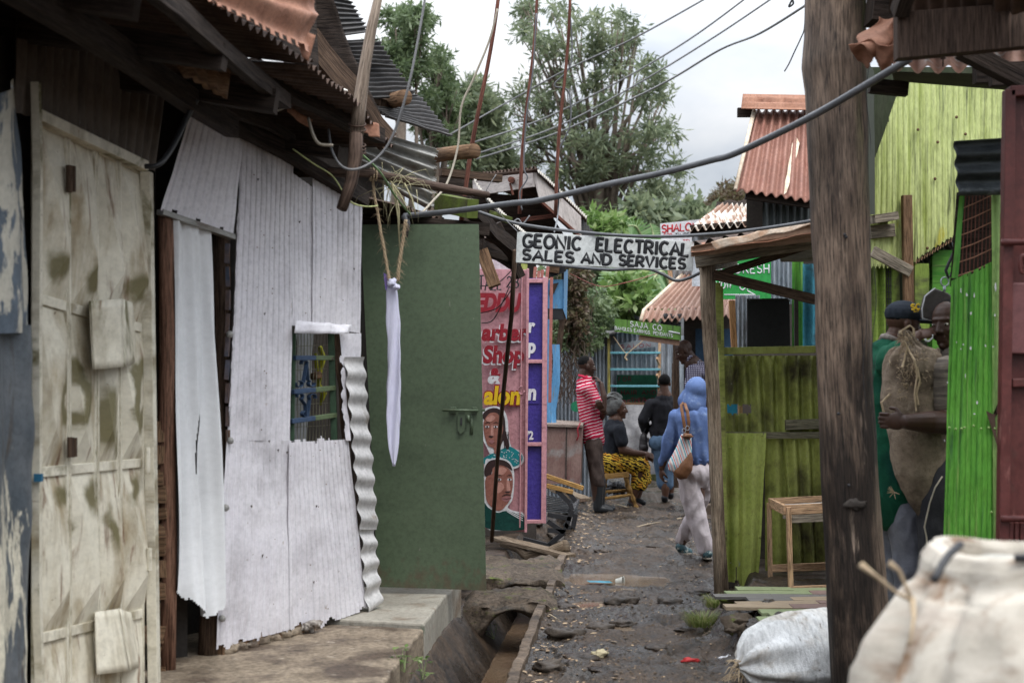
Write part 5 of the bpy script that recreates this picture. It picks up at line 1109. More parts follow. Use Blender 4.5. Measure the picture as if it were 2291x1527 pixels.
# ================================================================ small rough table
tb=thing('table','rough pale timber table with a raised rim, before the green stall front','table',tuple(P(1800,1300,9.3)))
ty0,ty1=9.0,9.75
fz=P(1753,1129,ty0).z; 
A=V((P(1752,1,ty0).x,ty0,fz+.02)); B=V((A.x+.62,ty0,fz+.045)); C=V((P(1713,1,ty1).x+.02,ty1,fz+.0)); D=V((C.x+.62,ty1,fz+.03))
A.z=P(1,1140,ty0).z; B.z=A.z+.03; C.z=P(1,1124,ty1).z; D.z=C.z+.03
m=MB(); m.beam(A,B,.022,.062); m.build('front_rim',W_PALE,tb,bevel=.002); m=MB(); m.beam(C,D,.022,.062); m.build('back_rim',W_PALE,tb,bevel=.002)
m=MB(); m.beam(A+V((.011,-.0,0)),C+V((.011,0,0)),.022,.062); m.beam(B,D,.022,.062); m.build('side_rim',W_PALE,tb,bevel=.002)
m=MB(); m.sheet(C+V((.03,-.02,-.012)),D+V((-.03,-.02,-.012)),B+V((-.03,.02,-.012)),A+V((.03,.02,-.012)),nu=2,nv=2); m.build('table_top',mat('pale_top',[(.52,.51,.49)],rough=.5),tb)
m=MB(); m.beam(A+V((0,.0,-.045)),B+V((0,0,-.045)),.024,.022); m.beam(A+V((.02,0,-.07)),B+V((0,0,-.07)),.024,.026); m.build('under_rail',W_GREY,tb)
g0=.20
for (t,bx,by) in ((A+V((.03,-.02,.02)),P(1768,1330,9.0).x,ty0-.02),(B+V((-.02,-.02,.0)),B.x+.03,ty0-.02),(C+V((.0,-.02,.0)),P(1722,1,ty1).x,ty1-.02),(D+V((-.02,0,0)),D.x+.01,ty1)):
    m=MB(); zt_=gh(bx,by); m.beam(t,V((bx,by,max(zt_,.0)-.005)),.034,.030,up=(1,0,0)); m.build('leg',W_PALE,tb,bevel=.002)
m=MB(); m.beam(V((P(1772,1,9).x,ty0,.225)),V((B.x+.02,ty0,.245)),.03,.045); m.beam(V((P(1725,1,ty1).x,ty1-.03,.265)),V((D.x,ty1-.03,.29)),.03,.05); m.build('foot_rail',W_PALE,tb,bevel=.002)
# boards laid on the bank
m=MB(); tops=[((.42,.33,.22),0),((.26,.24,.22),1),((.20,.26,.12),2),((.27,.18,.15),3)]
bd=thing('board_platform','patchwork of old floor boards laid on the bank beside the white sack','platform',(1.7,8.5,.22))
mats=[mat('board_tan',[(.36,.28,.19),(.28,.21,.14)],scale=9,stretch=(.3,5,1),rough=.8,bump=.3),mat('board_grey',[(.18,.17,.155),(.13,.12,.11)],scale=9,stretch=(.3,5,1),rough=.8,bump=.3),mat('board_green',[(.20,.24,.12),(.26,.29,.16)],scale=9,stretch=(.3,5,1),rough=.8,bump=.3),mat('board_pink',[(.24,.16,.14),(.18,.12,.10)],scale=9,stretch=(.3,5,1),rough=.8,bump=.3)]
y=7.75; r=0
while y<9.0:
    x=1.22+.09*(r%3)+(.12 if y<8 else 0)
    while x<2.3:
        l=random.uniform(.25,.6); m=MB(); z=.238+.01*rnd()
        m.beam((x,y,z+.004*rnd()),(min(x+l,2.35)-.004,y,z+.004*rnd()),.135,.016,jit=.003); m.build('board',random.choice(mats),bd); x+=l
    y+=.14; r+=1
# ================================================================ yellow-green building and what hangs on it
yb=thing('green_building','two-tone lime and bright green corrugated building right of the pole, with a barred opening','building',(2.3,8,.2))
LY=9.0
def l_(x,y,o=0): return P(x,y,LY-o)
def limekeep(u,v):
    x=1940+(2262-1940)*u; y=170+(600-170)*v
    # stepped edge climbing to the right, slanting foot
    top=178 if x>2022 else 178+(2022-x)*2.75
    stp=10*math.floor((x)/8.5)%9
    if x<2022 and y<top-6+stp*.8: return False
    if x>2022 and y<178+(x-2022)*.065: return False
    bot=583-(x-2052)*.62 if x>2052 else 600
    return y<bot-4+3*math.sin(x*.7)
m=MB(); m.sheet(l_(1940,170),l_(2262,170),l_(2262,600),l_(1940,600),waves=26,amp=.010,nu=210,nv=100,prof='rib',dent=.010,keep=limekeep); m.build('upper_sheet',M_LIME,yb,True)
m=MB()
for k in range(14): m.tube([l_(2052+k*6,580-k*3.7,.01),l_(2049+k*6,590-k*3.7,.03)],.004,4)
for x,y in ((2054,290),(2092,400),(2098,318),(2140,262),(2160,300),(2150,520),(2075,555)): m.ball(l_(x,y,.015),.01,6,5)
m.build('nail',W_BROWN,yb)
M_LIMED=mat('aged_lime_timber',[(.16,.24,.04),(.25,.34,.07)],scale=4,stretch=(.5,3,1),rough=.6,layers=[((.10,.10,.05),4,(2,.6,1),.50,.66,.8)],bump=.3)
m=MB(); m.sheet(l_(1946,400,-.05),l_(2000,400,-.05),l_(2003,1330,-.05),l_(1950,1330,-.05),waves=3,amp=.02,nv=10); m.sheet(l_(1998,560,-.02),l_(2012,560,-.02),l_(2020,1330,-.02),l_(2000,1330,-.02),nu=3,nv=10); m.build('side_sheet',M_LIMED,yb,True)
m=MB(); m.beam(l_(2028,437,.04),l_(2033,690,.04),.06,.05,seg=2); m.build('timber_post',W_BROWN,yb,bevel=.003)
m=MB(); m.beam(l_(1952,562,.08),l_(2038,608,.06),.07,.03,up=(0,1,0)); m.build('brace',W_GREY,yb,bevel=.003)
m=MB(); m.beam(l_(1946,492,.1),l_(1998,484,.06),.14,.05); m.beam(l_(1946,520,.0),l_(2000,515,.0),.06,.08); m.build('ledge',W_GREY,yb)
m=MB(); m.beam(l_(2060,590,.0),l_(2061,760,.0),.09,.05,seg=2); m.build('green_board',M_LIMED,yb); m=MB(); m.beam(l_(2108,560,-.1),l_(2108,980,-.1),.14,.05); m.beam(l_(2085,600,-.2),l_(2085,980,-.2),.05,.04); m.build('green_board',M_GREEN,yb)
m=MB()
for k in range(8): m.tube([l_(1978+k*5,585,-.04),l_(1979+k*5,790,-.04)],.003,4)
for k in range(14): m.tube([l_(1976,592+k*15,-.04),l_(2012,596+k*15,-.04)],.003,4)
m.build('wire_grid',M_DARKZ,yb)
m=MB(); m.sheet(l_(2040,590,.02),l_(2130,532,.02),l_(2150,560,-.5),l_(2050,625,-.5),waves=8,amp=.012,nv=4); m.build('soffit_sheet',M_DARKZ,yb,True)
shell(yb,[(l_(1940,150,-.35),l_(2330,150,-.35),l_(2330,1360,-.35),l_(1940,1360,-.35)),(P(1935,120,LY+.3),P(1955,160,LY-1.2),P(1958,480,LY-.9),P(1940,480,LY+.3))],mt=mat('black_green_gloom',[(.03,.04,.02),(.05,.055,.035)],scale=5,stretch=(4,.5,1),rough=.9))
# bright green wall nearer the camera with a rod-barred opening
GP=7.1
def g_(x,y,o=0): return P(x,y,GP-o)
def gkeep(u,v): return True
m=MB()
m.sheet(g_(2128,622),g_(2232,572),g_(2225,1330),g_(2107,1330),waves=9,amp=.009,nu=110,nv=110,prof='rib',dent=.009,keep=lambda u,v:v>.012+.012*noise.noise(V((u*12,0,1))) )
m.sheet(g_(2148,432),g_(2160,432),g_(2142,622),g_(2128,622),nu=4,nv=30,dent=.02)
m.build('green_sheet',M_GREEN,yb,True)
m=MB(); m.sheet(g_(2218,432,.01),g_(2244,432,.01),g_(2232,1330,.01),g_(2222,1330,.01),waves=1.2,amp=.01,nu=12,nv=60,dent=.012); m.build('edge_sheet',mat('sage_green_sheet',[(.22,.36,.11),(.32,.46,.17)],scale=3,stretch=(3,.4,1),rough=.45,layers=[((.12,.15,.06),5,(3,.5,1),.60,.72,.7)],bump=.2),yb,True)
m=MB(); 
for k in range(9): x=2150+k*8; m.tube([g_(x+2,436,-.05),g_(x-8+3*k*.3,622,-.05)],.0035,5)
m.build('rod',W_RED,yb)
m=MB()
for k in range(6): y=445+k*30; m.tube([g_(2146-k*2,y+24,-.03),g_(2180,y+10,-.03),g_(2218,y-8,-.03)],.003,5)
m.build('bent_wire',M_RUST,yb)
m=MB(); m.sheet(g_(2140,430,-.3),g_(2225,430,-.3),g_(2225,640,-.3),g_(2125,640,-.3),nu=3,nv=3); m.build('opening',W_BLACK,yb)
m=MB()
rs_=[(2150,650,3,16),(2163,660,6,10),(2180,660,4,14),(2172,700,6,9),(2228,640,5,24),(2226,705,4,9),(2140,765,3,4),(2155,770,3,5),(2172,778,5,9),(2205,773,3,7),(2222,775,5,4),(2150,780,3,4),(2160,840,2,14),(2120,855,3,5),(2113,985,2,5),(2186,900,4,10),(2180,925,5,4)]
for x,y,w_,h_ in rs_:
    m.poly([g_(x+w_*.5*math.cos(t)*random.uniform(.5,1.2),y-h_*.5*math.sin(t)*random.uniform(.5,1.2),.014) for t in [k*.9 for k in range(7)]],.001,V((0,-1,0)))
m.build('paper_scrap',M_WP,yb)
m=MB()
for x in (2124,2138,2151,2158,2178,2195,2212,2225): m.ball(g_(x,955+4*math.sin(x),.016),.007,6,5)
m.ball(g_(2218,1145,.016),.007,6,5); m.build('rivet',MATS['sage_green_sheet'],yb,True)
m=MB(); m.poly([g_(x,y,.02) for x,y in((2206,918),(2222,926),(2234,922),(2232,902),(2226,934),(2232,1000))],.002,V((0,-1,0))); m.build('torn_metal',M_RUSTD,yb)
m=MB(); m.sheet(g_(2136,316,.14),g_(2262,308,.14),g_(2250,436,.10),g_(2142,438,.10),waves=3,amp=.020,axis='v',nu=14,nv=40,dent=.012); m.build('awning_sheet',mat('slate_zinc',[(.035,.042,.048),(.075,.085,.092)],scale=8,stretch=(1,3,1),rough=.5,metal=.2,layers=[((.15,.17,.18),12,(1,2,1),.58,.7,.5)],bump=.3),yb,True,solid=.002)
# ================================================================ maroon gate at the edge
md=thing('metal_gate','maroon painted metal gate with heavy bolts at the right edge','gate',(2.1,5.7,.2))
RY=5.8
def r_(x,y,o=0): return P(x,y,RY-o)
m=MB(); m.poly([r_(2262,210),r_(2250,1400),r_(2420,1400),r_(2420,210)],.01,V((0,-1,0))); m.build('panel',M_REDDOOR,md)
m=MB(); m.beam(r_(2257,202,.03),r_(2240,1400,.03),.042,.05,up=(0,1,0)); m.beam(r_(2257,206,.03),r_(2420,200,.03),.042,.05,up=(0,1,0)); m.beam(r_(2262,856,.02),r_(2420,852,.02),.035,.04,up=(0,1,0)); m.build('frame',M_REDDOOR,md,bevel=.004)
m=MB(); m.poly([r_(2243,632,.05),r_(2243,752,.05),r_(2250,790,.05),r_(2420,796,.05),r_(2420,632,.05)],.03,V((0,-1,0))); m.build('lock_box',mat('dark_maroon',[(.11,.042,.042),(.15,.06,.058)],scale=4,rough=.5,bump=.1),md,bevel=.006)
for y in (542,1160):
    m=MB(); m.tube([r_(2240,y,.075),r_(2420,y-4,.075)],.014,12); m.build('bolt_bar',M_REDDOOR,md,True)
m=MB()
for x in (2262,2274,2286,2300): m.beam(r_(x,1168,.04),r_(x-3,1330,.04),.016,.02,up=(0,1,0))
m.build('bracket',M_REDDOOR,md,bevel=.003)
m=MB(); m.tube([r_(2288+6*math.cos(t),590+20*math.sin(t),.09) for t in [k*.4 for k in range(17)]],.008,8); m.build('ring',M_REDDOOR,md,True)
m=MB(); m.sheet(V((2.62,5.86,2.75)),V((5.6,5.7,2.8)),V((5.6,5.7,-.05)),V((2.62,5.86,-.05)),waves=32,amp=.012,nv=30,dent=.012); m.build('side_sheet',M_OLIVE,yb,True)
m=MB(); m.sheet(V((3.7,5.9,2.9)),V((5.7,5.6,2.85)),V((5.7,9.6,3.4)),V((3.7,9.6,3.4)),waves=20,amp=.015,nv=5); m.build('roof',M_RUSTD,yb,True)
# ================================================================ dark roof structure in the upper right corner
cr_=thing('roof_canopy','heavy dark timber canopy with rusty corrugated sheets in the top right corner','canopy',(2.2,6,3.0))
m=MB(); m.poly([P(x,y,5.6) for x,y in((2008,27),(2009,131),(2420,92),(2420,-6))],.07,V((0,-1,0))); m.build('fascia_beam',wood('dark_beam',(.040,.027,.021),(.075,.05,.038)),cr_,bevel=.004)
m=MB(); m.beam(P(2035,-40,5.5),P(2012,30,5.6),.06,.06); m.beam(P(2150,110,5.9),P(2420,250,5.9),.07,.07); m.beam(P(2180,165,6.4),P(2420,160,6.4),.06,.09); m.beam(P(1945,192,7.2),P(2030,200,7.2),.05,.07); m.beam(P(1950,-20,6.6),P(2040,-10,6.6),.16,.3)
m.build('rafter',W_BLACK,cr_)
m=MB(); m.sheet(P(2000,60,7.9),P(2440,40,7.6),P(2450,172,6.3),P(1998,148,6.8),waves=9.5,amp=.020,nv=12,dent=.012); m.build('roof_sheet',mat('pale_rust',[(.40,.22,.16),(.50,.30,.22)],scale=3,rough=.65,layers=[((.55,.52,.48),4,(1.5,1.5,1),.60,.68,.5)],bump=.3),cr_,True,solid=.002)
m=MB(); m.beam(P(2215,170,6.2),P(2420,158,6.2),.05,.09); m.sheet(P(1995,160,7.0),P(2420,170,6.6),P(2420,215,7.6),P(2000,182,7.8),nu=6,nv=3); m.build('eave_board',W_BLACK,cr_)
def crump(u,v): return V((.02*math.sin(v*9+u*4),.04*math.sin(u*8+v*3),.02*math.sin(u*11)*v))
m=MB(); m.sheet(P(1968,38,6.5),P(2030,28,6.3),P(2040,120,6.3),P(1900,104,6.4),nu=34,nv=26,dent=.03,disp=crump); m.sheet(P(1898,102,6.4),P(2010,92,6.25),P(2000,170,6.35),P(1925,150,6.5),nu=30,nv=24,dent=.05,dsc=7,keep=lambda u,v:v<.55+.45*abs(math.sin(u*6+.5)))
m.build('crumpled_sheet',M_RUST,cr_,True,solid=.003)
m=MB(); m.poly([P(x,y,7.2) for x,y in((1936,-20),(1942,20),(1950,42),(1961,42),(1963,-20))],.01,V((0,-1,0))); m.build('white_sheet_scrap',M_WHITE,cr_)
m=MB()
for x,y in ((2110,131),(2193,128)): m.tube([P(x,y+18,6.7),P(x,y,6.68)],.004,5); m.ball(P(x,y,6.68),(.014,.014,.005),8,5)
m.build('roofing_nail',M_RUSTD,cr_,True)
m=MB(); m.sheet(P(1990,-260,5.5),P(2440,-260,4.8),P(2440,30,5.4),P(1990,30,5.9),waves=12,amp=.015,nv=4); m.sheet(P(1955,20,7.6),P(2440,20,7.6),P(2440,-200,6.0),P(1955,-200,6.0),nu=3,nv=3); m.build('upper_roof',M_RUSTD,cr_,True)
# ================================================================ white sack by the pole
def sack(name,label,c,ax,rad,length,mt,folds=9,grp=None,seed=1,flat=.8):
    B=Body(); c=V(c); ax=V(ax).normalized(); n=14
    return
m=MB(); nu_,nv_=72,60
c0=P(1650,1492,7.25); c1=P(1960,1450,7.35)
axv=(c1-c0); Lx=axv.length; axn=axv.normalized(); sidev=axn.cross(V((0,0,1))).normalized(); upv=sidev.cross(axn).normalized()
for j in range(nv_+1):
    t=j/nv_
    R_=.245*math.sqrt(max(0,1-((t-.56)/.60)**2)) if t>.1 else .245*math.sqrt(max(0,1-((.1-.56)/.60)**2))*(.30+.70*(t/.1)**.7)
    if t<.03: R_=.035+.02*(t/.03)
    for i in range(nu_):
        a=2*math.pi*i/nu_
        f=1+.05*noise.noise(V((math.cos(a)*2.2,math.sin(a)*2.2,t*4)))+(.20*math.exp(-t*4.5))*math.sin(a*9+2+3*t)+.03*noise.noise(V((math.cos(a)*7,math.sin(a)*7,t*13)))
        q=c0+axn*Lx*t+sidev*math.cos(a)*R_*1.15*f+upv*math.sin(a)*R_*f*(1 if math.sin(a)>0 else .72)
        m.v.append((q.x,q.y,max(q.z,-.01)))
for j in range(nv_):
    for i in range(nu_):
        i2=(i+1)%nu_; m.f.append((j*nu_+i,j*nu_+i2,(j+1)*nu_+i2,(j+1)*nu_+i)); m.uv.append([(j/nv_*.8,i/nu_*1.2),(j/nv_*.8,(i+1)/nu_*1.2),((j+1)/nv_*.8,(i+1)/nu_*1.2),((j+1)/nv_*.8,i/nu_*1.2)])
M_POLY=mat('woven_white',[(.60,.60,.585),(.74,.74,.73)],scale=5,rough=.7,grain=.22,gsc=60,gst=(1,.35,1),layers=[((.30,.23,.16),5,(1,1,1),.55,.72,.9),((.16,.12,.08),30,(1.5,.5,1),.64,.71,.9),((.46,.40,.32),2.5,S1,.54,.74,.8)],bump=.7,bscale=170,bstretch=(1,1,1))
sk_=m.build('sack',M_POLY,None,True); tag(sk_,'plump dirty white woven sack lying on the bank against the big pole','sack')
m=MB()
for k in range(40):
    a=c0+V((random.uniform(-.03,.05),random.uniform(-.06,.02),random.uniform(-.06,.05))); d=V((random.uniform(-1,.1),random.uniform(-1,.2),random.uniform(-.8,.5))).normalized(); l=random.uniform(.03,.12)
    m.tube([a,a+d*l*.5,a+d*l+V((0,0,-l*.3))],[.003,.0025,.001],4)
m.tube([c0+axn*.05+sidev*.07*math.cos(t)+upv*.07*math.sin(t) for t in [k*.4 for k in range(17)]],.006,6); m.build('tie',M_JUTE,sk_)
# ================================================================ big pale bale close to the camera
m=MB(); C0=V((1.13,3.0,0)); nu_,nv_=110,90
prof=[(0,.30),(.25,.44),(.5,.47),(.75,.44),(.9,.395),(1.0,.345),(1.08,.30),(1.14,.26),(1.17,.255),(1.195,.24),(1.20,.215),(1.185,.205),(1.15,.20)]
def pr(t):
    s=t*(len(prof)-1); i=min(int(s),len(prof)-2); f=s-i; return prof[i][0]*(1-f)+prof[i+1][0]*f, prof[i][1]*(1-f)+prof[i+1][1]*f
for j in range(nv_+1):
    z,r_0=pr(j/nv_)
    for i in range(nu_):
        a=2*math.pi*i/nu_; k=math.cos(a-2.6)
        fold=.040*(abs(math.sin(a*4.5+3.5*z+1.2*math.sin(a*2)))**.7-.5)*(.35+.9*min(1,z))+.065*noise.noise(V((math.cos(a)*2.2,math.sin(a)*2.2,z*2.4)))+.022*noise.noise(V((math.cos(a)*5,math.sin(a)*5,z*6)))-.045*abs(noise.noise(V((math.cos(a)*3+z*2,math.sin(a)*3,z*3+4))))*1.4-.02*abs(noise.noise(V((math.cos(a)*8,math.sin(a)*8+z*3,z*7+4))))
        rr=r_0+fold*(1 if z<1.12 else .5)
        m.v.append((C0.x+rr*1.0*math.cos(a),C0.y+rr*.85*math.sin(a),z-.02*math.cos(a)*0+.01*math.sin(a*3)*(z>1.1)))
for j in range(nv_):
    for i in range(nu_):
        i2=(i+1)%nu_; m.f.append((j*nu_+i,j*nu_+i2,(j+1)*nu_+i2,(j+1)*nu_+i)); m.uv.append([(i/nu_*2.6,j/nv_*1.4),((i+1)/nu_*2.6,j/nv_*1.4),((i+1)/nu_*2.6,(j+1)/nv_*1.4),(i/nu_*2.6,(j+1)/nv_*1.4)])
bl=m.build('bale',mat('cream_canvas',grain=.06,cols=[(.27,.24,.195),(.44,.40,.34),(.35,.315,.26)],scale=2.5,rough=.75,layers=[((.20,.125,.075),4.5,S1,.53,.68,.8),((.42,.36,.30),2.2,(1,3,1),.54,.7,.8)],bump=.25,bscale=40),None,True)
tag(bl,'large cream canvas bale with rope knots, close to the camera in the bottom corner','bale')
m=MB(); m.sheet(V((.97,2.86,1.165)),V((1.30,2.86,1.17)),V((1.30,3.14,1.17)),V((.97,3.14,1.165)),nu=16,nv=12,dent=.02); m.build('filling',mat('grey_lining',[(.36,.35,.31),(.28,.27,.24)],rough=.8),bl,True)
m=MB(); m.tube([P(2150,1216,2.74),P(2125,1238,2.72),P(2108,1262,2.70),P(2096,1288,2.68),P(2086,1300,2.68)],.008,8); m.tube([V((.99,2.80,1.20)),V((1.12,2.79,1.205)),V((1.26,2.80,1.206))],.008,8); m.build('strap',M_BLACK,bl,True)
for pts in (((1925,1262,2.66),(1962,1290,2.66),(2005,1325,2.68),(2045,1345,2.70)),((1990,1258,2.7),(2012,1275,2.7),(2025,1305,2.7),(2040,1340,2.7)),((2040,1340,2.7),(2045,1380,2.66),(2035,1440,2.62))):
    m=MB(); m.tube([P(*q) for q in pts],[.007,.004,.0035,.0045][:len(pts)],8,wob=.5); m.build('rope_end',M_JUTE,bl,True)
# ================================================================ hanging scale pan behind the porters
sc=thing('hanging_scale','dark flat-backed hanging scale with white rim on a ring above the porters','scale',tuple(P(2095,690,7.75)))
q=[(2092,644),(2070,662),(2063,690),(2064,712),(2084,717),(2110,722),(2135,712),(2138,668),(2122,655)]
m=MB(); m.poly([P(x,y,7.8) for x,y in q],.05,V((0,-1,0))); m.build('case',mat('scale_case',[(.06,.052,.048),(.085,.075,.07)],rough=.5),sc,bevel=.01)
m=MB(); m.tube([P(x,y,7.79) for x,y in q[:5]],.0035,6); m.build('rim',M_WP,sc,True)
m=MB(); m.tube([P(2114+9*math.cos(t),630+10*math.sin(t),7.8) for t in [k*.4 for k in range(17)]],.004,7); m.tube([P(2113,640,7.8),P(2113,652,7.8)],.008,8); m.build('ring',M_ZINC,sc,True)
m=MB(); m.tube([P(2132,540,7.8),P(2136,560,7.8),P(2122,590,7.8),P(2116,605,7.8),P(2122,622,7.8),P(2130,610,7.8)],.009,8); m.build('hook',M_BLACK,sc,True)
# ================================================================ right background roofs
def shack(label,loc): return thing('market_shack',label,'shack',loc)
r1=shack('narrow upper storey under a steep red-brown corrugated roof with a chalky streak, behind the pole',tuple(P(1740,860,14)))
Yr=13.5
m=MB(); m.sheet(P(1684,247,Yr+.9),P(1830,246,Yr+.9),P(1830,452,Yr),P(1643,424,Yr),waves=8.5,amp=.024,nu=100,nv=40,dent=.008)
m.build('roof',mat('red_rust',[(.20,.095,.07),(.29,.145,.108)],scale=2.5,rough=.65,layers=[((.22,.085,.06),5,(4,.5,1),.55,.72,.7)],bump=.3,bscale=60),r1,True,solid=.003)
m=MB()
pts=[(1781,305),(1789,320),(1784,345),(1777,362),(1772,385),(1768,405),(1760,430),(1753,436),(1755,412),(1761,388),(1764,365),(1769,345),(1772,322)]
m.poly([P(x,y,Yr+.9-.9*(y-247)/200-.03) for x,y in pts][::-1],.002,V((0,-1,0))); m.build('chalky_streak',mat('chalk',[(.62,.55,.45),(.50,.38,.27)],scale=12,rough=.9),r1)
m=MB(); m.sheet(P(1662,210,Yr+1),P(1840,213,Yr+1),P(1840,246,Yr+.7),P(1658,242,Yr+.7),waves=2.5,amp=.02,axis='v',nu=10,nv=16); m.build('ridge_cap',M_RUST,r1,True,solid=.003)
m=MB(); m.tube([P(1687,247,Yr+.85),P(1645,424,Yr-.05)],.02,6,wob=.3); m.build('roof_edge',MATS['chalk'],r1,True)
m=MB(); m.beam(P(1650,252,Yr+.9),P(1686,252,Yr+.9),.06,.09); m.beam(P(1668,434,Yr+.1),P(1840,458,Yr+.1),.06,.10); m.build('rafter',W_BLACK,r1)
m=MB(); m.sheet(P(1706,450,Yr+.3),P(1840,462,Yr+.3),P(1840,540,Yr+.3),P(1706,520,Yr+.3),waves=9,amp=.02,nv=4); m.build('wall_sheet',mat('dark_green_zinc',[(.05,.058,.058),(.08,.09,.09)],scale=4,stretch=(5,.5,1),rough=.5),r1,True)
shell(r1,[(P(1670,430,Yr+.6),P(1850,430,Yr+.6),P(1850,900,Yr+.6),P(1670,900,Yr+.6))])
r2=shack('low shack with chalk-streaked corrugated roof below the steep red-brown roof',tuple(P(1630,860,15.5)))
m=MB(); m.sheet(P(1609,458,16.8),P(1716,460,16.8),P(1716,500,15.4),P(1540,512,15.4),waves=10,amp=.028,nu=100,nv=16,dent=.012); m.build('roof',M_RUSTW,r2,True,solid=.003)
m=MB(); m.sheet(P(1604,450,16.9),P(1680,446,16.9),P(1680,462,16.8),P(1600,466,16.8),nu=8,nv=2,waves=2,amp=.02); m.beam(P(1545,516,15.5),P(1716,504,15.5),.06,.12); m.build('eave_beam',W_BLACK,r2)
m=MB(); m.sheet(P(1548,516,15.6),P(1716,512,15.6),P(1716,640,15.6),P(1548,640,15.6),waves=9,amp=.015,nv=4); m.build('wall_sheet',mat('painted_white_sheet',[(.58,.60,.63),(.68,.70,.72)],scale=3,rough=.6),r2,True)
sh_=thing('shop_sign','white sign with red and black lettering reading SHALO, half hidden by the chalky roof','sign',tuple(P(1520,520,17)))
SYY=17.0; ks=SYY/FP
m=MB(); m.poly([P(x,y,SYY) for x,y in((1477,500),(1480,545),(1600,545),(1600,487))],.02,V((0,-1,0))); m.build('board',M_WP,sh_)
M_REDP=mat('red_paint',[(.45,.02,.03)],rough=.5,bump=0)
m=MB(); letters(m,'SHALOM',P(1481,520,SYY-.002),(V((1,0,.08))).normalized(),Z,16*ks,1.9*ks,fill=82*ks,gap=.2); letters(m,'FOR',P(1486,529,SYY-.002),X,Z,7*ks,.8*ks,gap=.25); letters(m,'TEL',P(1528,535,SYY-.002)+V((0,0,-.05)),X,Z,8*ks,.9*ks,gap=.25); m.build('lettering',M_REDP,sh_,True)
m=MB(); letters(m,'TIMBER',P(1511,530,SYY-.002),(V((1,0,.04))).normalized(),Z,8*ks,1.0*ks,gap=.25); m.build('lettering',M_INK,sh_,True)
r3=shack('shack under a salmon rusted double-tier corrugated roof, beyond the timber post',tuple(P(1580,860,16.4)))
Y3=16.2
m=MB(); m.sheet(P(1530,612,Y3+1.3),P(1660,612,Y3+1.3),P(1660,690,Y3+.15),P(1440,694,Y3+.15),waves=15,amp=.022,nu=130,nv=20,dent=.010)
m.sheet(P(1447,690,Y3+.12),P(1660,686,Y3+.12),P(1660,708,Y3-.15),P(1434,717,Y3-.15),waves=14,amp=.026,nu=120,nv=6,dent=.012); m.build('roof',mat('salmon_rust',[(.29,.17,.125),(.39,.25,.19)],scale=3,rough=.65,layers=[((.28,.13,.09),5,(3,.6,1),.55,.72,.8)],bump=.3),r3,True,solid=.003)
m=MB(); m.tube([P(1528,612,Y3+1.3),P(1440,694,Y3+.1),P(1434,716,Y3-.15)],.022,6,wob=.3); m.build('roof_edge',MATS['chalk'],r3,True)
m=MB(); m.beam(P(1498,600,Y3+1),P(1502,640,Y3+1),.05,.05); m.build('prop',W_PALE,r3); m=MB(); m.sheet(P(1500,590,Y3+1.2),P(1580,600,Y3+1.2),P(1575,630,Y3+1.3),P(1500,620,Y3+1.3),waves=6,amp=.02,nv=4); m.build('upper_sheet',MATS['painted_white_sheet'],r3,True)
m=MB(); m.beam(P(1512,712,Y3+1.6),P(1514,1090,Y3+1.6),.07,.07); m.build('post',W_DARK,r3)
m=MB(); m.sheet(P(1530,700,Y3+.5),P(1680,700,Y3+.5),P(1680,1120,Y3+.5),P(1530,1120,Y3+.5),nu=3,nv=3); m.build('inner_wall',M_INSIDE,r3); m=MB(); m.sheet(P(1556,735,Y3+.4),P(1640,735,Y3+.4),P(1640,830,Y3+.4),P(1556,830,Y3+.4),nu=2,nv=2); m.build('blue_shutter',mat('dusk_blue',[(.015,.04,.075),(.02,.055,.10)],rough=.6),r3)
m=MB(); 
for k in range(26): a=P(random.uniform(1484,1520),random.uniform(706,728),Y3-.05); m.ball(a,(.035,.03,.03),7,5,nz=1)
m.build('hanging_rags',M_BLACK,r3,True)
# SAJA sign
sj=thing('shop_sign','narrow green board lettered SAJA CO, BANGLES EARINGS PENDANTS, tilted under the salmon roof','sign',tuple(P(1450,740,15.9)))
SJ=15.9; kj=SJ/FP
tl,tr,br,bl_=P(1375,712,SJ),P(1524,733,SJ),P(1524,761,SJ),P(1374,743,SJ)
tl,tr,br,bl_=P(1375,712,SJ),P(1524,730,SJ),P(1524,761,SJ),P(1375,741,SJ)
m=MB(); m.poly([tl,bl_,br,tr],.02,V((0,-1,0))); m.build('board',mat('moss_green_paint',[(.075,.17,.03),(.12,.25,.05)],scale=4,stretch=(.6,3,1),rough=.6,layers=[((.05,.09,.03),8,(.4,4,1),.55,.7,.7)],bump=.2),sj)
ux=(br-bl_).normalized(); m=MB(); letters(m,'SAJA CO.',P(1410,730,SJ-.002),ux,Z,11.5*kj,1.1*kj,fill=76*kj,gap=.28); letters(m,"BANGLES EARINGS. PENDANTS",P(1376,737,SJ-.002)+V((0,0,0)),ux,Z,7.5*kj,.75*kj,fill=130*kj,gap=.2); m.tube([P(1496,741,SJ),P(1521,746,SJ)],.01,5); m.build('lettering',M_WP,sj,True)
m=MB(); m.beam(P(1430,752,SJ+.05),P(1520,765,SJ+.05),.03,.08); m.build('lower_batten',mat('faded_batten',[(.32,.20,.16),(.25,.15,.09)],scale=9,rough=.8),sj)
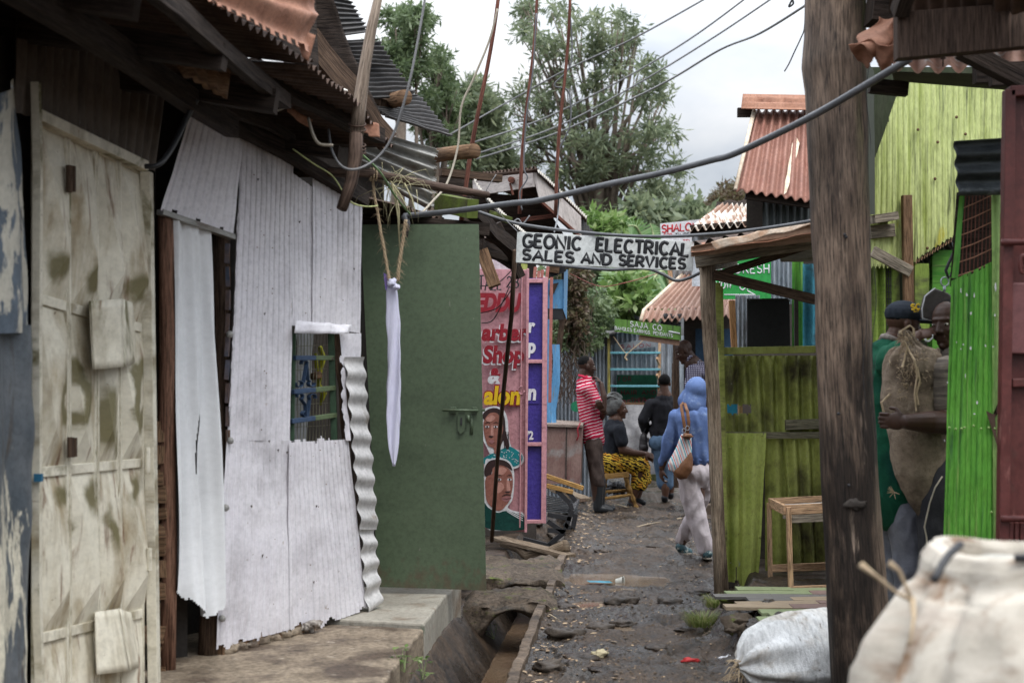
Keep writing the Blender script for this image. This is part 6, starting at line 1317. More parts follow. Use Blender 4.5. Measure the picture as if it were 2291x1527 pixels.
# ================================================================ shack with shelves across the end of the lane
r4=shack('zinc shack with blue-edged shelves across the far end of the lane',tuple(P(1440,900,18.6)))
Y4=18.8
def b_(x,y,o=0): return P(x,y,Y4-o)
m=MB(); m.sheet(b_(1225,770),b_(1362,768),b_(1362,1120),b_(1225,1120),waves=16,amp=.03,nv=16,dent=.02); m.sheet(b_(1362,745,-.3),b_(1480,735,-.3),b_(1480,950,-.3),b_(1362,950,-.3),waves=11,amp=.02,nv=8); m.sheet(b_(1470,750,-.05),b_(1580,750,-.05),b_(1580,1000,-.05),b_(1470,1000,-.05),waves=8,amp=.02,nv=8,dent=.02)
m.build('wall_sheet',M_ZINC,r4,True)
m=MB(); m.poly([b_(1375,768,-.2),b_(1375,787,-.2),b_(1470,775,-.2),b_(1474,755,-.2)],.03,V((0,-1,0))); m.build('faded_board',mat('faded_red_board',[(.15,.16,.17),(.20,.20,.21)],scale=9,rough=.7),r4)
m=MB(); letters(m,'SALON',b_(1388,779,-.16),V((1,0,.05)).normalized(),Z,.045,.007,gap=.4,fill=.4); letters(m,'BEAUTY',b_(1392,905,.0),X,Z,.06,.008,gap=.3,fill=.42); m.build('lettering',mat('dull_red',[(.15,.035,.04)],rough=.7,bump=0),r4,True)
m=MB(); m.poly([b_(1380,838,-.22),b_(1380,900,-.22),b_(1475,900,-.22),b_(1475,838,-.22)],.01,V((0,-1,0))); m.build('green_panel',mat('deep_green_board',[(.02,.11,.06),(.03,.15,.08)],scale=6,rough=.6),r4)
m=MB(); letters(m,'FOR',b_(1384,852,-.19),X,Z,.055,.007,gap=.5); letters(m,'HAIR AND',b_(1390,882,-.19),X,Z,.055,.007,gap=.3,fill=.46); letters(m,'THERAPY',b_(1412,898,-.19),X,Z,.05,.007,gap=.3,fill=.36); m.build('lettering',MATS['dull_red'],r4,True)
for y in (789,826,863):
    m=MB(); m.box(b_(1418,y,.0),(.68,.22,.028)); s=m.build('shelf',mat('aqua_paint',[(.11,.30,.36),(.16,.38,.43)],scale=9,rough=.5),r4,bevel=.003)
m=MB(); m.beam(b_(1362,752,.1),b_(1362,905,.1),.035,.05); m.build('left_post',wood('yellow_post',(.30,.29,.06),(.22,.18,.07)),r4)
m=MB(); m.beam(b_(1476,745,.02),b_(1474,900,.02),.035,.05); m.beam(b_(1470,800,.1),b_(1476,815,.02),.025,.04); m.beam(b_(1470,837,.1),b_(1476,852,.02),.025,.04); m.build('right_post',W_PALE,r4)
m=MB(); m.beam(b_(1508,905,.12),b_(1510,812,.12),.07,.06); m.build('dark_post',W_DARK,r4)
m=MB(); m.beam(b_(1360,902,.05),b_(1520,903,.05),.03,.03); m.build('counter_edge',W_BROWN,r4)
m=MB(); m.sheet(b_(1372,905,.1),b_(1575,905,.1),b_(1575,1060,.2),b_(1372,1060,.2),nu=40,nv=24,dent=.10,dsc=4); m.build('counter_cloth',mat('grubby_plastic_sheet',[(.27,.265,.27),(.38,.37,.38)],scale=3,rough=.5,layers=[((.20,.19,.20),6,(2,.5,1),.62,.72,.7)],bump=.4,bscale=20),r4,True)
m=MB(); m.tube([b_(1340+20*k,752-5*k+2*math.sin(k*2),.2) for k in range(-4,3)],.025,6,wob=.4); m.sheet(b_(1300,752,.2),b_(1375,745,.2),b_(1480,738,-.6),b_(1300,742,-.6),nu=12,nv=4,dent=.04); m.sheet(b_(1345,752,0),b_(1375,745,0),b_(1375,770,0),b_(1345,775,0),nu=4,nv=3); m.build('roof',M_DARKZ,r4,True)
m=MB(); m.tube([b_(1372,752,.15),b_(1395,785,.15),b_(1402,792,.15)],.006,5); m.tube([b_(1402,792,.15),b_(1440,760,.15)],.006,5); m.tube([b_(1402,792,.15),b_(1398,800,.15),b_(1403,806,.15)],.014,6,wob=.5); m.build('rope',M_JUTE,r4)
r5=shack('black-roofed shed behind the green board sign',tuple(P(1340,860,22)))
m=MB(); m.sheet(P(1312,655,21.5),P(1392,678,21),P(1384,718,20.3),P(1330,690,20.8),waves=5,amp=.02,axis='v',nu=6,nv=30); m.sheet(P(1330,700,21),P(1560,600,24),P(1560,760,20),P(1330,758,20),nu=4,nv=4); m.build('roof',M_BLACKP,r5,True,solid=.003)
m=MB(); m.beam(P(1388,695,20.3),P(1440,716,20.0),.03,.04); m.beam(P(1374,677,20.9),P(1394,680,20.9),.05,.04); m.beam(P(1328,685,20.5),P(1380,718,20.2),.02,.02); m.build('light_batten',M_ZINC,r5)
m=MB(); m.sheet(P(1335,745,20.4),P(1470,745,20.4),P(1470,900,20.4),P(1335,900,20.4),nu=3,nv=3); m.build('wall',M_INSIDE,r5)
# blue sheet stall on the left beyond the purple door
r6=thing('market_stall','sky-blue painted sheet stall beyond the purple door, overgrown with creeper','stall',tuple(P(1240,860,15)))
Y6=14.6; MB6=mat('sky_blue_sheet',[(.07,.22,.42),(.13,.32,.54)],scale=3,stretch=(3,.5,1),rough=.5,layers=[((.20,.24,.26),6,(3,.5,1),.60,.7,.6)],bump=.2)
m=MB(); m.sheet(P(1225,625,Y6),P(1262,625,Y6),P(1262,690,Y6),P(1225,690,Y6),nu=4,nv=4); m.sheet(P(1262,605,Y6-.02),P(1271,602,Y6+.6),P(1268,715,Y6+.6),P(1260,692,Y6-.02),nu=4,nv=4); m.sheet(P(1222,714,Y6),P(1234,714,Y6),P(1234,945,Y6),P(1222,945,Y6),nu=2,nv=4); m.sheet(P(1234,770,Y6+.3),P(1252,770,Y6+.4),P(1245,945,Y6+.4),P(1234,945,Y6+.3),nu=3,nv=6,dent=.04); m.build('wall_sheet',MB6,r6,True)
m=MB(); m.poly([P(1226,689,Y6+.01),P(1226,714,Y6+.01),P(1262,714,Y6+.01),P(1258,689,Y6+.01)],.1,V((0,-1,0))); m.beam(P(1225,612,Y6),P(1262,596,Y6),.10,.10); m.build('dark_board',M_BLACK,r6)
m=MB(); m.box(P(1240,604,Y6-.1),(.10,.1,.06),jit=.01); m.beam(P(1235,600,Y6-.1),P(1296,592,Y6+1),.03,.03); m.build('timber_end',W_BROWN,r6)
m=MB(); m.poly([P(1232,635,Y6-.02),P(1228,660,Y6-.02),P(1240,655,Y6-.02),P(1250,632,Y6-.02)],.01,V((0,-1,0))); m.build('brown_flap',M_RUSTD,r6)
m=MB(); m.beam(P(1255,720,Y6+.5),P(1262,610,Y6+.5),.05,.05); m.beam(P(1236,900,Y6+.45),P(1260,700,Y6+.45),.06,.05); m.build('post',W_DARK,r6)
# counter box near the red-shirted man
cb=thing('counter_box','red-stained plywood counter box with worn paint behind the purple door','counter',tuple(P(1265,1085,16)))
Yc=16.0
m=MB(); m.sheet(P(1224,948,Yc),P(1303,950,Yc),P(1298,1082,Yc),P(1222,1082,Yc),nu=10,nv=10,dent=.006); m.sheet(P(1303,950,Yc),P(1306,945,Yc+.7),P(1302,1075,Yc+.7),P(1298,1082,Yc),nu=3,nv=3); m.build('panel',mat('stained_plywood',[(.15,.085,.072),(.23,.15,.13)],scale=3,stretch=(2,.8,1),rough=.5,layers=[((.27,.26,.25),3,S1,.56,.70,.5),((.11,.04,.04),5,(2,.6,1),.55,.72,.6)],bump=.2),cb,True)
m=MB(); m.sheet(P(1222,938,Yc+.7),P(1306,942,Yc+.7),P(1304,951,Yc-.03),P(1222,949,Yc-.03),nu=3,nv=3); m.beam(P(1222,951,Yc-.02),P(1305,953,Yc-.02),.03,.025); m.build('top',wood('worn_top',(.17,.13,.11),(.26,.21,.18)),cb)
m=MB(); m.beam(P(1268,955,Yc-.01),P(1266,1082,Yc-.01),.012,.012); m.build('seam',M_INSIDE,cb)
m=MB(); m.tube([P(1298,945,Yc-.05),P(1292,960,Yc-.05),P(1294,975,Yc-.05),P(1290,985,Yc-.05)],.01,6,wob=.5); o=m.build('red_tassel',M_CRIM,None,True); tag(o,'dark red string tassel hanging on the counter box corner','tassel')
m=MB(); m.poly([P(x,y,17.2) for x,y in circ(1289,909,12,12,16)],.02,V((0,-1,0))); o=m.build('green_disc',mat('disc_green',[(.02,.20,.10)],rough=.5),None); tag(o,'small round green sign behind the back of the man in red','sign')
# ================================================================ vegetation
def leafmat(name,cols,rough=.5):
    m=bpy.data.materials.new(name); m.use_nodes=True; nt=m.node_tree; N=nt.nodes; L=nt.links; b=N['Principled BSDF']
    uv=N.new('ShaderNodeUVMap'); s=N.new('ShaderNodeSeparateXYZ'); L.new(uv.outputs[0],s.inputs[0]); r=N.new('ShaderNodeValToRGB'); e=r.color_ramp.elements
    while len(e)<len(cols): e.new(.5)
    for k,(el,c) in enumerate(zip(e,cols)): el.position=k/(len(cols)-1); el.color=(*c,1)
    L.new(s.outputs[0],r.inputs[0]); L.new(r.outputs[0],b.inputs['Base Color']); b.inputs['Roughness'].default_value=rough
    tr=N.new('ShaderNodeBsdfTranslucent'); L.new(r.outputs[0],tr.inputs[0]); mx=N.new('ShaderNodeMixShader'); mx.inputs[0].default_value=.45
    L.new(b.outputs[0],mx.inputs[1]); L.new(tr.outputs[0],mx.inputs[2]); L.new(mx.outputs[0],N['Material Output'].inputs[0])
    return m
def leaves(name,centers,radii,n,ln,wd,mt,parent,seed=0,droop=.4,fill=.55,clump=.0,nc=0):
    "n leaves spread through ellipsoidal clusters; small twigs gather them in sprays"
    rs=np.random.RandomState(seed); C=np.array([tuple(c) for c in centers]); R=np.array(radii,float)
    wgt=R**2; wgt=wgt/wgt.sum()
    nspray=max(1,n//14); idx=rs.choice(len(C),nspray,p=wgt)
    d=rs.normal(size=(nspray,3)); d/=np.linalg.norm(d,axis=1)[:,None]; rr=(rs.rand(nspray)**(1/ (1+2*fill)))
    sp=C[idx]+d*(R[idx]*rr)[:,None]*np.array([1,1,1.05])
    out=d*.6+np.array([0,0,.5])+rs.normal(size=(nspray,3))*.4; out/=np.linalg.norm(out,axis=1)[:,None]
    k=rs.randint(0,nspray,n); along=rs.rand(n)
    spl=ln*1.6
    base=sp[k]+out[k]*(along*spl)[:,None]+rs.normal(size=(n,3))*ln*.28
    dr=out[k]*.5+rs.normal(size=(n,3))*.7+np.array([0,0,-droop]); dr/=np.linalg.norm(dr,axis=1)[:,None]
    sd=np.cross(dr,rs.normal(size=(n,3))); sd/=np.linalg.norm(sd,axis=1)[:,None]
    L=ln*(.6+.8*rs.rand(n))[:,None]; W=wd*(.6+.8*rs.rand(n))[:,None]
    v=np.stack([base,base+dr*L*.5+sd*W*.5,base+dr*L,base+dr*L*.5-sd*W*.5],1).reshape(-1,3)
    me=bpy.data.meshes.new(name); me.vertices.add(4*n); me.vertices.foreach_set('co',v.ravel()); me.loops.add(4*n); me.loops.foreach_set('vertex_index',np.arange(4*n,dtype=np.int32))
    me.polygons.add(n); me.polygons.foreach_set('loop_start',(np.arange(n)*4).astype(np.int32)); me.polygons.foreach_set('loop_total',np.full(n,4,np.int32)); me.update(calc_edges=True)
    ul=me.uv_layers.new(name='UVMap'); sprc=rs.rand(nspray); val=np.clip(.6*sprc[k]+.4*rs.rand(n),0,.999); ul.data.foreach_set('uv',np.repeat(np.stack([val,val],1),4,axis=0).ravel())
    return link(name,me,mt,parent,False)
L_DARK=leafmat('grey_green_leaf',[(.09,.12,.075),(.15,.19,.11),(.22,.26,.15),(.32,.35,.20)])
L_MID=leafmat('mid_green_leaf',[(.075,.11,.055),(.11,.16,.075),(.16,.215,.10),(.22,.28,.14)])
L_BRIGHT=leafmat('bright_leaf',[(.06,.12,.03),(.12,.21,.05),(.20,.30,.09),(.30,.36,.16)])
L_BROWN=leafmat('dry_leaf',[(.08,.05,.035),(.14,.09,.06),(.12,.12,.05),(.20,.15,.10)])
def tree(label,cl,Y,base,n,ln,wd,mt,seed,grp=None,dj=1.2,trunk_r=.28,name='tree',sky=.0,cat='tree',kr=1.0):
    rs=random.Random(seed); k=Y/FP; t=thing(name,label,cat,(P(base[0],HY,Y).x,Y,0),grp)
    C=[];R=[]
    for (x,y,r) in cl:
        r*=kr
        # cluster broken into smaller puffs for a ragged outline
        for q in range(max(3,int(r/9))):
            a=rs.uniform(0,6.28); d=r*math.sqrt(rs.random())*.85; C.append(P(x+d*math.cos(a),y+d*math.sin(a),Y+rs.uniform(-dj,dj))); R.append(r*k*rs.uniform(.22,.40))
    leaves('crown',C,R,n,ln,wd,mt,t,seed)
    m=MB(); b0=V((P(base[0],HY,Y).x,Y,-.1)); top=P(base[0]+rs.uniform(-10,10),base[1],Y)
    m.tube([b0,b0.lerp(top,.35)+V((.1,0,0)),b0.lerp(top,.7)-V((.12,0,0)),top],[trunk_r,trunk_r*.8,trunk_r*.6,trunk_r*.4],9,wob=.15)
    for (x,y,r) in cl:
        e=P(x,y,Y+rs.uniform(-.4,.4)); s=b0.lerp(top,rs.uniform(.45,.95)) if e.z>top.z*.6 else b0.lerp(top,rs.uniform(.3,.5)); mid=s.lerp(e,.5)+V((rs.uniform(-.2,.2),0,rs.uniform(-.1,.3)))
        m.tube([s,mid,e],[trunk_r*.34,trunk_r*.2,trunk_r*.06],6,wob=.1)
        for q in range(3):
            a=rs.uniform(0,6.28); e2=P(x+r*.8*math.cos(a),y+r*.8*math.sin(a),Y+rs.uniform(-.5,.5)); m.tube([mid.lerp(e,.5),e2],[trunk_r*.10,.012],4)
    m.build('trunk',mat('tree_bark',[(.10,.075,.06),(.16,.13,.10)],scale=6,rough=.9,bump=.4),t,True)
    return t
tree('tall airy grey-green tree rising behind the lettered sign, open to the sky between its limbs',
 [(1180,25,24),(1172,75,20),(1215,90,28),(1250,40,26),(1240,130,28),(1195,175,24),(1160,215,22),(1150,255,20),(1215,235,28),(1260,190,26),(1300,120,26),(1285,60,24),(1335,60,24),(1345,120,26),(1330,190,26),(1295,260,30),(1385,45,24),(1395,95,26),(1380,160,28),(1360,240,30),(1420,90,20),(1430,150,24),(1445,210,26),(1470,170,20),(1475,230,24),(1450,290,28),(1410,310,34),(1345,320,36),(1280,330,34),(1215,310,30),(1170,300,20),(1185,360,26),(1250,400,32),(1320,400,38),(1390,390,38),(1455,360,30),(1485,300,22),(1470,430,34),(1410,460,36),(1340,470,34),(1510,380,18),(1515,440,22),(1500,490,26),(1440,510,30),(1380,530,30)],
 38,(1345,330),15500,.24,.055,L_DARK,1,dj=2.0,kr=.56)
tree('rounded bushy tree top left of the sky, beyond the dark roof ends',[(885,60,36),(915,100,40),(880,120,40),(930,60,30),(925,160,34),(890,180,36)],34,(900,220),7500,.20,.05,L_MID,2,kr=.75,grp='trees beyond the left roofs')
tree('second conical tree just right of the rounded one, beyond the dark roof ends',[(985,130,20),(978,170,28),(1000,200,28),(965,230,34),(1005,260,32),(975,300,36),(935,260,28)],36,(980,300),7500,.20,.05,L_MID,3,kr=.75,grp='trees beyond the left roofs')
tree('wider dark tree crossed by the first rusty rod',[(1055,220,30),(1085,250,28),(1040,270,34),(1080,290,28),(1020,320,34),(1060,330,26),(1030,375,26)],38,(1050,320),7500,.28,.08,L_DARK,4,kr=.65,grp='trees beyond the left roofs')
tree('low dark tree between the two leftmost rods',[(1105,330,24),(1085,350,26),(1120,355,20),(1095,380,24),(1065,390,26),(1130,380,14)],42,(1100,380),6000,.30,.085,L_DARK,5,kr=.7,grp='trees beyond the left roofs')
tree('reddish brown bush just above the chalky roof',[(1620,450,18),(1645,445,14),(1600,470,16),(1580,485,16),(1655,455,12)],40,(1620,470),5000,.2,.05,L_BROWN,6)
tree('broad leafy bush filling the gap under the lettered sign',[(1300,590,30),(1340,620,34),(1310,650,30),(1370,590,30),(1400,640,28),(1350,690,30),(1290,690,26),(1440,600,30),(1260,600,20),(1400,700,30)],24,(1340,700),14000,.17,.06,L_MID,7,name='bush',cat='bush',dj=.8,trunk_r=.09)
tree('pale orange-tipped shrub at the right end of the white fascia roof',[(1335,510,16),(1350,530,18),(1320,545,16),(1370,515,12),(1400,530,14)],26,(1340,560),2600,.2,.06,L_BRIGHT,8,name='bush',cat='bush',dj=.4,trunk_r=.06)
tree('dark dense bush row beyond the banana plants',[(1450,500,30),(1500,520,30),(1420,540,34),(1540,540,26),(1480,560,30),(1560,500,24),(1360,560,26)],30,(1480,600),9000,.26,.1,L_DARK,9,name='bush',cat='bush',dj=.8,trunk_r=.09)
tree('low green bush left of the banana plants, above the black shed roof',[(1410,650,20),(1430,690,22),(1395,690,18),(1290,730,22),(1320,740,20),(1300,760,16)],20.2,(1400,700),3400,.16,.07,L_BRIGHT,10,name='bush',cat='bush',dj=.4,trunk_r=.04)
# creeper over the blue stall
cv=thing('creeper','dry and green creeper hanging over the side of the sky-blue stall','creeper',tuple(P(1290,700,15.5)))
C=[P(1285+8*math.sin(k),600+k*13,17.4+.1*math.cos(k)) for k in range(13)]; leaves('foliage',C,[.10]*13,3800,.07,.03,L_BROWN,cv,31)
C=[P(1300,660,17.6),P(1312,700,17.7),P(1330,715,18),P(1290,720,17.6),P(1275,745,17.5),P(1295,765,17.6),P(1345,690,18),P(1325,745,18),P(1250,720,17.5),P(1240,745,17.3)]; leaves('foliage',C,[.16]*len(C),3600,.07,.035,L_MID,cv,32)
m=MB()
for k in range(110):
    a=P(random.uniform(1238,1320),random.uniform(610,770),17.3+rnd()*.6); q=[a]
    for s in range(5): q.append(q[-1]+V((random.uniform(-.08,.08),random.uniform(-.04,.04),-random.uniform(.03,.16))))
    m.tube(q,[.006,.005,.005,.004,.004,.002],3)
m.build('stems',mat('dry_stem',[(.10,.075,.055),(.17,.135,.10)],rough=.9,bump=0),cv)
m=MB()
for k in range(60):
    a=P(random.uniform(1235,1300),random.uniform(770,850),17.2+rnd()*.5); q=[a]
    for s in range(4): q.append(q[-1]+V((random.uniform(-.08,.08),0,-random.uniform(.02,.15))))
    m.tube(q,.005,3)
m.build('root',M_BARK,cv)
# banana plants
M_BAN=leafmat('banana_leaf',[(.10,.20,.07),(.16,.28,.11),(.25,.36,.17)],.35)
def banana(base,Y,fronds,label,seed):
    rs=random.Random(seed); t=thing('banana_plant',label,'banana plant',(P(base[0],HY,Y).x,Y,0),'banana plants')
    o=P(base[0],base[1],Y); m=MB(); m.tube([V((o.x,Y,-.1)),V((o.x,Y,o.z*.5)),o],[.14,.12,.08],9); m.build('stem',mat('banana_stem',[(.20,.24,.11),(.30,.34,.18)],rough=.5),t,True)
    for (pts,w) in fronds:
        P3=[P(x,y,Y+dy) for x,y,dy in pts]; n=26; m=MB(); q=[]
        for k in range(n+1):
            s=k/n*(len(P3)-1); i=min(int(s),len(P3)-2); f=s-i
            p0=P3[max(i-1,0)];p1=P3[i];p2=P3[i+1];p3_=P3[min(i+2,len(P3)-1)]
            q.append(.5*((2*p1)+(p2-p0)*f+(2*p0-5*p1+4*p2-p3_)*f*f+(3*p1-p0-3*p2+p3_)*f**3))
        for side in (-1,1):
            for k in range(n):
                if rs.random()<.10: continue
                d=(q[k+1]-q[k]).normalized(); sd=d.cross(V((0,-1,.25))).normalized()*side
                if sd.length<.1: continue
                wa=w*math.sin(math.pi*min(1,(k+1.2)/(n+1)))**.6; wb=w*math.sin(math.pi*min(1,(k+2.2)/(n+1)))**.6
                dr=V((0,0,-1)); a=q[k];b=q[k+1]; ea=a+sd*wa*.8+dr*wa*.35+d*wa*.25; eb=b+sd*wb*.8+dr*wb*.35+d*wb*.2
                v=rs.random(); m.quad(a,b,eb.lerp(ea,.12),ea,[(v,v)]*4)
        fr=m.build('frond',M_BAN,t); m=MB(); m.tube(q,[.022]*20+[.012]*(n-19),5); m.build('rib',MATS['banana_stem'],fr,True)
    return t
banana((1455,640),22,[(((1455,640,0),(1445,560,0),(1425,510,-.2),(1405,505,-.3)),.34),(((1455,640,0),(1470,560,.2),(1500,520,.3),(1540,540,.4)),.34),(((1455,640,0),(1420,600,-.3),(1380,610,-.5),(1345,655,-.6)),.36),(((1455,640,0),(1440,610,-.5),(1410,625,-.8),(1400,670,-.9)),.34),(((1455,640,0),(1460,580,.0),(1462,530,0),(1455,500,0)),.26)],'banana plant with broad arching leaves in the gap below the lettered sign',1)
banana((1500,660),21.5,[(((1500,660,0),(1485,610,-.2),(1465,620,-.4),(1450,672,-.6)),.32),(((1500,660,0),(1500,600,0),(1480,570,0),(1440,580,0)),.34),(((1500,660,0),(1470,635,-.5),(1440,650,-.8),(1425,690,-.9)),.30),(((1500,660,0),(1520,610,.2),(1545,600,.3),(1570,640,.4)),.3)],'banana plant nearer the salmon roof, its leaves hanging to the left',2)
# far hedge so the horizon between shacks is never bare
hb=leaves('far_wood',[P(x,845-40*math.sin(x*.01),62) for x in range(-400,2700,90)],[3.2]*35,26000,.6,.3,L_DARK,None,77); hb['kind']='stuff'; tag(hb,'distant dark woodland closing the view beyond the shacks','trees')
# ================================================================ people
def person(label,loc): return thing('person',label,'person',loc)
def Q(x,y,Y,dy=0): return P(x,y,Y+dy)
def cloth(name,cols,**k): return mat(name,cols,coord='Object',grain=k.pop('grain',.08),spec=.15,rough=k.pop('rough',.85),bump=k.pop('bump',.35),bscale=k.pop('bscale',90),**k)
def stripes(nt,src,col,nz,ramp):
    N=nt.nodes;L=nt.links; sp=N.new('ShaderNodeSeparateXYZ'); L.new(src,sp.inputs[0])
    a=N.new('ShaderNodeMath'); a.operation='MULTIPLY_ADD'; a.inputs[1].default_value=27.0; L.new(sp.outputs[2],a.inputs[0])
    b=N.new('ShaderNodeMath'); b.operation='MULTIPLY_ADD'; b.inputs[1].default_value=-7.0; L.new(sp.outputs[0],b.inputs[0]); L.new(a.outputs[0],b.inputs[2])
    n=N.new('ShaderNodeMath'); n.operation='MULTIPLY_ADD'; n.inputs[1].default_value=1.6; L.new(nz(5,(1,1,1)),n.inputs[0]); L.new(b.outputs[0],n.inputs[2])
    f=N.new('ShaderNodeMath'); f.operation='FRACT'; L.new(n.outputs[0],f.inputs[0])
    r=ramp(f.outputs[0],[(0.0,1.0),(.20,1.0),(.24,0.0),(1,0.0)])
    mx=N.new('ShaderNodeMix'); mx.data_type='RGBA'; L.new(r,mx.inputs[0]); L.new(col,mx.inputs[6]); mx.inputs[7].default_value=(.66,.60,.62,1); return mx.outputs[2]
def tiger(nt,src,col,nz,ramp):
    N=nt.nodes;L=nt.links
    w=N.new('ShaderNodeTexWave'); w.inputs['Scale'].default_value=11; w.inputs['Distortion'].default_value=7; w.inputs['Detail'].default_value=2.5; w.inputs['Detail Scale'].default_value=2.2; w.bands_direction='DIAGONAL'
    mp=N.new('ShaderNodeMapping'); mp.inputs['Scale'].default_value=(.75,.6,1.5); L.new(src,mp.inputs[0]); L.new(mp.outputs[0],w.inputs[0])
    r=ramp(w.outputs['Fac'],[(.42,0.0),(.56,1.0)])
    mx=N.new('ShaderNodeMix'); mx.data_type='RGBA'; L.new(r,mx.inputs[0]); mx.inputs[6].default_value=(.012,.008,.006,1); L.new(col,mx.inputs[7]); return mx.outputs[2]
def checks(nt,src,col,nz,ramp):
    N=nt.nodes;L=nt.links; sp=N.new('ShaderNodeSeparateXYZ'); L.new(src,sp.inputs[0]); out=[]
    for k,(ax) in enumerate((0,2)):
        a=N.new('ShaderNodeMath'); a.operation='MULTIPLY'; a.inputs[1].default_value=42; L.new(sp.outputs[ax],a.inputs[0]); f=N.new('ShaderNodeMath'); f.operation='FRACT'; L.new(a.outputs[0],f.inputs[0]); out.append(ramp(f.outputs[0],[(.0,0.0),(.50,0.0),(.60,1.0)]))
    m=N.new('ShaderNodeMix'); m.data_type='RGBA'; m.blend_type='MULTIPLY'; m.inputs[0].default_value=1; L.new(out[0],m.inputs[6]); L.new(out[1],m.inputs[7])
    mx=N.new('ShaderNodeMix'); mx.data_type='RGBA'; L.new(m.outputs[2],mx.inputs[0]); L.new(col,mx.inputs[6]); mx.inputs[7].default_value=(.42,.41,.46,1); return mx.outputs[2]
C_RED=cloth('crimson_stripe',[(.36,.012,.045),(.44,.02,.06)],scale=6,extra=stripes); C_REDP=cloth('crimson_plain',[(.38,.015,.045),(.45,.03,.07)],scale=9)
C_BROWN=cloth('brown_trouser',[(.045,.032,.028),(.075,.055,.048)],scale=7); C_BLACK=cloth('black_knit',[(.010,.010,.012),(.020,.020,.024)],scale=9)
C_TEE=cloth('charcoal_tee',[(.014,.016,.021),(.024,.027,.034)],scale=9); C_WRAP=cloth('grey_wrap',[(.10,.105,.105),(.17,.175,.17)],scale=14,stretch=(1,1,2),bump=.6,bscale=60)
C_TIGER=cloth('tiger_print',[(.55,.20,.02),(.66,.48,.06),(.50,.16,.015)],scale=7,extra=tiger); C_DENIM=cloth('denim',[(.055,.095,.16),(.11,.17,.25)],scale=6)
C_HOOD=cloth('blue_hoodie',[(.075,.12,.26),(.12,.18,.35)],scale=5,layers=[((.24,.31,.46),9,(1,1,1),.58,.75,.9)]); C_PINKT=cloth('pale_trouser',[(.42,.37,.38),(.54,.485,.49)],scale=5,layers=[((.38,.31,.29),3,(1,1,1),.60,.80,.9)])
C_CHECK=cloth('small_check',[(.045,.04,.075),(.07,.06,.10)],scale=5,extra=checks); C_COAT=cloth('green_coat',[(.008,.062,.034),(.014,.105,.058)],scale=4,layers=[((.008,.05,.04),3,(1,1,1),.52,.68,.9)]); C_CAP=cloth('navy_cap',[(.018,.023,.032),(.035,.042,.055)],scale=12)
C_KHAKI=cloth('brown_stripe_shirt',[(.06,.05,.045),(.19,.16,.13)],scale=5,stretch=(1,1,12)); C_GREYT=cloth('grey_blue_trouser',[(.10,.105,.13),(.17,.175,.20)],scale=5); C_DKT=cloth('charcoal_trouser',[(.022,.022,.026),(.042,.042,.048)],scale=5)
M_RUB=mat('black_rubber',[(.012,.013,.015),(.022,.024,.026)],rough=.25,bump=.1); M_SHOE=mat('teal_trainer',[(.06,.14,.16),(.02,.03,.035)],scale=40,coord='Object',rough=.6,layers=[((.40,.42,.38),30,S1,.56,.62,.6)]); M_SOLE=mat('sole',[(.16,.14,.11)],rough=.8)
def hairball(parent,L,R,s=1.0,extra=0.004):
    B=Body(); B.ell(L(0,-.026,.047),(.0735*s+extra,.0835*s+extra,.077*s+extra),R); 
    o=B.done('hair',M_HAIR,parent,.006,2)
    return o
# --- man in the crimson striped polo, back three-quarter, hand at mouth
Y=16.6; 
A1=person('man in a crimson white-striped polo and black rubber boots, hand at his mouth',tuple(Q(1340,1145,Y)))
B=Body(); hf=V((.93,.20,-.05)); Lh,R=head(B,Q(1313,820,Y),hf,up=(-.06,0,1),s=1.04)
neck=Q(1309,848,Y); B.cap(Q(1312,836,Y),neck,.056,.066)
pel=Q(1328,988,Y); B.chain((neck,.08),(Q(1314,880,Y),.12),(Q(1320,930,Y),.12),(pel,.12))
shN=Q(1316,868,Y,-.17); elN=Q(1349,916,Y,-.20); wrN=Q(1345,858,Y,-.15)    # near arm raised to the mouth
shF=Q(1320,868,Y,.14)
B.chain((shN,.055),(elN,.043)); B.chain((elN,.043),(Q(1351,885,Y,-.19),.037),(wrN,.028)); hand(B,wrN,V((-.55,.25,.8)),V((-.8,.3,-.3)),1,1.0)
e2=Q(1344,934,Y,.05); B.chain((shF,.052),(e2,.042),(Q(1352,922,Y,-.14),.036),(Q(1347,915,Y,-.22),.030)); hand(B,Q(1347,915,Y,-.22),V((-.3,-.5,.5)),V((0,.5,.3)),1,.8)
B.chain((pel,.11),(Q(1332,1060,Y,-.08),.075),(Q(1337,1135,Y,-.08),.045)); B.chain((pel,.11),(Q(1336,1060,Y,.10),.075),(Q(1342,1128,Y,.12),.045))
bd_=B.done('body',M_SKIN,A1,.0055,3); eyes(Lh,R,bd_,1.04); hairball(A1,Lh,R,1.04,.001)
B=Body(); B.chain((Q(1308,849,Y),.078),(Q(1311,860,Y),.115),(Q(1315,885,Y),.135),(Q(1319,920,Y),.135),(Q(1325,955,Y),.125),(Q(1328,982,Y),.130))
B.ell(Q(1312,872,Y),(.13,.20,.09)); B.ell(Q(1327,975,Y),(.128,.145,.09))
B.chain((shN,.075),(Q(1336,899,Y,-.19),.070)); B.chain((shF,.072),(Q(1333,900,Y,.16),.065))
B.done('polo_shirt',C_RED,A1,.009,8,disp=.012); B=Body(); B.m.tube([Q(1311+15*math.cos(t),845+6*math.cos(t),Y,.075*math.sin(t)) for t in [k*.4 for k in range(17)]],.020,8); B.chain((Q(1326,853,Y,-.05),.014),(Q(1336,872,Y,-.10),.012)); B.done('collar',C_REDP,A1,.007,2)
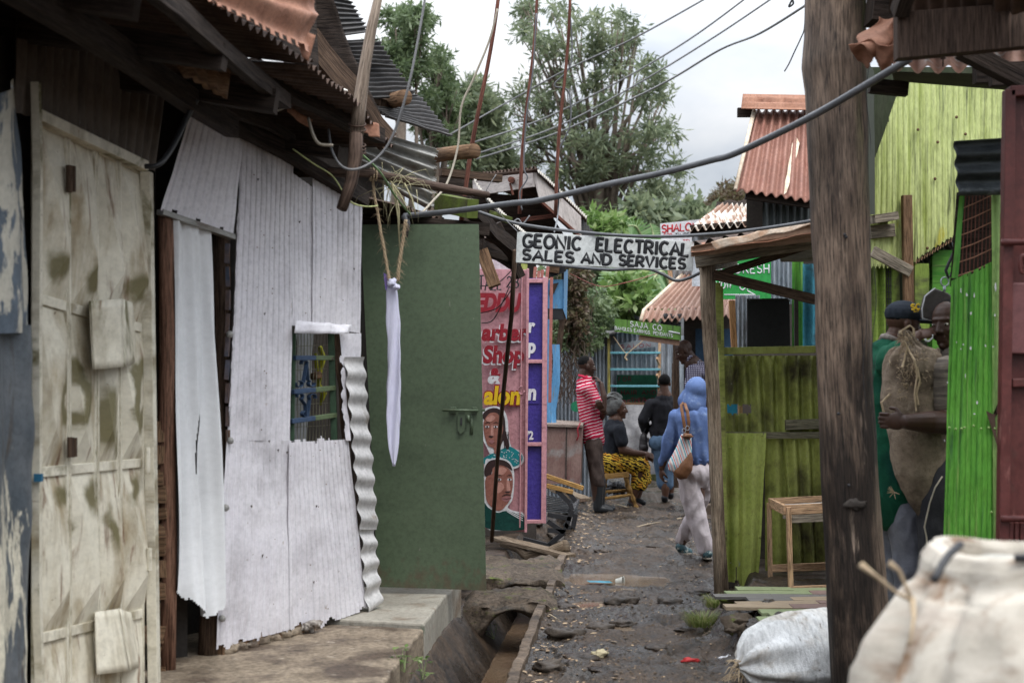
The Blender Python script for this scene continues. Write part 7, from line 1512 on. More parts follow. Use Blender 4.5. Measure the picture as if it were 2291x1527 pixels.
B=Body(); B.chain((Q(1328,975,Y),.125),(Q(1328,995,Y,-.05),.105),(Q(1333,1045,Y,-.08),.085),(Q(1337,1080,Y,-.08),.078)); B.chain((Q(1328,990,Y,.05),.10),(Q(1335,1045,Y,.10),.08),(Q(1341,1080,Y,.11),.07)); B.done('trousers',C_BROWN,A1,.009,8,disp=.018)
for dy,dx,dyy in ((-.08,0,0),(.12,5,-4)):
    B=Body(); B.chain((Q(1338+dx,1078+dyy,Y,dy),.068),(Q(1338+dx,1110+dyy,Y,dy),.060),(Q(1337+dx,1134+dyy,Y,dy),.056)); B.chain((Q(1336+dx,1138+dyy,Y,dy),.050),(Q(1352+dx,1139+dyy,Y,dy),.045),(Q(1366+dx,1141+dyy,Y,dy),.034)); B.done('rubber_boot',M_RUB,A1,.007,3)
# --- seated woman with a grey headwrap
Y=17.2; A2=person('seated woman with grey headwrap, dark tee and orange tiger-print skirt',tuple(Q(1400,1135,Y)))
B=Body(); Lh,R=head(B,Q(1385,915,Y),V((.95,-.25,-.02)),up=(.10,0,1),s=1.0)
neck=Q(1377,941,Y); B.cap(Q(1380,928,Y),neck,.058,.068); hip=Q(1368,1030,Y)
B.chain((neck,.09),(Q(1372,970,Y),.13),(Q(1370,1000,Y),.14),(hip,.16))
kn=Q(1436,1040,Y,-.10); kf=Q(1434,1036,Y,.14); B.chain((hip,.13),(kn,.085)); B.chain((hip,.13),(kf,.085))
B.chain((kn,.075),(Q(1425,1090,Y,-.06),.055),(Q(1412,1122,Y,-.04),.04)); B.chain((kf,.075),(Q(1436,1080,Y,.15),.05),(Q(1425,1115,Y,.15),.04)); B.cap(Q(1412,1125,Y,-.04),Q(1432,1133,Y,-.10),.042,.03)
sh1=Q(1386,962,Y,-.19); el1=Q(1393,1006,Y,-.20); w1=Q(1440,1014,Y,-.14); B.chain((sh1,.062),(el1,.052),(Q(1416,1012,Y,-.18),.043),(w1,.030)); hand(B,w1,V((.95,.1,-.25)),V((0,.7,-.4)),-1,.5)
sh2=Q(1374,962,Y,.19); w2=Q(1440,1020,Y,.02); B.chain((sh2,.062),(Q(1392,1002,Y,.2),.05),(w2,.03)); hand(B,w2,V((.9,-.3,-.25)),V((0,-.7,-.4)),1,.6)
bd_=B.done('body',M_SKIN2,A2,.0055,3); eyes(Lh,R,bd_)
B=Body(); B.ell(Q(1371,907,Y),(.112,.105,.112)); B.ell(Q(1364,915,Y),(.085,.09,.08)); B.ell(Q(1378,901,Y),(.09,.10,.085))
for k in range(5): B.m.tube([Q(1366+20*math.cos(t)+2*k,906+20*math.sin(t)-2*k,Y,-.06-.05*math.sin(t*.5+k)) for t in [3.4+q*.25 for q in range(11)]],.013,6)
B.done('headwrap',C_WRAP,A2,.006,2,disp=.006)
B=Body(); B.chain((Q(1377,943,Y),.085),(Q(1375,956,Y),.13),(Q(1374,970,Y),.145),(Q(1371,1000,Y),.15),(Q(1369,1024,Y),.16)); B.ell(Q(1376,962,Y),(.12,.22,.10)); B.chain((sh1,.08),(Q(1391,988,Y,-.21),.078)); B.chain((sh2,.08),(Q(1386,988,Y,.2),.075)); B.ell(Q(1388,985,Y,-.04),(.09,.13,.07)); B.done('tee_shirt',C_TEE,A2,.009,8,disp=.010)
B=Body(); B.chain((Q(1364,1035,Y,-.04),.17),(Q(1400,1035,Y,-.08),.125),(Q(1434,1040,Y,-.10),.11)); B.chain((Q(1366,1035,Y,.1),.15),(Q(1400,1033,Y,.13),.12),(Q(1433,1037,Y,.13),.11)); B.ell(Q(1400,1038,Y,.02),(.24,.20,.075))
B.chain((Q(1438,1045,Y,-.08),.085),(Q(1437,1070,Y,-.07),.085),(Q(1434,1082,Y,-.06),.088)); B.chain((Q(1440,1045,Y,.1),.08),(Q(1442,1072,Y,.1),.08)); B.chain((Q(1424,1055,Y,-.1),.06),(Q(1424,1086,Y,-.06),.07)); B.done('skirt',C_TIGER,A2,.009,8,disp=.014)
m=MB(); m.tube([Q(1434+1.5*math.cos(t),1014+6*math.sin(t),Y,-.14-.034*math.cos(t)) for t in [k*.4 for k in range(17)]],.006,6); m.build('bracelet',M_CRIM,A2,True)
B=Body(); B.chain((Q(1410,1128,Y,-.04),.045),(Q(1430,1134,Y,-.08),.034)); B.done('shoe',M_RUB,A2,.008,2); B=Body(); B.chain((Q(1424,1119,Y,.14),.045),(Q(1440,1124,Y,.10),.034)); B.done('shoe',M_RUB,A2,.008,2)
# stool
sl_=thing('stool','low turned wooden bench stool under the woman in the tiger-print skirt','stool',tuple(Q(1380,1135,Y)))
M_ST=wood('honey_timber',(.30,.16,.05),(.42,.25,.09))
m=MB(); m.beam(Q(1346,1066,Y,-.16),Q(1407,1060,Y,-.16),.07,.065); m.beam(Q(1350,1060,Y,.2),Q(1405,1057,Y,.2),.05,.06); m.beam(Q(1378,1060,Y,-.16),Q(1378,1056,Y,.2),.26,.03); m.build('seat',M_ST,sl_,bevel=.005)
def turned(a,b,nm='leg'):
    a=V(a);b=V(b);q=[];r=[]
    for k in range(21): t=k/20; q.append(a.lerp(b,t)); r.append(.024+.007*math.sin(t*20)*(1 if .2<t<.9 else .3)+(.012 if k>=19 else 0))
    m=MB(); m.tube(q,r,10); return m.build(nm,M_ST,sl_,True)
turned(Q(1400,1066,Y,-.14),Q(1424,1136,Y-.1)); turned(Q(1352,1068,Y,-.14),Q(1340,1138,Y-.1)); turned(Q(1398,1062,Y,.2),Q(1412,1120,Y+.3)); turned(Q(1356,1062,Y,.2),Q(1348,1120,Y+.3))
m=MB(); m.tube([Q(1345,1115,Y,-.13),Q(1380,1111,Y,-.13),Q(1412,1106,Y,-.12)],[.016,.022,.016],8); m.build('stretcher',M_ST,sl_,True); m=MB(); m.tube([Q(1350,1100,Y,.25),Q(1406,1096,Y,.25)],.018,8); m.build('stretcher',M_ST,sl_,True)
m=MB()
for k in range(7): m.ball(Q(random.uniform(1352,1392),random.uniform(1078,1104),Y,.5),(.07,.06,.05),10,7,nz=1.1,seed=k)
o=m.build('plastic_bag',mat('black_plastic',[(.02,.02,.022),(.05,.05,.055)],coord='Object',rough=.2,bump=.8,bscale=20),None,True); tag(o,'shiny black plastic bags heaped behind the stool legs','bag')
# --- woman in black seen from behind
Y=18.2; A3=person('woman in black long-sleeved top and long denim skirt, walking away with a black bag',tuple(Q(1485,1122,Y)))
B=Body(); Lh,R=head(B,Q(1486,858,Y),V((-.05,1,0)),s=.98); neck=Q(1486,886,Y); B.cap(Q(1486,872,Y),neck,.062,.075)
hip=Q(1484,985,Y); B.chain((neck,.10),(Q(1485,915,Y),.14),(Q(1484,950,Y),.14),(hip,.17))
sl1=Q(1458,906,Y); el=Q(1440,940,Y,-.02); wl=Q(1444,968,Y,.10); B.chain((sl1,.07),(el,.052),(wl,.035)); hand(B,wl,V((.1,.3,-.9)),V((.9,0,0)),1,1.1)
sr1=Q(1514,906,Y); er=Q(1530,940,Y); B.chain((sr1,.07),(er,.052),(Q(1524,970,Y,.14),.035)); hand(B,Q(1524,970,Y,.14),V((0,.5,-.8)),V((-.9,0,0)),-1,.8)
B.chain((hip,.12),(Q(1489,1060,Y,-.04),.07),(Q(1489,1090,Y,-.06),.058),(Q(1488,1114,Y,-.06),.036)); B.chain((hip,.12),(Q(1499,1060,Y,.12),.065),(Q(1501,1088,Y,.16),.05),(Q(1500,1108,Y,.16),.035))
B.done('body',M_SKIN2,A3,.006,3); hairball(A3,Lh,R,.98,.006)
B=Body(); B.chain((Q(1486,881,Y),.072),(Q(1486,887,Y),.088),(Q(1486,896,Y),.12),(Q(1485,915,Y),.165),(Q(1485,945,Y),.16),(Q(1484,965,Y),.175)); B.ell(Q(1486,904,Y),(.225,.13,.085)); B.ell(Q(1484,962,Y),(.19,.15,.10))
B.chain((sl1,.088),(el,.078),(Q(1443,960,Y,.08),.058)); B.chain((sr1,.088),(er,.075),(Q(1525,962,Y,.12),.055)); B.done('top',C_BLACK,A3,.009,8,disp=.010)
B=Body(); B.chain((Q(1486,968,Y),.16),(Q(1487,995,Y),.185),(Q(1488,1030,Y,-.01),.155),(Q(1490,1062,Y),.125),(Q(1490,1078,Y),.12)); B.ell(Q(1484,990,Y,-.05),(.19,.16,.13)); B.done('skirt',C_DENIM,A3,.009,8,disp=.012)
for x,y,dy in ((1487,1116,-.06),(1500,1109,.16)):
    B=Body(); B.chain((Q(x,y-4,Y,dy),.045),(Q(x,y,Y,dy+.02),.045),(Q(x+1,y+1,Y,dy+.14),.042)); B.done('shoe',M_RUB,A3,.007,2)
B=Body(); B.ell(Q(1440,990,Y,-.02),(.055,.10,.14)); B.ell(Q(1440,1000,Y,-.02),(.065,.11,.08)); bg1=B.done('handbag',mat('black_leather',[(.016,.013,.014),(.030,.022,.022)],coord='Object',rough=.35,bump=.3,bscale=40),None,.009,2,disp=.01); tag(bg1,'black shoulder bag hanging at the side of the woman in black','bag')
m=MB(); m.tube([Q(1437,975,Y,-.06),Q(1447,952,Y,-.02),Q(1452,935,Y,-.12)],.008,6); m.build('strap',M_BLACK,bg1,True)
# --- bald man in the checked shirt leaning out of the doorway
Y=16.4; A4=person('shaven-headed man in a small-check shirt leaning down over the hooded woman',tuple(Q(1590,1130,Y)))
B=Body(); Lh,R=head(B,Q(1530,786,Y),V((-.82,-.12,-.42)),up=(-.42,0,.9),s=1.12); neck=Q(1549,812,Y); B.cap(Q(1541,800,Y),neck,.06,.068)
hip=Q(1606,925,Y,.1); B.chain((neck,.10),(Q(1568,838,Y,.05),.14),(Q(1590,880,Y,.08),.14),(hip,.14))
sA=Q(1552,832,Y,-.18); eA=Q(1546,880,Y,-.22); B.chain((sA,.07),(eA,.05),(Q(1530,915,Y,-.25),.035)); hand(B,Q(1530,915,Y,-.25),V((-.4,0,-.9)),V((-.9,0,0)),1,.6)
sB=Q(1560,828,Y,.24); B.chain((sB,.07),(Q(1558,880,Y,.28),.05),(Q(1548,918,Y,.2),.035)); hand(B,Q(1548,918,Y,.2),V((-.2,0,-.9)),V((-.9,0,0)),-1,.6)
B.chain((hip,.12),(Q(1590,1010,Y,-.02),.08),(Q(1590,1110,Y,-.02),.05)); B.chain((hip,.12),(Q(1612,1010,Y,.2),.08),(Q(1614,1110,Y,.2),.05))
bd_=B.done('body',M_SKIN,A4,.006,3); eyes(Lh,R,bd_,1.12)
B=Body(); B.chain((Q(1553,816,Y),.095),(Q(1566,836,Y,.04),.16),(Q(1586,872,Y,.07),.165),(Q(1602,912,Y,.1),.16)); B.ell(Q(1563,834,Y,.04),(.12,.25,.11)); B.chain((sA,.095),(Q(1548,862,Y,-.21),.085),(Q(1546,884,Y,-.22),.07)); B.chain((sB,.09),(Q(1558,872,Y,.27),.08)); B.chain((Q(1555,846,Y,-.1),.10),(Q(1556,885,Y,-.08),.11)); B.done('check_shirt',C_CHECK,A4,.009,8,disp=.010)
B=Body(); B.m.tube([Q(1548+9*math.cos(t),806+12*math.sin(t)*.8,Y,.07*math.sin(t+1)) for t in [k*.4 for k in range(17)]],.018,8); B.done('collar',C_CHECK,A4,.007,2)
B=Body(); B.chain((hip,.14),(Q(1592,1010,Y,-.02),.10),(Q(1586,1105,Y,-.02),.075)); B.chain((hip,.14),(Q(1612,1010,Y,.2),.10),(Q(1612,1105,Y,.2),.075)); B.done('trousers',C_DKT,A4,.01,3,disp=.014)
for x,dy in ((1584,-.02),(1610,.2)):
    B=Body(); B.chain((Q(x+2,1116,Y,dy),.048),(Q(x-14,1121,Y,dy-.02),.036)); B.done('shoe',M_RUB,A4,.008,2)
b0=Q(1596,1128,Y); o=one('box',(b0.x+.05,b0.y+.15,b0.z/2-.03),(.5,.8,b0.z+.08),jit=.02).build('door_step',M_CONC,None,bevel=.015); tag(o,'worn doorstep of the shop behind the timber post','step')
# --- woman in the blue hooded sweatshirt
Y=12.2; A5=person('hooded woman in blue sweatshirt and pale trousers walking away up the lane',tuple(Q(1560,1245,Y)))
B=Body(); Lh,R=head(B,Q(1553,880,Y),V((.35,1,-.1)),s=1.0); neck=Q(1550,915,Y); hip=Q(1556,1052,Y); B.cap(Q(1552,898,Y),neck,.055,.065)
B.chain((neck,.08),(Q(1551,945,Y),.13),(Q(1552,1000,Y),.12),(hip,.14))
sL=Q(1514,932,Y); eL=Q(1497,990,Y,.03); wL=Q(1481,1046,Y,.10); B.chain((sL,.055),(eL,.04),(wL,.027)); hand(B,wL,V((-.05,.3,-.95)),V((.9,.3,0)),1,.7)
sR=Q(1590,932,Y); eR=Q(1600,990,Y,.1); wR=Q(1598,1030,Y,.3); B.chain((sR,.055),(eR,.04),(wR,.027)); hand(B,wR,V((0,.7,-.6)),V((-.9,0,0)),-1,.8)
aR=Q(1583,1236,Y,-.10); aL=Q(1523,1214,Y,.38); kR=Q(1556,1140,Y,-.06); kL=Q(1560,1140,Y,.20)
B.chain((hip,.10),(kR,.07),(aR,.045)); B.chain((hip,.10),(kL,.07),(aL,.045)); B.done('body',M_SKIN2,A5,.006,3)
B=Body(); B.chain((Q(1550,915,Y),.10),(Q(1551,940,Y),.155),(Q(1551,985,Y),.145),(Q(1554,1022,Y),.145)); B.ell(Q(1552,932,Y),(.175,.115,.080)); B.ell(Q(1556,1022,Y),(.150,.13,.07)); B.chain((sL,.075),(eL,.062),(Q(1484,1034,Y,.09),.043)); B.chain((sR,.075),(eR,.06),(wR,.042)); B.done('hoodie',C_HOOD,A5,.008,6,disp=.022,dsc=11,dd=(1,0,.4))
B=Body(); B.ell(Q(1557,871,Y),(.100,.125,.112)); B.chain((Q(1556,876,Y),.100),(Q(1552,892,Y,-.01),.108),(Q(1550,906,Y,-.02),.112)); B.chain((Q(1542,882,Y,.03),.07),(Q(1534,896,Y,.02),.068),(Q(1536,908,Y),.06)); B.done('hood',C_HOOD,A5,.007,24,disp=.008,dd=(1,0,.6))
B=Body(); B.m.tube([Q(1556+38*math.cos(t),1033+4*math.sin(t),Y,.125*math.sin(t)) for t in [k*.35 for k in range(19)]],.018,8); B.done('hem_band',C_HOOD,A5,.007,1)
B=Body(); B.chain((Q(1557,1040,Y),.125),(Q(1560,1065,Y),.135)); B.ell(Q(1557,1058,Y,-.05),(.145,.12,.10)); B.chain((Q(1539,1068,Y,-.05),.100),(Q(1546,1105,Y,-.06),.096),(Q(1555,1145,Y,-.07),.086),(Q(1570,1195,Y,-.09),.074),(Q(1580,1228,Y,-.10),.068)); B.chain((Q(1574,1068,Y,.05),.090),(Q(1568,1108,Y,.12),.078),(Q(1556,1148,Y,.20),.074),(Q(1537,1185,Y,.31),.064),(Q(1526,1208,Y,.38),.058)); B.done('trousers',C_PINKT,A5,.008,8,disp=.018)
for (c,y2,dy) in ((Q(1583,1238,Y,-.12),1,0),(Q(1521,1222,Y,.36),1,0)):
    B=Body(); 
    if c.x>1.6: B.chain((c,.045),(c+V((.0,.05,-.005)),.044),(c+V((.005,.16,-.012)),.036))
    else: B.chain((c,.042),(c+V((.03,.02,-.035)),.044),(c+V((.09,.08,-.055)),.034))
    s=B.done('shoe',M_SHOE,A5,.006,3)
    m=MB(); m.ball(c+(V((.003,.06,-.040)) if c.x>1.6 else V((.04,.04,-.065))),(.045,.12,.014) if c.x>1.6 else (.075,.08,.014),12,6); m.build('sole',M_SOLE,s,True)
# her bag
def bagstripe(nt,src,col,nz,ramp):
    N=nt.nodes;L=nt.links; mp=N.new('ShaderNodeMapping'); mp.inputs['Rotation'].default_value=(0,.30,0); L.new(src,mp.inputs[0]); sp=N.new('ShaderNodeSeparateXYZ'); L.new(mp.outputs[0],sp.inputs[0])
    a=N.new('ShaderNodeMath'); a.operation='MULTIPLY'; a.inputs[1].default_value=17; L.new(sp.outputs[0],a.inputs[0]); f=N.new('ShaderNodeMath'); f.operation='FRACT'; L.new(a.outputs[0],f.inputs[0])
    r=N.new('ShaderNodeValToRGB'); r.color_ramp.interpolation='CONSTANT'; e=r.color_ramp.elements
    st=[(0,(.62,.60,.55)),(.22,(.12,.33,.42)),(.38,(.62,.60,.55)),(.5,(.50,.10,.12)),(.62,(.62,.60,.55)),(.72,(.30,.45,.52)),(.84,(.55,.30,.28))]
    while len(e)<len(st): e.new(.5)
    for el,(p_,c_) in zip(e,st): el.position=p_; el.color=(*c_,1)
    L.new(f.outputs[0],r.inputs[0]); return r.outputs[0]
bgm=cloth('striped_canvas',[(.6,.6,.6)],extra=bagstripe); lth=mat('brown_leather',[(.14,.060,.028),(.22,.105,.05)],scale=9,coord='Object',rough=.38,bump=.3,bscale=50)
B=Body(); yb_=-.22
B.m.tube([Q(x,y,Y,yb_) for x,y in ((1536,972),(1534,980),(1531,1000),(1526,1022),(1518,1044),(1512,1058))],[.045,.052,.066,.085,.098,.07],24,flat=(V((0,1,0)),.62))
bg2=B.done('shoulder_bag',bgm,None,.007,14); tag(bg2,'striped canvas and brown leather shoulder bag on the back of the hooded woman','bag')
B=Body()
B.m.tube([Q(x,y,Y,yb_-.01) for x,y in ((1541,1004),(1538,1022),(1531,1042),(1520,1060),(1514,1068))],[.018,.050,.078,.075,.03],24,flat=(V((0,1,0)),.78))
B.done('leather_base',lth,bg2,.007,10)
for q in (((1534,978),(1531,950),(1526,920),(1524,906),(1530,900)),((1538,972),(1541,945),(1538,920),(1532,903))):
    m=MB(); P_=[Q(x,y,Y,-.165 if y<915 else -.215) for x,y in q]; m.tube(P_,.014,8,flat=(V((0,1,0)),.3)); m.build('strap',lth,bg2,True)
m=MB(); m.tube([Q(1538+4*math.cos(t),957+5*math.sin(t),Y,-.235) for t in [k*.4 for k in range(17)]],.003,6); m.tube([Q(1530+4*math.cos(t),963+5*math.sin(t),Y,-.235) for t in [k*.4 for k in range(17)]],.003,6); m.build('buckle',M_ZINC,bg2,True)
m=MB(); m.ball(Q(1538,975,Y,-.27),(.045,.03,.025),12,8,nz=.5,seed=2); m.build('pouch_top',lth,bg2,True)
# --- porters beside the sack
Y=7.95; A6=person('porter in navy cap and green coat reaching up beside the hanging scale',tuple(Q(1995,1320,Y)))
B=Body(); Lh,R=head(B,Q(2022,727,Y),V((.95,.10,-.15)),up=(.15,0,1),s=1.02); neck=Q(1996,775,Y); B.cap(Q(2008,748,Y),neck,.058,.065)
hip=Q(1990,1010,Y); B.chain((neck,.09),(Q(1988,830,Y),.14),(Q(1988,920,Y),.14),(hip,.14))
sh=Q(1992,808,Y,-.17); el=Q(2018,792,Y,-.30); wr=Q(2052,752,Y,-.22); B.chain((sh,.06),(el,.046),(wr,.032)); hand(B,wr,V((.85,.0,.25)),V((.1,.5,-.8)),1,1.25,1.12)
s2=Q(1985,815,Y,.18); B.chain((s2,.06),(Q(2010,880,Y,.25),.045),(Q(2050,850,Y,.2),.032)); hand(B,Q(2050,850,Y,.2),V((.9,0,.2)),V((0,-.9,0)),1,.7)
B.chain((hip,.12),(Q(2020,1150,Y,-.04),.085),(Q(2030,1310,Y,-.04),.05)); B.chain((hip,.12),(Q(2000,1150,Y,.2),.085),(Q(2010,1310,Y,.2),.05))
bd_=B.done('body',M_SKIN2,A6,.005,3); eyes(Lh,R,bd_,1.02); hairball(A6,Lh,R,1.0,.002)
B=Body(); f,r,u=basis(V((.95,.10,-.05)),(.05,0,1)); RR=rotm(f,r,u); B.ell(Lh(0,-.012,.062),(.086,.108,.074),RR); B.m.ball(Lh(0,.115,.038),(.075,.085,.011),16,8,RR); cp=B.done('cap',C_CAP,A6,.005,2)
Lc=Lh(.085,.045,.070); 
m=MB(); letters(m,'SC',P(2039,693,Y-.125),V((.98,.02,.05)).normalized(),V((0,.25,.97)),.030,.0055,gap=.25,raise_=.002); letters(m,'HEAVY',P(2044,698,Y-.128),V((.98,.02,.05)).normalized(),V((0,0,1)),.006,.0012,gap=.3); m.build('cap_badge',MATS['yellow_paint'],cp,True)
B=Body(); B.m.tube([Q(1994+20*math.cos(t),762+10*math.sin(t)*.6+8*math.cos(t),Y,.075*math.sin(t)) for t in [k*.4 for k in range(17)]],.018,8); B.done('shirt_collar',cloth('pin_stripe',[(.20,.17,.15),(.32,.28,.25)],scale=30,stretch=(6,1,1)),A6,.007,2)
B=Body(); B.chain((Q(1992,795,Y),.12),(Q(1984,840,Y),.165),(Q(1980,920,Y),.165),(Q(1984,1010,Y),.17),(Q(1990,1090,Y),.165),(Q(1994,1130,Y),.150)); B.ell(Q(1986,815,Y),(.13,.24,.10)); B.chain((sh,.088),(el,.075)); B.chain((el,.075),(Q(2022,788,Y,-.29),.068)); B.chain((s2,.09),(Q(2010,880,Y,.25),.07)); B.done('coat',C_COAT,A6,.009,8,disp=.014)
B=Body(); B.chain((Q(1996,1100,Y),.13),(Q(2026,1160,Y,-.05),.115),(Q(2034,1230,Y,-.05),.10),(Q(2036,1330,Y,-.05),.09)); B.chain((Q(1996,1100,Y,.1),.12),(Q(2000,1180,Y,.2),.10),(Q(2006,1330,Y,.2),.085)); B.done('trousers',C_GREYT,A6,.009,8,disp=.014)
# hook held in the fist
m=MB(); m.tube([Q(2086,748,Y,-.25),Q(2086,756,Y,-.25),Q(2078,763,Y,-.25),Q(2072,762,Y,-.25),Q(2070,757,Y,-.25)],.006,8); m.tube([Q(2036,746,Y,-.3),Q(2044,754,Y,-.3),Q(2054,761,Y,-.3)],.004,6); o=m.build('hook',MATS['painted_white_sheet'],None,True); tag(o,'pale metal hook in the fist of the porter wearing the cap','hook')
# second porter
Y=7.75; A7=person('porter in brown striped shirt hugging the big brown sack, half behind the bright green wall',tuple(Q(2130,1320,Y)))
B=Body(); Lh,R=head(B,Q(2121,726,Y),V((-.72,-.70,-.10)),up=(-.03,0,1),s=1.12); neck=Q(2138,800,Y); B.cap(Q(2130,765,Y),neck,.065,.075)
hip=Q(2135,1010,Y); B.chain((neck,.10),(Q(2140,850,Y),.14),(hip,.14))
s1=Q(2120,835,Y,-.22); e1=Q(2128,945,Y,-.28); w1=Q(2028,943,Y,-.40); B.chain((s1,.075),(e1,.064),(Q(2080,944,Y,-.36),.060),(w1,.040)); hand(B,w1,V((-1,.15,.05)),V((.25,.9,0)),-1,1.0,1.15)
B.chain((Q(2150,835,Y,.2),.07),(Q(2140,900,Y,.25),.055),(Q(2090,900,Y,.15),.04)); hand(B,Q(2090,900,Y,.15),V((-1,0,0)),V((0,-1,0)),1,.7)
B.chain((hip,.13),(Q(2098,1130,Y,-.14),.10),(Q(2096,1300,Y,-.1),.06)); B.chain((hip,.13),(Q(2150,1130,Y,.1),.10),(Q(2150,1310,Y,.1),.06))
bd_=B.done('body',M_SKIN,A7,.005,3); eyes(Lh,R,bd_,1.12); hairball(A7,Lh,R,1.12,.000)
B=Body(); B.chain((Q(2140,812,Y),.12),(Q(2142,860,Y),.17),(Q(2142,960,Y),.17),(Q(2142,1010,Y),.16)); B.chain((s1,.10),(Q(2123,900,Y,-.24),.092)); B.ell(Q(2135,830,Y),(.13,.24,.08)); B.done('striped_shirt',C_KHAKI,A7,.009,8,disp=.010)
B=Body(); B.chain((Q(2135,1000,Y),.16),(Q(2108,1070,Y,-.14),.13),(Q(2098,1140,Y,-.14),.115),(Q(2096,1230,Y,-.12),.095),(Q(2098,1320,Y,-.1),.09)); B.chain((Q(2140,1000,Y,.1),.15),(Q(2150,1300,Y,.1),.1)); tr_=B.done('trousers',C_DKT,A7,.009,8,disp=.014)
m=MB(); m.tube([Q(x,y,Y,-.275) for x,y in ((2108,1065),(2092,1090),(2080,1125),(2072,1160),(2068,1178),(2073,1200),(2074,1230),(2080,1270))],.0045,6); m.build('trouser_piping',MATS['pale_cord'],tr_,True)
# the big sack between them
Ys=7.62
SKP=[(738,2022,.022),(748,2026,.034),(760,2030,.042),(772,2036,.060),(782,2040,.105),(795,2041,.132),(815,2041,.148),(850,2040,.158),(890,2041,.161),(915,2043,.156),(930,2046,.150),(945,2049,.149),(980,2052,.150),(1020,2055,.146),(1060,2057,.130),(1095,2060,.102),(1125,2062,.066),(1145,2062,.035),(1156,2061,.012)]
def skp(t):
    q=t*(len(SKP)-1); i=min(int(q),len(SKP)-2); f=q-i; f=f*f*(3-2*f); return [SKP[i][c]*(1-f)+SKP[i+1][c]*f for c in range(3)]
m=MB(); nu_,nv_=96,130
for j in range(nv_+1):
    y_,x_,r_0=skp(j/nv_); c_=P(x_,y_,Ys)
    for i in range(nu_):
        a=2*math.pi*i/nu_; g_th=math.exp(-max(0,(y_-775))/28.0)
        f=1+.26*g_th*math.sin(a*11+y_*.03)+.07*noise.noise(V((math.cos(a)*2,math.sin(a)*2,y_*.02)))+.035*noise.noise(V((math.cos(a)*6,math.sin(a)*6,y_*.07)))-.03*max(0,1-abs(y_-938)/14)
        m.v.append((c_.x+r_0*f*math.cos(a),c_.y+r_0*f*.92*math.sin(a),c_.z))
for j in range(nv_):
    for i in range(nu_):
        i2=(i+1)%nu_; m.f.append((j*nu_+i,(j+1)*nu_+i,(j+1)*nu_+i2,j*nu_+i2)); m.uv.append([(i/nu_,j/nv_*1.6),(i/nu_,(j+1)/nv_*1.6),((i+1)/nu_,(j+1)/nv_*1.6),((i+1)/nu_,j/nv_*1.6)])
m.ball(P(2094,800,Ys),(.03,.04,.045),14,9,nz=.5,seed=3)
M_SACK=mat('burlap',[(.11,.08,.056),(.30,.235,.172),(.20,.15,.108)],scale=4,coord='Object',rough=.95,layers=[((.055,.038,.028),3.2,S1,.48,.64,1),((.44,.37,.28),9,(1,1,.5),.60,.74,1)],bump=1.0,bscale=190,bstretch=(1,1,.6))
sk2=m.build('sack',M_SACK,None,True); tag(sk2,'tall filled brown burlap sack held upright between the two porters','sack')
m=MB()
for k in range(260):
    t=rnd(); a=Q(random.gauss(2040,20),780+110*t,Ys,-.145+.04*abs(t-.5)); 
    if k<90: a=Q(random.gauss(2026,10),random.uniform(742,790),Ys,-.07+random.uniform(-.02,.02))
    d=V((random.uniform(-1,1),-random.uniform(0,.7),random.uniform(-1,.5))).normalized(); l=random.uniform(.008,.034); m.tube([a,a+d*l*.5,a+d*l+V((0,.01,-l*.3))],[.0022,.0018,.0008],3)
for pts in (((2022,762),(2034,785),(2046,805),(2052,840),(2046,880),(2050,920)),((2012,745),(2020,738),(2036,728),(2044,735),(2045,752)),((2030,772),(2024,800),(2018,822)),((2052,820),(2058,850),(2050,880),(2055,905)),((1992,880),(1972,900),(1978,925))):
    m.tube([Q(x,y,Ys,-.165 if y>800 else -.12) for x,y in pts],.006,6,wob=.3)
for k in range(14): a=Q(2000,1100,Ys,-.08); d=V((random.uniform(-1,.2),-.2,random.uniform(-.8,.8))).normalized(); m.tube([a,a+d*.04],[.003,.001],4)
m.build('loose_fibre',M_JUTE,sk2)
# ================================================================ black bench frame and debris by the drain
bn=thing('metal_bench','black steel slatted bench with two yellow timber armrests, by the drain','bench',tuple(P(1250,1200,14)))
def bb(x,y,dy=0): return P(x,y,13.6+dy)
m=MB()
for a,b in (((1245,1095),(1275,1125)),((1275,1125),(1280,1140)),((1280,1140),(1262,1190)),((1262,1190),(1228,1218)),((1170,1205),(1275,1232)),((1225,1165),(1262,1190)),((1262,1170),(1285,1190)),((1225,1185),(1285,1190)),((1288,1148),(1278,1200)),((1262,1090),(1288,1120)),((1225,1150),(1278,1160))):
    m.beam(bb(*a),bb(*b),.045,.045)
m.build('frame',M_BLACK,bn,bevel=.003)
m=MB()
for k in range(9): t=k/8; m.beam(bb(1218,1108+34*t,.7-.7*t),bb(1292-8*t*0,1121+26*t,.7-.7*t),.03,.012)
m.beam(bb(1292,1120,.7),bb(1278,1150,0),.04,.04); m.build('seat_slats',mat('dark_steel',[(.035,.04,.045),(.06,.066,.07)],rough=.3,bump=.1),bn)
for a,b in (((1215,1062),(1305,1092)),((1215,1084),(1282,1100))):
    m=MB(); m.beam(bb(*a),bb(*b),.06,.045); m.build('armrest',M_ST,bn,bevel=.006)
def board(label,a,b,w,t,mt,name='plank',cat='plank',grp=None):
    m=MB(); m.beam(a,b,w,t,seg=5,wob=.01,jit=.003); o=m.build(name,mt,None,bevel=.003); return tag(o,label,cat,grp)
W_OLD=wood('old_plank',(.12,.085,.055),(.20,.155,.11))
board('long weathered plank slanting across the drain below the purple door',P(1110,1203,12.9),P(1275,1243,12.3),.16,.035,W_OLD)
board('short plank leaning on the kerb under the weathered plank',P(1240,1262,12.2),P(1262,1238,12.4),.07,.03,W_DARK)
board('flat board on the rubble behind the black bench',P(1235,1130,15.2),P(1300,1118,15.0),.22,.04,W_DARK)
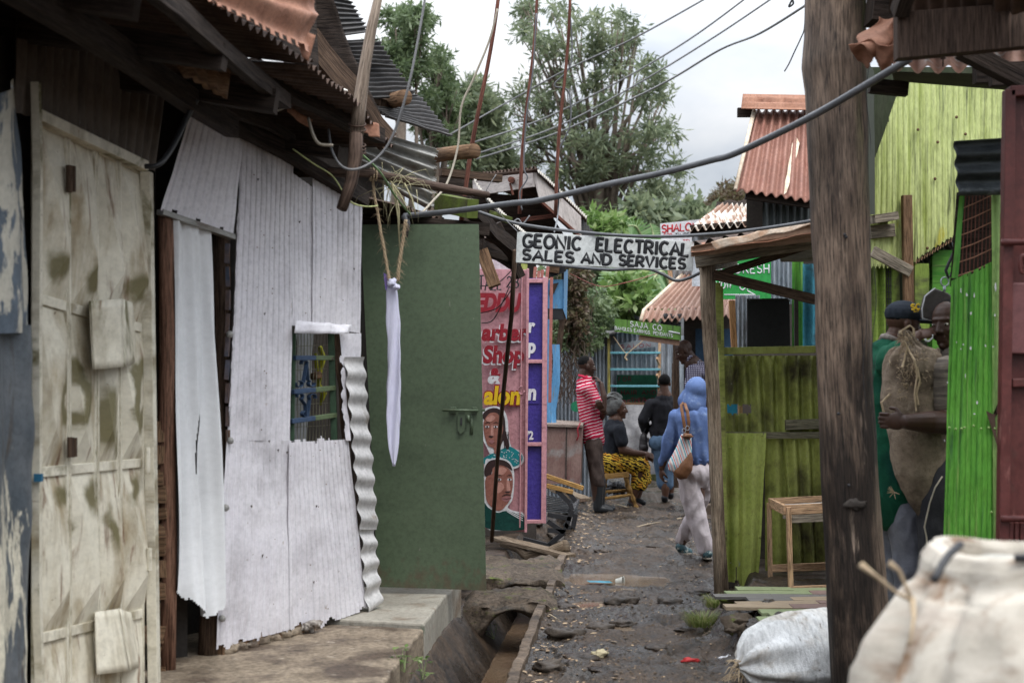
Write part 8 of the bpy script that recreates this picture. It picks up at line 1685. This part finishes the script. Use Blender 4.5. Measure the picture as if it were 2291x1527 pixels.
board('grey board propped against the counter box foot',P(1240,1092,15.4),P(1312,1118,15.2),.20,.04,W_OLD)
m=MB(); m.tube([P(1125,1210,12.8),P(1160,1225,12.7),P(1180,1245,12.6),P(1230,1235,12.5),P(1268,1220,12.4)],[.05,.045,.05,.045,.055],9,wob=.3); o=m.build('log',W_OLD,None,True); tag(o,'bent log lying under the weathered plank across the drain','log')
# slab bridges over the drain with worn arch below
def bridge(label,Yf,Yb,zt,x0,x1,depth,mt,rise,seed):
    m=MB(); nx_=46; ny_=14; nz_=12
    cx=(x0+x1)/2
    def arch(x): q=(x-(cx+.02))/((x1-x0)*.36); return zt-.10-depth*0 - (0 if abs(q)<1 else 0) if False else (zt-.075-.035*noise.noise(V((x*6,seed,0)))-(1-math.sqrt(max(0,1-q*q)))*(depth-.075) if abs(q)<1 else zt-depth)
    def front(x,z,back=False):
        y=(Yb if back else Yf); return y+(.11*noise.noise(V((x*4,z*6,seed)))+.035*noise.noise(V((x*16,z*16,seed))))-(.0 if back else .02)
    for j in range(ny_+1):
        for i in range(nx_+1):
            x=x0+(x1-x0)*i/nx_; f=j/ny_; y=front(x,zt)*(1-f)+front(x,zt,True)*f+.03*noise.noise(V((x*9,f*3,seed+3)))*(1-f)
            e=min(f,1-f)*2; ex=min(i/nx_,1-i/nx_)*2
            m.v.append((x,y,zt+.045*noise.noise(V((x*4,y*4,seed)))+.018*noise.noise(V((x*18,y*18,seed)))-.03*max(0,1-e*5)-.05*max(0,1-ex*4)))
    for j in range(ny_):
        for i in range(nx_):
            a=j*(nx_+1)+i; m.f.append((a,a+1,a+nx_+2,a+nx_+1)); m.uv.append([(0,0)]*4)
    for back in (False,True):
        b=len(m.v); row=0 if not back else ny_
        for k in range(nz_+1):
            for i in range(nx_+1):
                x=x0+(x1-x0)*i/nx_; top=m.v[row*(nx_+1)+i]
                z=top[2]+(arch(x)-top[2])*k/nz_; m.v.append((x,top[1] if k==0 else front(x,z,back)-(.05*math.sin(3.14*k/nz_) if not back else 0),z))
        for k in range(nz_):
            for i in range(nx_):
                a=b+k*(nx_+1)+i; m.f.append((a,a+nx_+1,a+nx_+2,a+1) if not back else (a,a+1,a+nx_+2,a+nx_+1)); m.uv.append([(0,0)]*4)
        if not back: bf=b+nz_*(nx_+1)
        else: bb_=b+nz_*(nx_+1)
    for i in range(nx_): m.f.append((bf+i,bb_+i,bb_+i+1,bf+i+1)); m.uv.append([(0,0)]*4)
    o=m.build('slab_bridge',mt,None,True); return tag(o,label,'bridge')
M_MOSS=mat('moss_concrete',[(.060,.045,.033),(.12,.092,.068)],scale=5,coord='Object',rough=.9,grain=.5,layers=[((.085,.11,.018),6,(1,1,3),.57,.68,1),((.035,.03,.024),4,S1,.55,.70,.6)],bump=1,bscale=40)
bridge('nearer mossy stone slab arching over the drain at the foot of the green door',9.55,10.15,.075,-.34,.31,.40,M_MOSS,0,3)
bridge('farther mossy stone slab arching over the drain, partly behind the green door',10.75,12.0,.075,-.30,.40,.40,M_MOSS,0,8)
M_MUDROCK=mat('mud_stone',[(.028,.020,.014),(.07,.05,.036)],scale=9,coord='Object',rough=.4,grain=.5,layers=[((.02,.015,.011),6,S1,.5,.65,.18)],bump=1,bscale=40)
# stones lying in the lane
for k,(px,py,r,lab) in enumerate(((1265,1415,.10,'broad dark stone bedded in the mud near the kerb'),(1345,1397,.075,'flat dark stone in the middle of the lane'),(1395,1392,.06,'small dark stone touching the flat one in the lane'),(1390,1350,.09,'low wet stone just nearer than the puddle'),(1500,1345,.08,'low mud-caked stone right of the wet one'),(1310,1160,.08,'dark stone block beside the black bench'),(1290,1130,.09,'rounded rock behind the black bench'),(1230,1500,.07,'worn stone by the kerb near the bottom edge'),(1580,1290,.07,'low stone between the puddle and the timber post'))):
    g=G(px,py); rock(g.x,g.y,r,'stone',lab,M_ROCK,None,sq=(1.2,1,.45),nz=.6)
for k in range(26):
    Yk=random.uniform(11.9,15.5); xk=float(kerbx(Yk))+random.uniform(-.42,-.02); m=MB(); r=random.uniform(.04,.10); m.ball((xk,Yk,gh(xk,Yk)+r*.3),(r*1.3,r,r*.6),12,8,nz=.9,seed=k*3.1,R=Matrix.Rotation(rnd()*3,3,'Z')); o=m.build('rubble_stone',M_ROCK,None,True); tag(o,'broken dark stone among the rubble of the drain beyond the slab bridges','stone','rubble stones in the drain')
for k in range(5):
    Yk=random.uniform(7.9,8.9); xk=1.30+random.uniform(-.12,.12); r=random.uniform(.04,.10); m=MB(); m.ball((xk,Yk,gh(xk,Yk)+r*.2),(r*1.2,r,r*.7),14,9,nz=1.0,seed=k*2.3); o=m.build('bank_stone',M_STONE,None,True); tag(o,'rough mossy lump on the edge of the bank','stone','lumps on the bank edge')
for k,(px,py,r) in enumerate(((1260,1350,.07),(1300,1465,.08),(1470,1455,.05),(1360,1500,.07),(1540,1410,.05),(1350,1235,.06),(1480,1215,.08),(1560,1330,.06))):
    g=G(px,py); rock(g.x,g.y,r,'stone','mud-caked stone barely rising from the wet lane',M_MUDROCK,None,z=gh(g.x,g.y)-r*.16,sq=(1.5,1.1,.36),nz=.45,grp='mud-caked stones in the lane')
# litter
def bit(x,y,Yo,s,mt,label,name,cat): 
    g=G(x,y); m=MB(); m.ball((g.x,g.y,gh(g.x,g.y)+s[2]*.7),s,12,8,nz=.9,seed=x); o=m.build(name,mt,None,True); return tag(o,label,cat)
g=G(1385,1292); m=MB(); m.tube([V((g.x-.02,g.y,gh(g.x,g.y)+.03)),V((g.x+.035,g.y-.02,gh(g.x,g.y)+.04))],[.030,.040],18,cap=False); m.tube([V((g.x-.021,g.y,gh(g.x,g.y)+.03)),V((g.x-.019,g.y,gh(g.x,g.y)+.03))],[.030,.030],18); m.tube([V((g.x+.035+.0*1,g.y-.02+.040*math.cos(t),gh(g.x,g.y)+.04+.040*math.sin(t))) for t in [k*.35 for k in range(19)]],.003,5)
o=m.build('plastic_cup',mat('cup_plastic',[(.55,.54,.48)],rough=.3,bump=0),None,True); tag(o,'white plastic cup lying on its side in the puddle','cup')
g=G(1342,1297); m=MB(); m.sheet((g.x-.1,g.y+.06,-.012),(g.x+.08,g.y+.07,-.008),(g.x+.10,g.y-.03,-.012),(g.x-.08,g.y-.05,-.014),nu=12,nv=6,dent=.012); o=m.build('blue_wrapper',mat('blue_wrap',[(.08,.30,.40)],rough=.3),None,True); tag(o,'pale blue wrapper floating in the puddle','litter')
bit(1342,1462,0,(.042,.03,.022),mat('cream_scrap',[(.50,.43,.27)],rough=.7),'small cream lump lying in the lower middle of the lane','corn_cob','litter')
bit(1545,1488,0,(.05,.02,.014),mat('red_scrap',[(.45,.03,.03)],rough=.6),'scrap of red cloth on the mud near the white sack','red_scrap','litter')
bit(1487,1500,0,(.03,.012,.006),mat('white_scrap',[(.5,.5,.5)],rough=.6),'tiny pale scrap on the mud by the bottom edge','paper_scrap','litter')
g=G(1620,1488); board('short white plastic stick beside the tied mouth of the sack',V((g.x-.03,g.y,.04)),V((g.x+.04,g.y+.04,.05)),.014,.006,M_WP,'white_stick','litter')
g1,g2=G(1425,1180),G(1524,1166); board('long pale reed lying across the lane before the hooded woman',V((g1.x,g1.y,gh(g1.x,g1.y)+.02)),V((g2.x,g2.y,gh(g2.x,g2.y)+.02)),.014,.01,mat('reed',[(.36,.29,.20)],rough=.8),'reed','reed')
g1,g2=G(1228,1378),G(1250,1392); board('thin pale twig near the kerb',V((g1.x,g1.y,gh(g1.x,g1.y)+.02)),V((g2.x,g2.y,gh(g2.x,g2.y)+.02)),.008,.006,MATS['reed'],'twig','twig')
g1,g2=G(1380,1140),G(1406,1144); board('short pale stick in front of the rubber boots',V((g1.x,g1.y,gh(g1.x,g1.y)+.02)),V((g2.x,g2.y,gh(g2.x,g2.y)+.02)),.016,.012,MATS['reed'],'stick','stick')
# wood shavings and crumbs scattered on the mud
m=MB()
for k in range(1500):
    if k<700: Yk=random.uniform(7,19); xk=float(kerbx(Yk))+abs(random.gauss(.0,.22))+.03
    else: Yk=random.uniform(7,19); xk=float(kerbx(Yk))+random.uniform(.05,1.25)
    if Yk>12 and rnd()<.3: xk=float(kerbx(Yk))+random.uniform(-.3,.2)
    z=gh(xk,Yk)+.004
    if .3<xk<1.4 and 10.8<Yk<11.8: continue
    a=rnd()*3.14; l=random.uniform(.006,.028)*(.5 if k>=700 else 1); w=l*random.uniform(.2,.7); dx,dy=math.cos(a),math.sin(a); t=random.uniform(-.3,.3)*l
    m.quad((xk-dx*l,Yk-dy*l,z),(xk-dy*w,Yk+dx*w,z+.004+t*.3),(xk+dx*l,Yk+dy*l,z+.004),(xk+dy*w,Yk-dx*w,z))
o=m.build('wood_shavings',mat('shavings',[(.26,.17,.10),(.42,.31,.20),(.12,.07,.045)],scale=4,coord='Object',rough=.9,bump=0),None); tag(o,'pale shavings and crumbs strewn over the mud','shavings'); o['kind']='stuff'
rs_=np.random.RandomState(5); n_=7000; gy=6.6+12*rs_.rand(n_)**1.3; gx=.01+(gy-7.28)*.0843+.04+1.35*rs_.rand(n_)**1.1; gzv=gz(gx,gy); sz=.0025+.009*rs_.rand(n_)**3.0
keep_=~((np.abs(gx-.80)<.5)&(np.abs(gy-11.3)<.4)); gx,gy,gzv,sz=gx[keep_],gy[keep_],gzv[keep_],sz[keep_]; n_=len(gx)
dv=np.array([(1,0,0),(0,1,0),(-1,0,0),(0,-1,0),(0,0,1),(0,0,-.4)],float); jj=(.7+.6*rs_.rand(n_,6,1)); vv=np.stack([gx,gy,gzv+.001],-1)[:,None,:]+dv[None]*jj*sz[:,None,None]*np.array([1.3,1.1,.75])
fi=np.array([(0,1,4),(1,2,4),(2,3,4),(3,0,4)]); ff=(np.arange(n_)[:,None,None]*6+fi[None]).reshape(-1,3); me=bpy.data.meshes.new('grit'); me.from_pydata(vv.reshape(-1,3).tolist(),[],ff.tolist()); me.update()
o=link('grit',me,mat('grit_stone',[(.035,.024,.016),(.13,.095,.065),(.07,.05,.035)],scale=18,coord='Object',rough=.6,bump=0),None,False); tag(o,'dark grit and small pebbles pressed into the mud of the lane','grit'); o['kind']='stuff'
# grass tufts and drain weeds
def tuft(cx,cy,z,n,h,mt,label,spread=.09,lean=.5,name='grass_tuft',grp=None):
    m=MB()
    for k in range(n):
        a=rnd()*6.28; r=spread*math.sqrt(rnd()); b=V((cx+r*math.cos(a),cy+r*math.sin(a),z)); d=V((math.cos(a)*lean*rnd(),math.sin(a)*lean*rnd(),1)).normalized(); l=h*random.uniform(.4,1); s=V((-math.sin(a),math.cos(a),0))*.0022; v=rnd()
        p1=b+d*l*.5; p2=b+d*l*.85+V((math.cos(a),math.sin(a),-.3))*l*.25
        m.quad(b-s,b+s,p1+s*.8,p1-s*.8,[(v,v)]*4); m.quad(p1-s*.8,p1+s*.8,p2+s*.15,p2-s*.15,[(v,v)]*4)
    o=m.build(name,mt,None); return tag(o,label,'grass',grp)
L_GRASS=leafmat('grass_blade',[(.10,.13,.03),(.16,.22,.05),(.26,.28,.10),(.34,.30,.16)])
g=G(1572,1412); tuft(g.x,g.y,gh(g.x,g.y),480,.13,L_GRASS,'tuft of coarse grass at the foot of the timber post',.10,.9)
g=G(1606,1395); tuft(g.x,g.y+.1,gh(g.x,g.y),260,.12,L_GRASS,'smaller grass tuft just behind, touching the timber post',.07,.9)
def weed(px,py,z,Y,label,n=9):
    m=MB(); o0=P(px,py,Y)
    for k in range(n):
        a=rnd()*6.28; e=o0+V((math.cos(a)*.07*rnd(),math.sin(a)*.05,random.uniform(-.03,.07))); m.tube([o0+V((0,0,-.05)),e],.0015,3)
        for q in range(3):
            b=rnd()*6.28; d=V((math.cos(b),math.sin(b)*.6,random.uniform(-.2,.4))).normalized()*.035; s=V((0,0,1)).cross(d)*.35; m.quad(e,e+d*.5+s,e+d,e+d*.5-s,[(rnd(),.5)]*4)
    o=m.build('weed',L_BRIGHT,None); return tag(o,label,'weed')
weed(905,1480,0,6.9,'small leafy weed on the slab edge above the drain'); weed(945,1498,0,7.0,'bright green weed leaf hanging over the drain wall near the bottom edge'); weed(1105,1412,0,9.7,'mossy weeds under the nearer slab bridge',5)
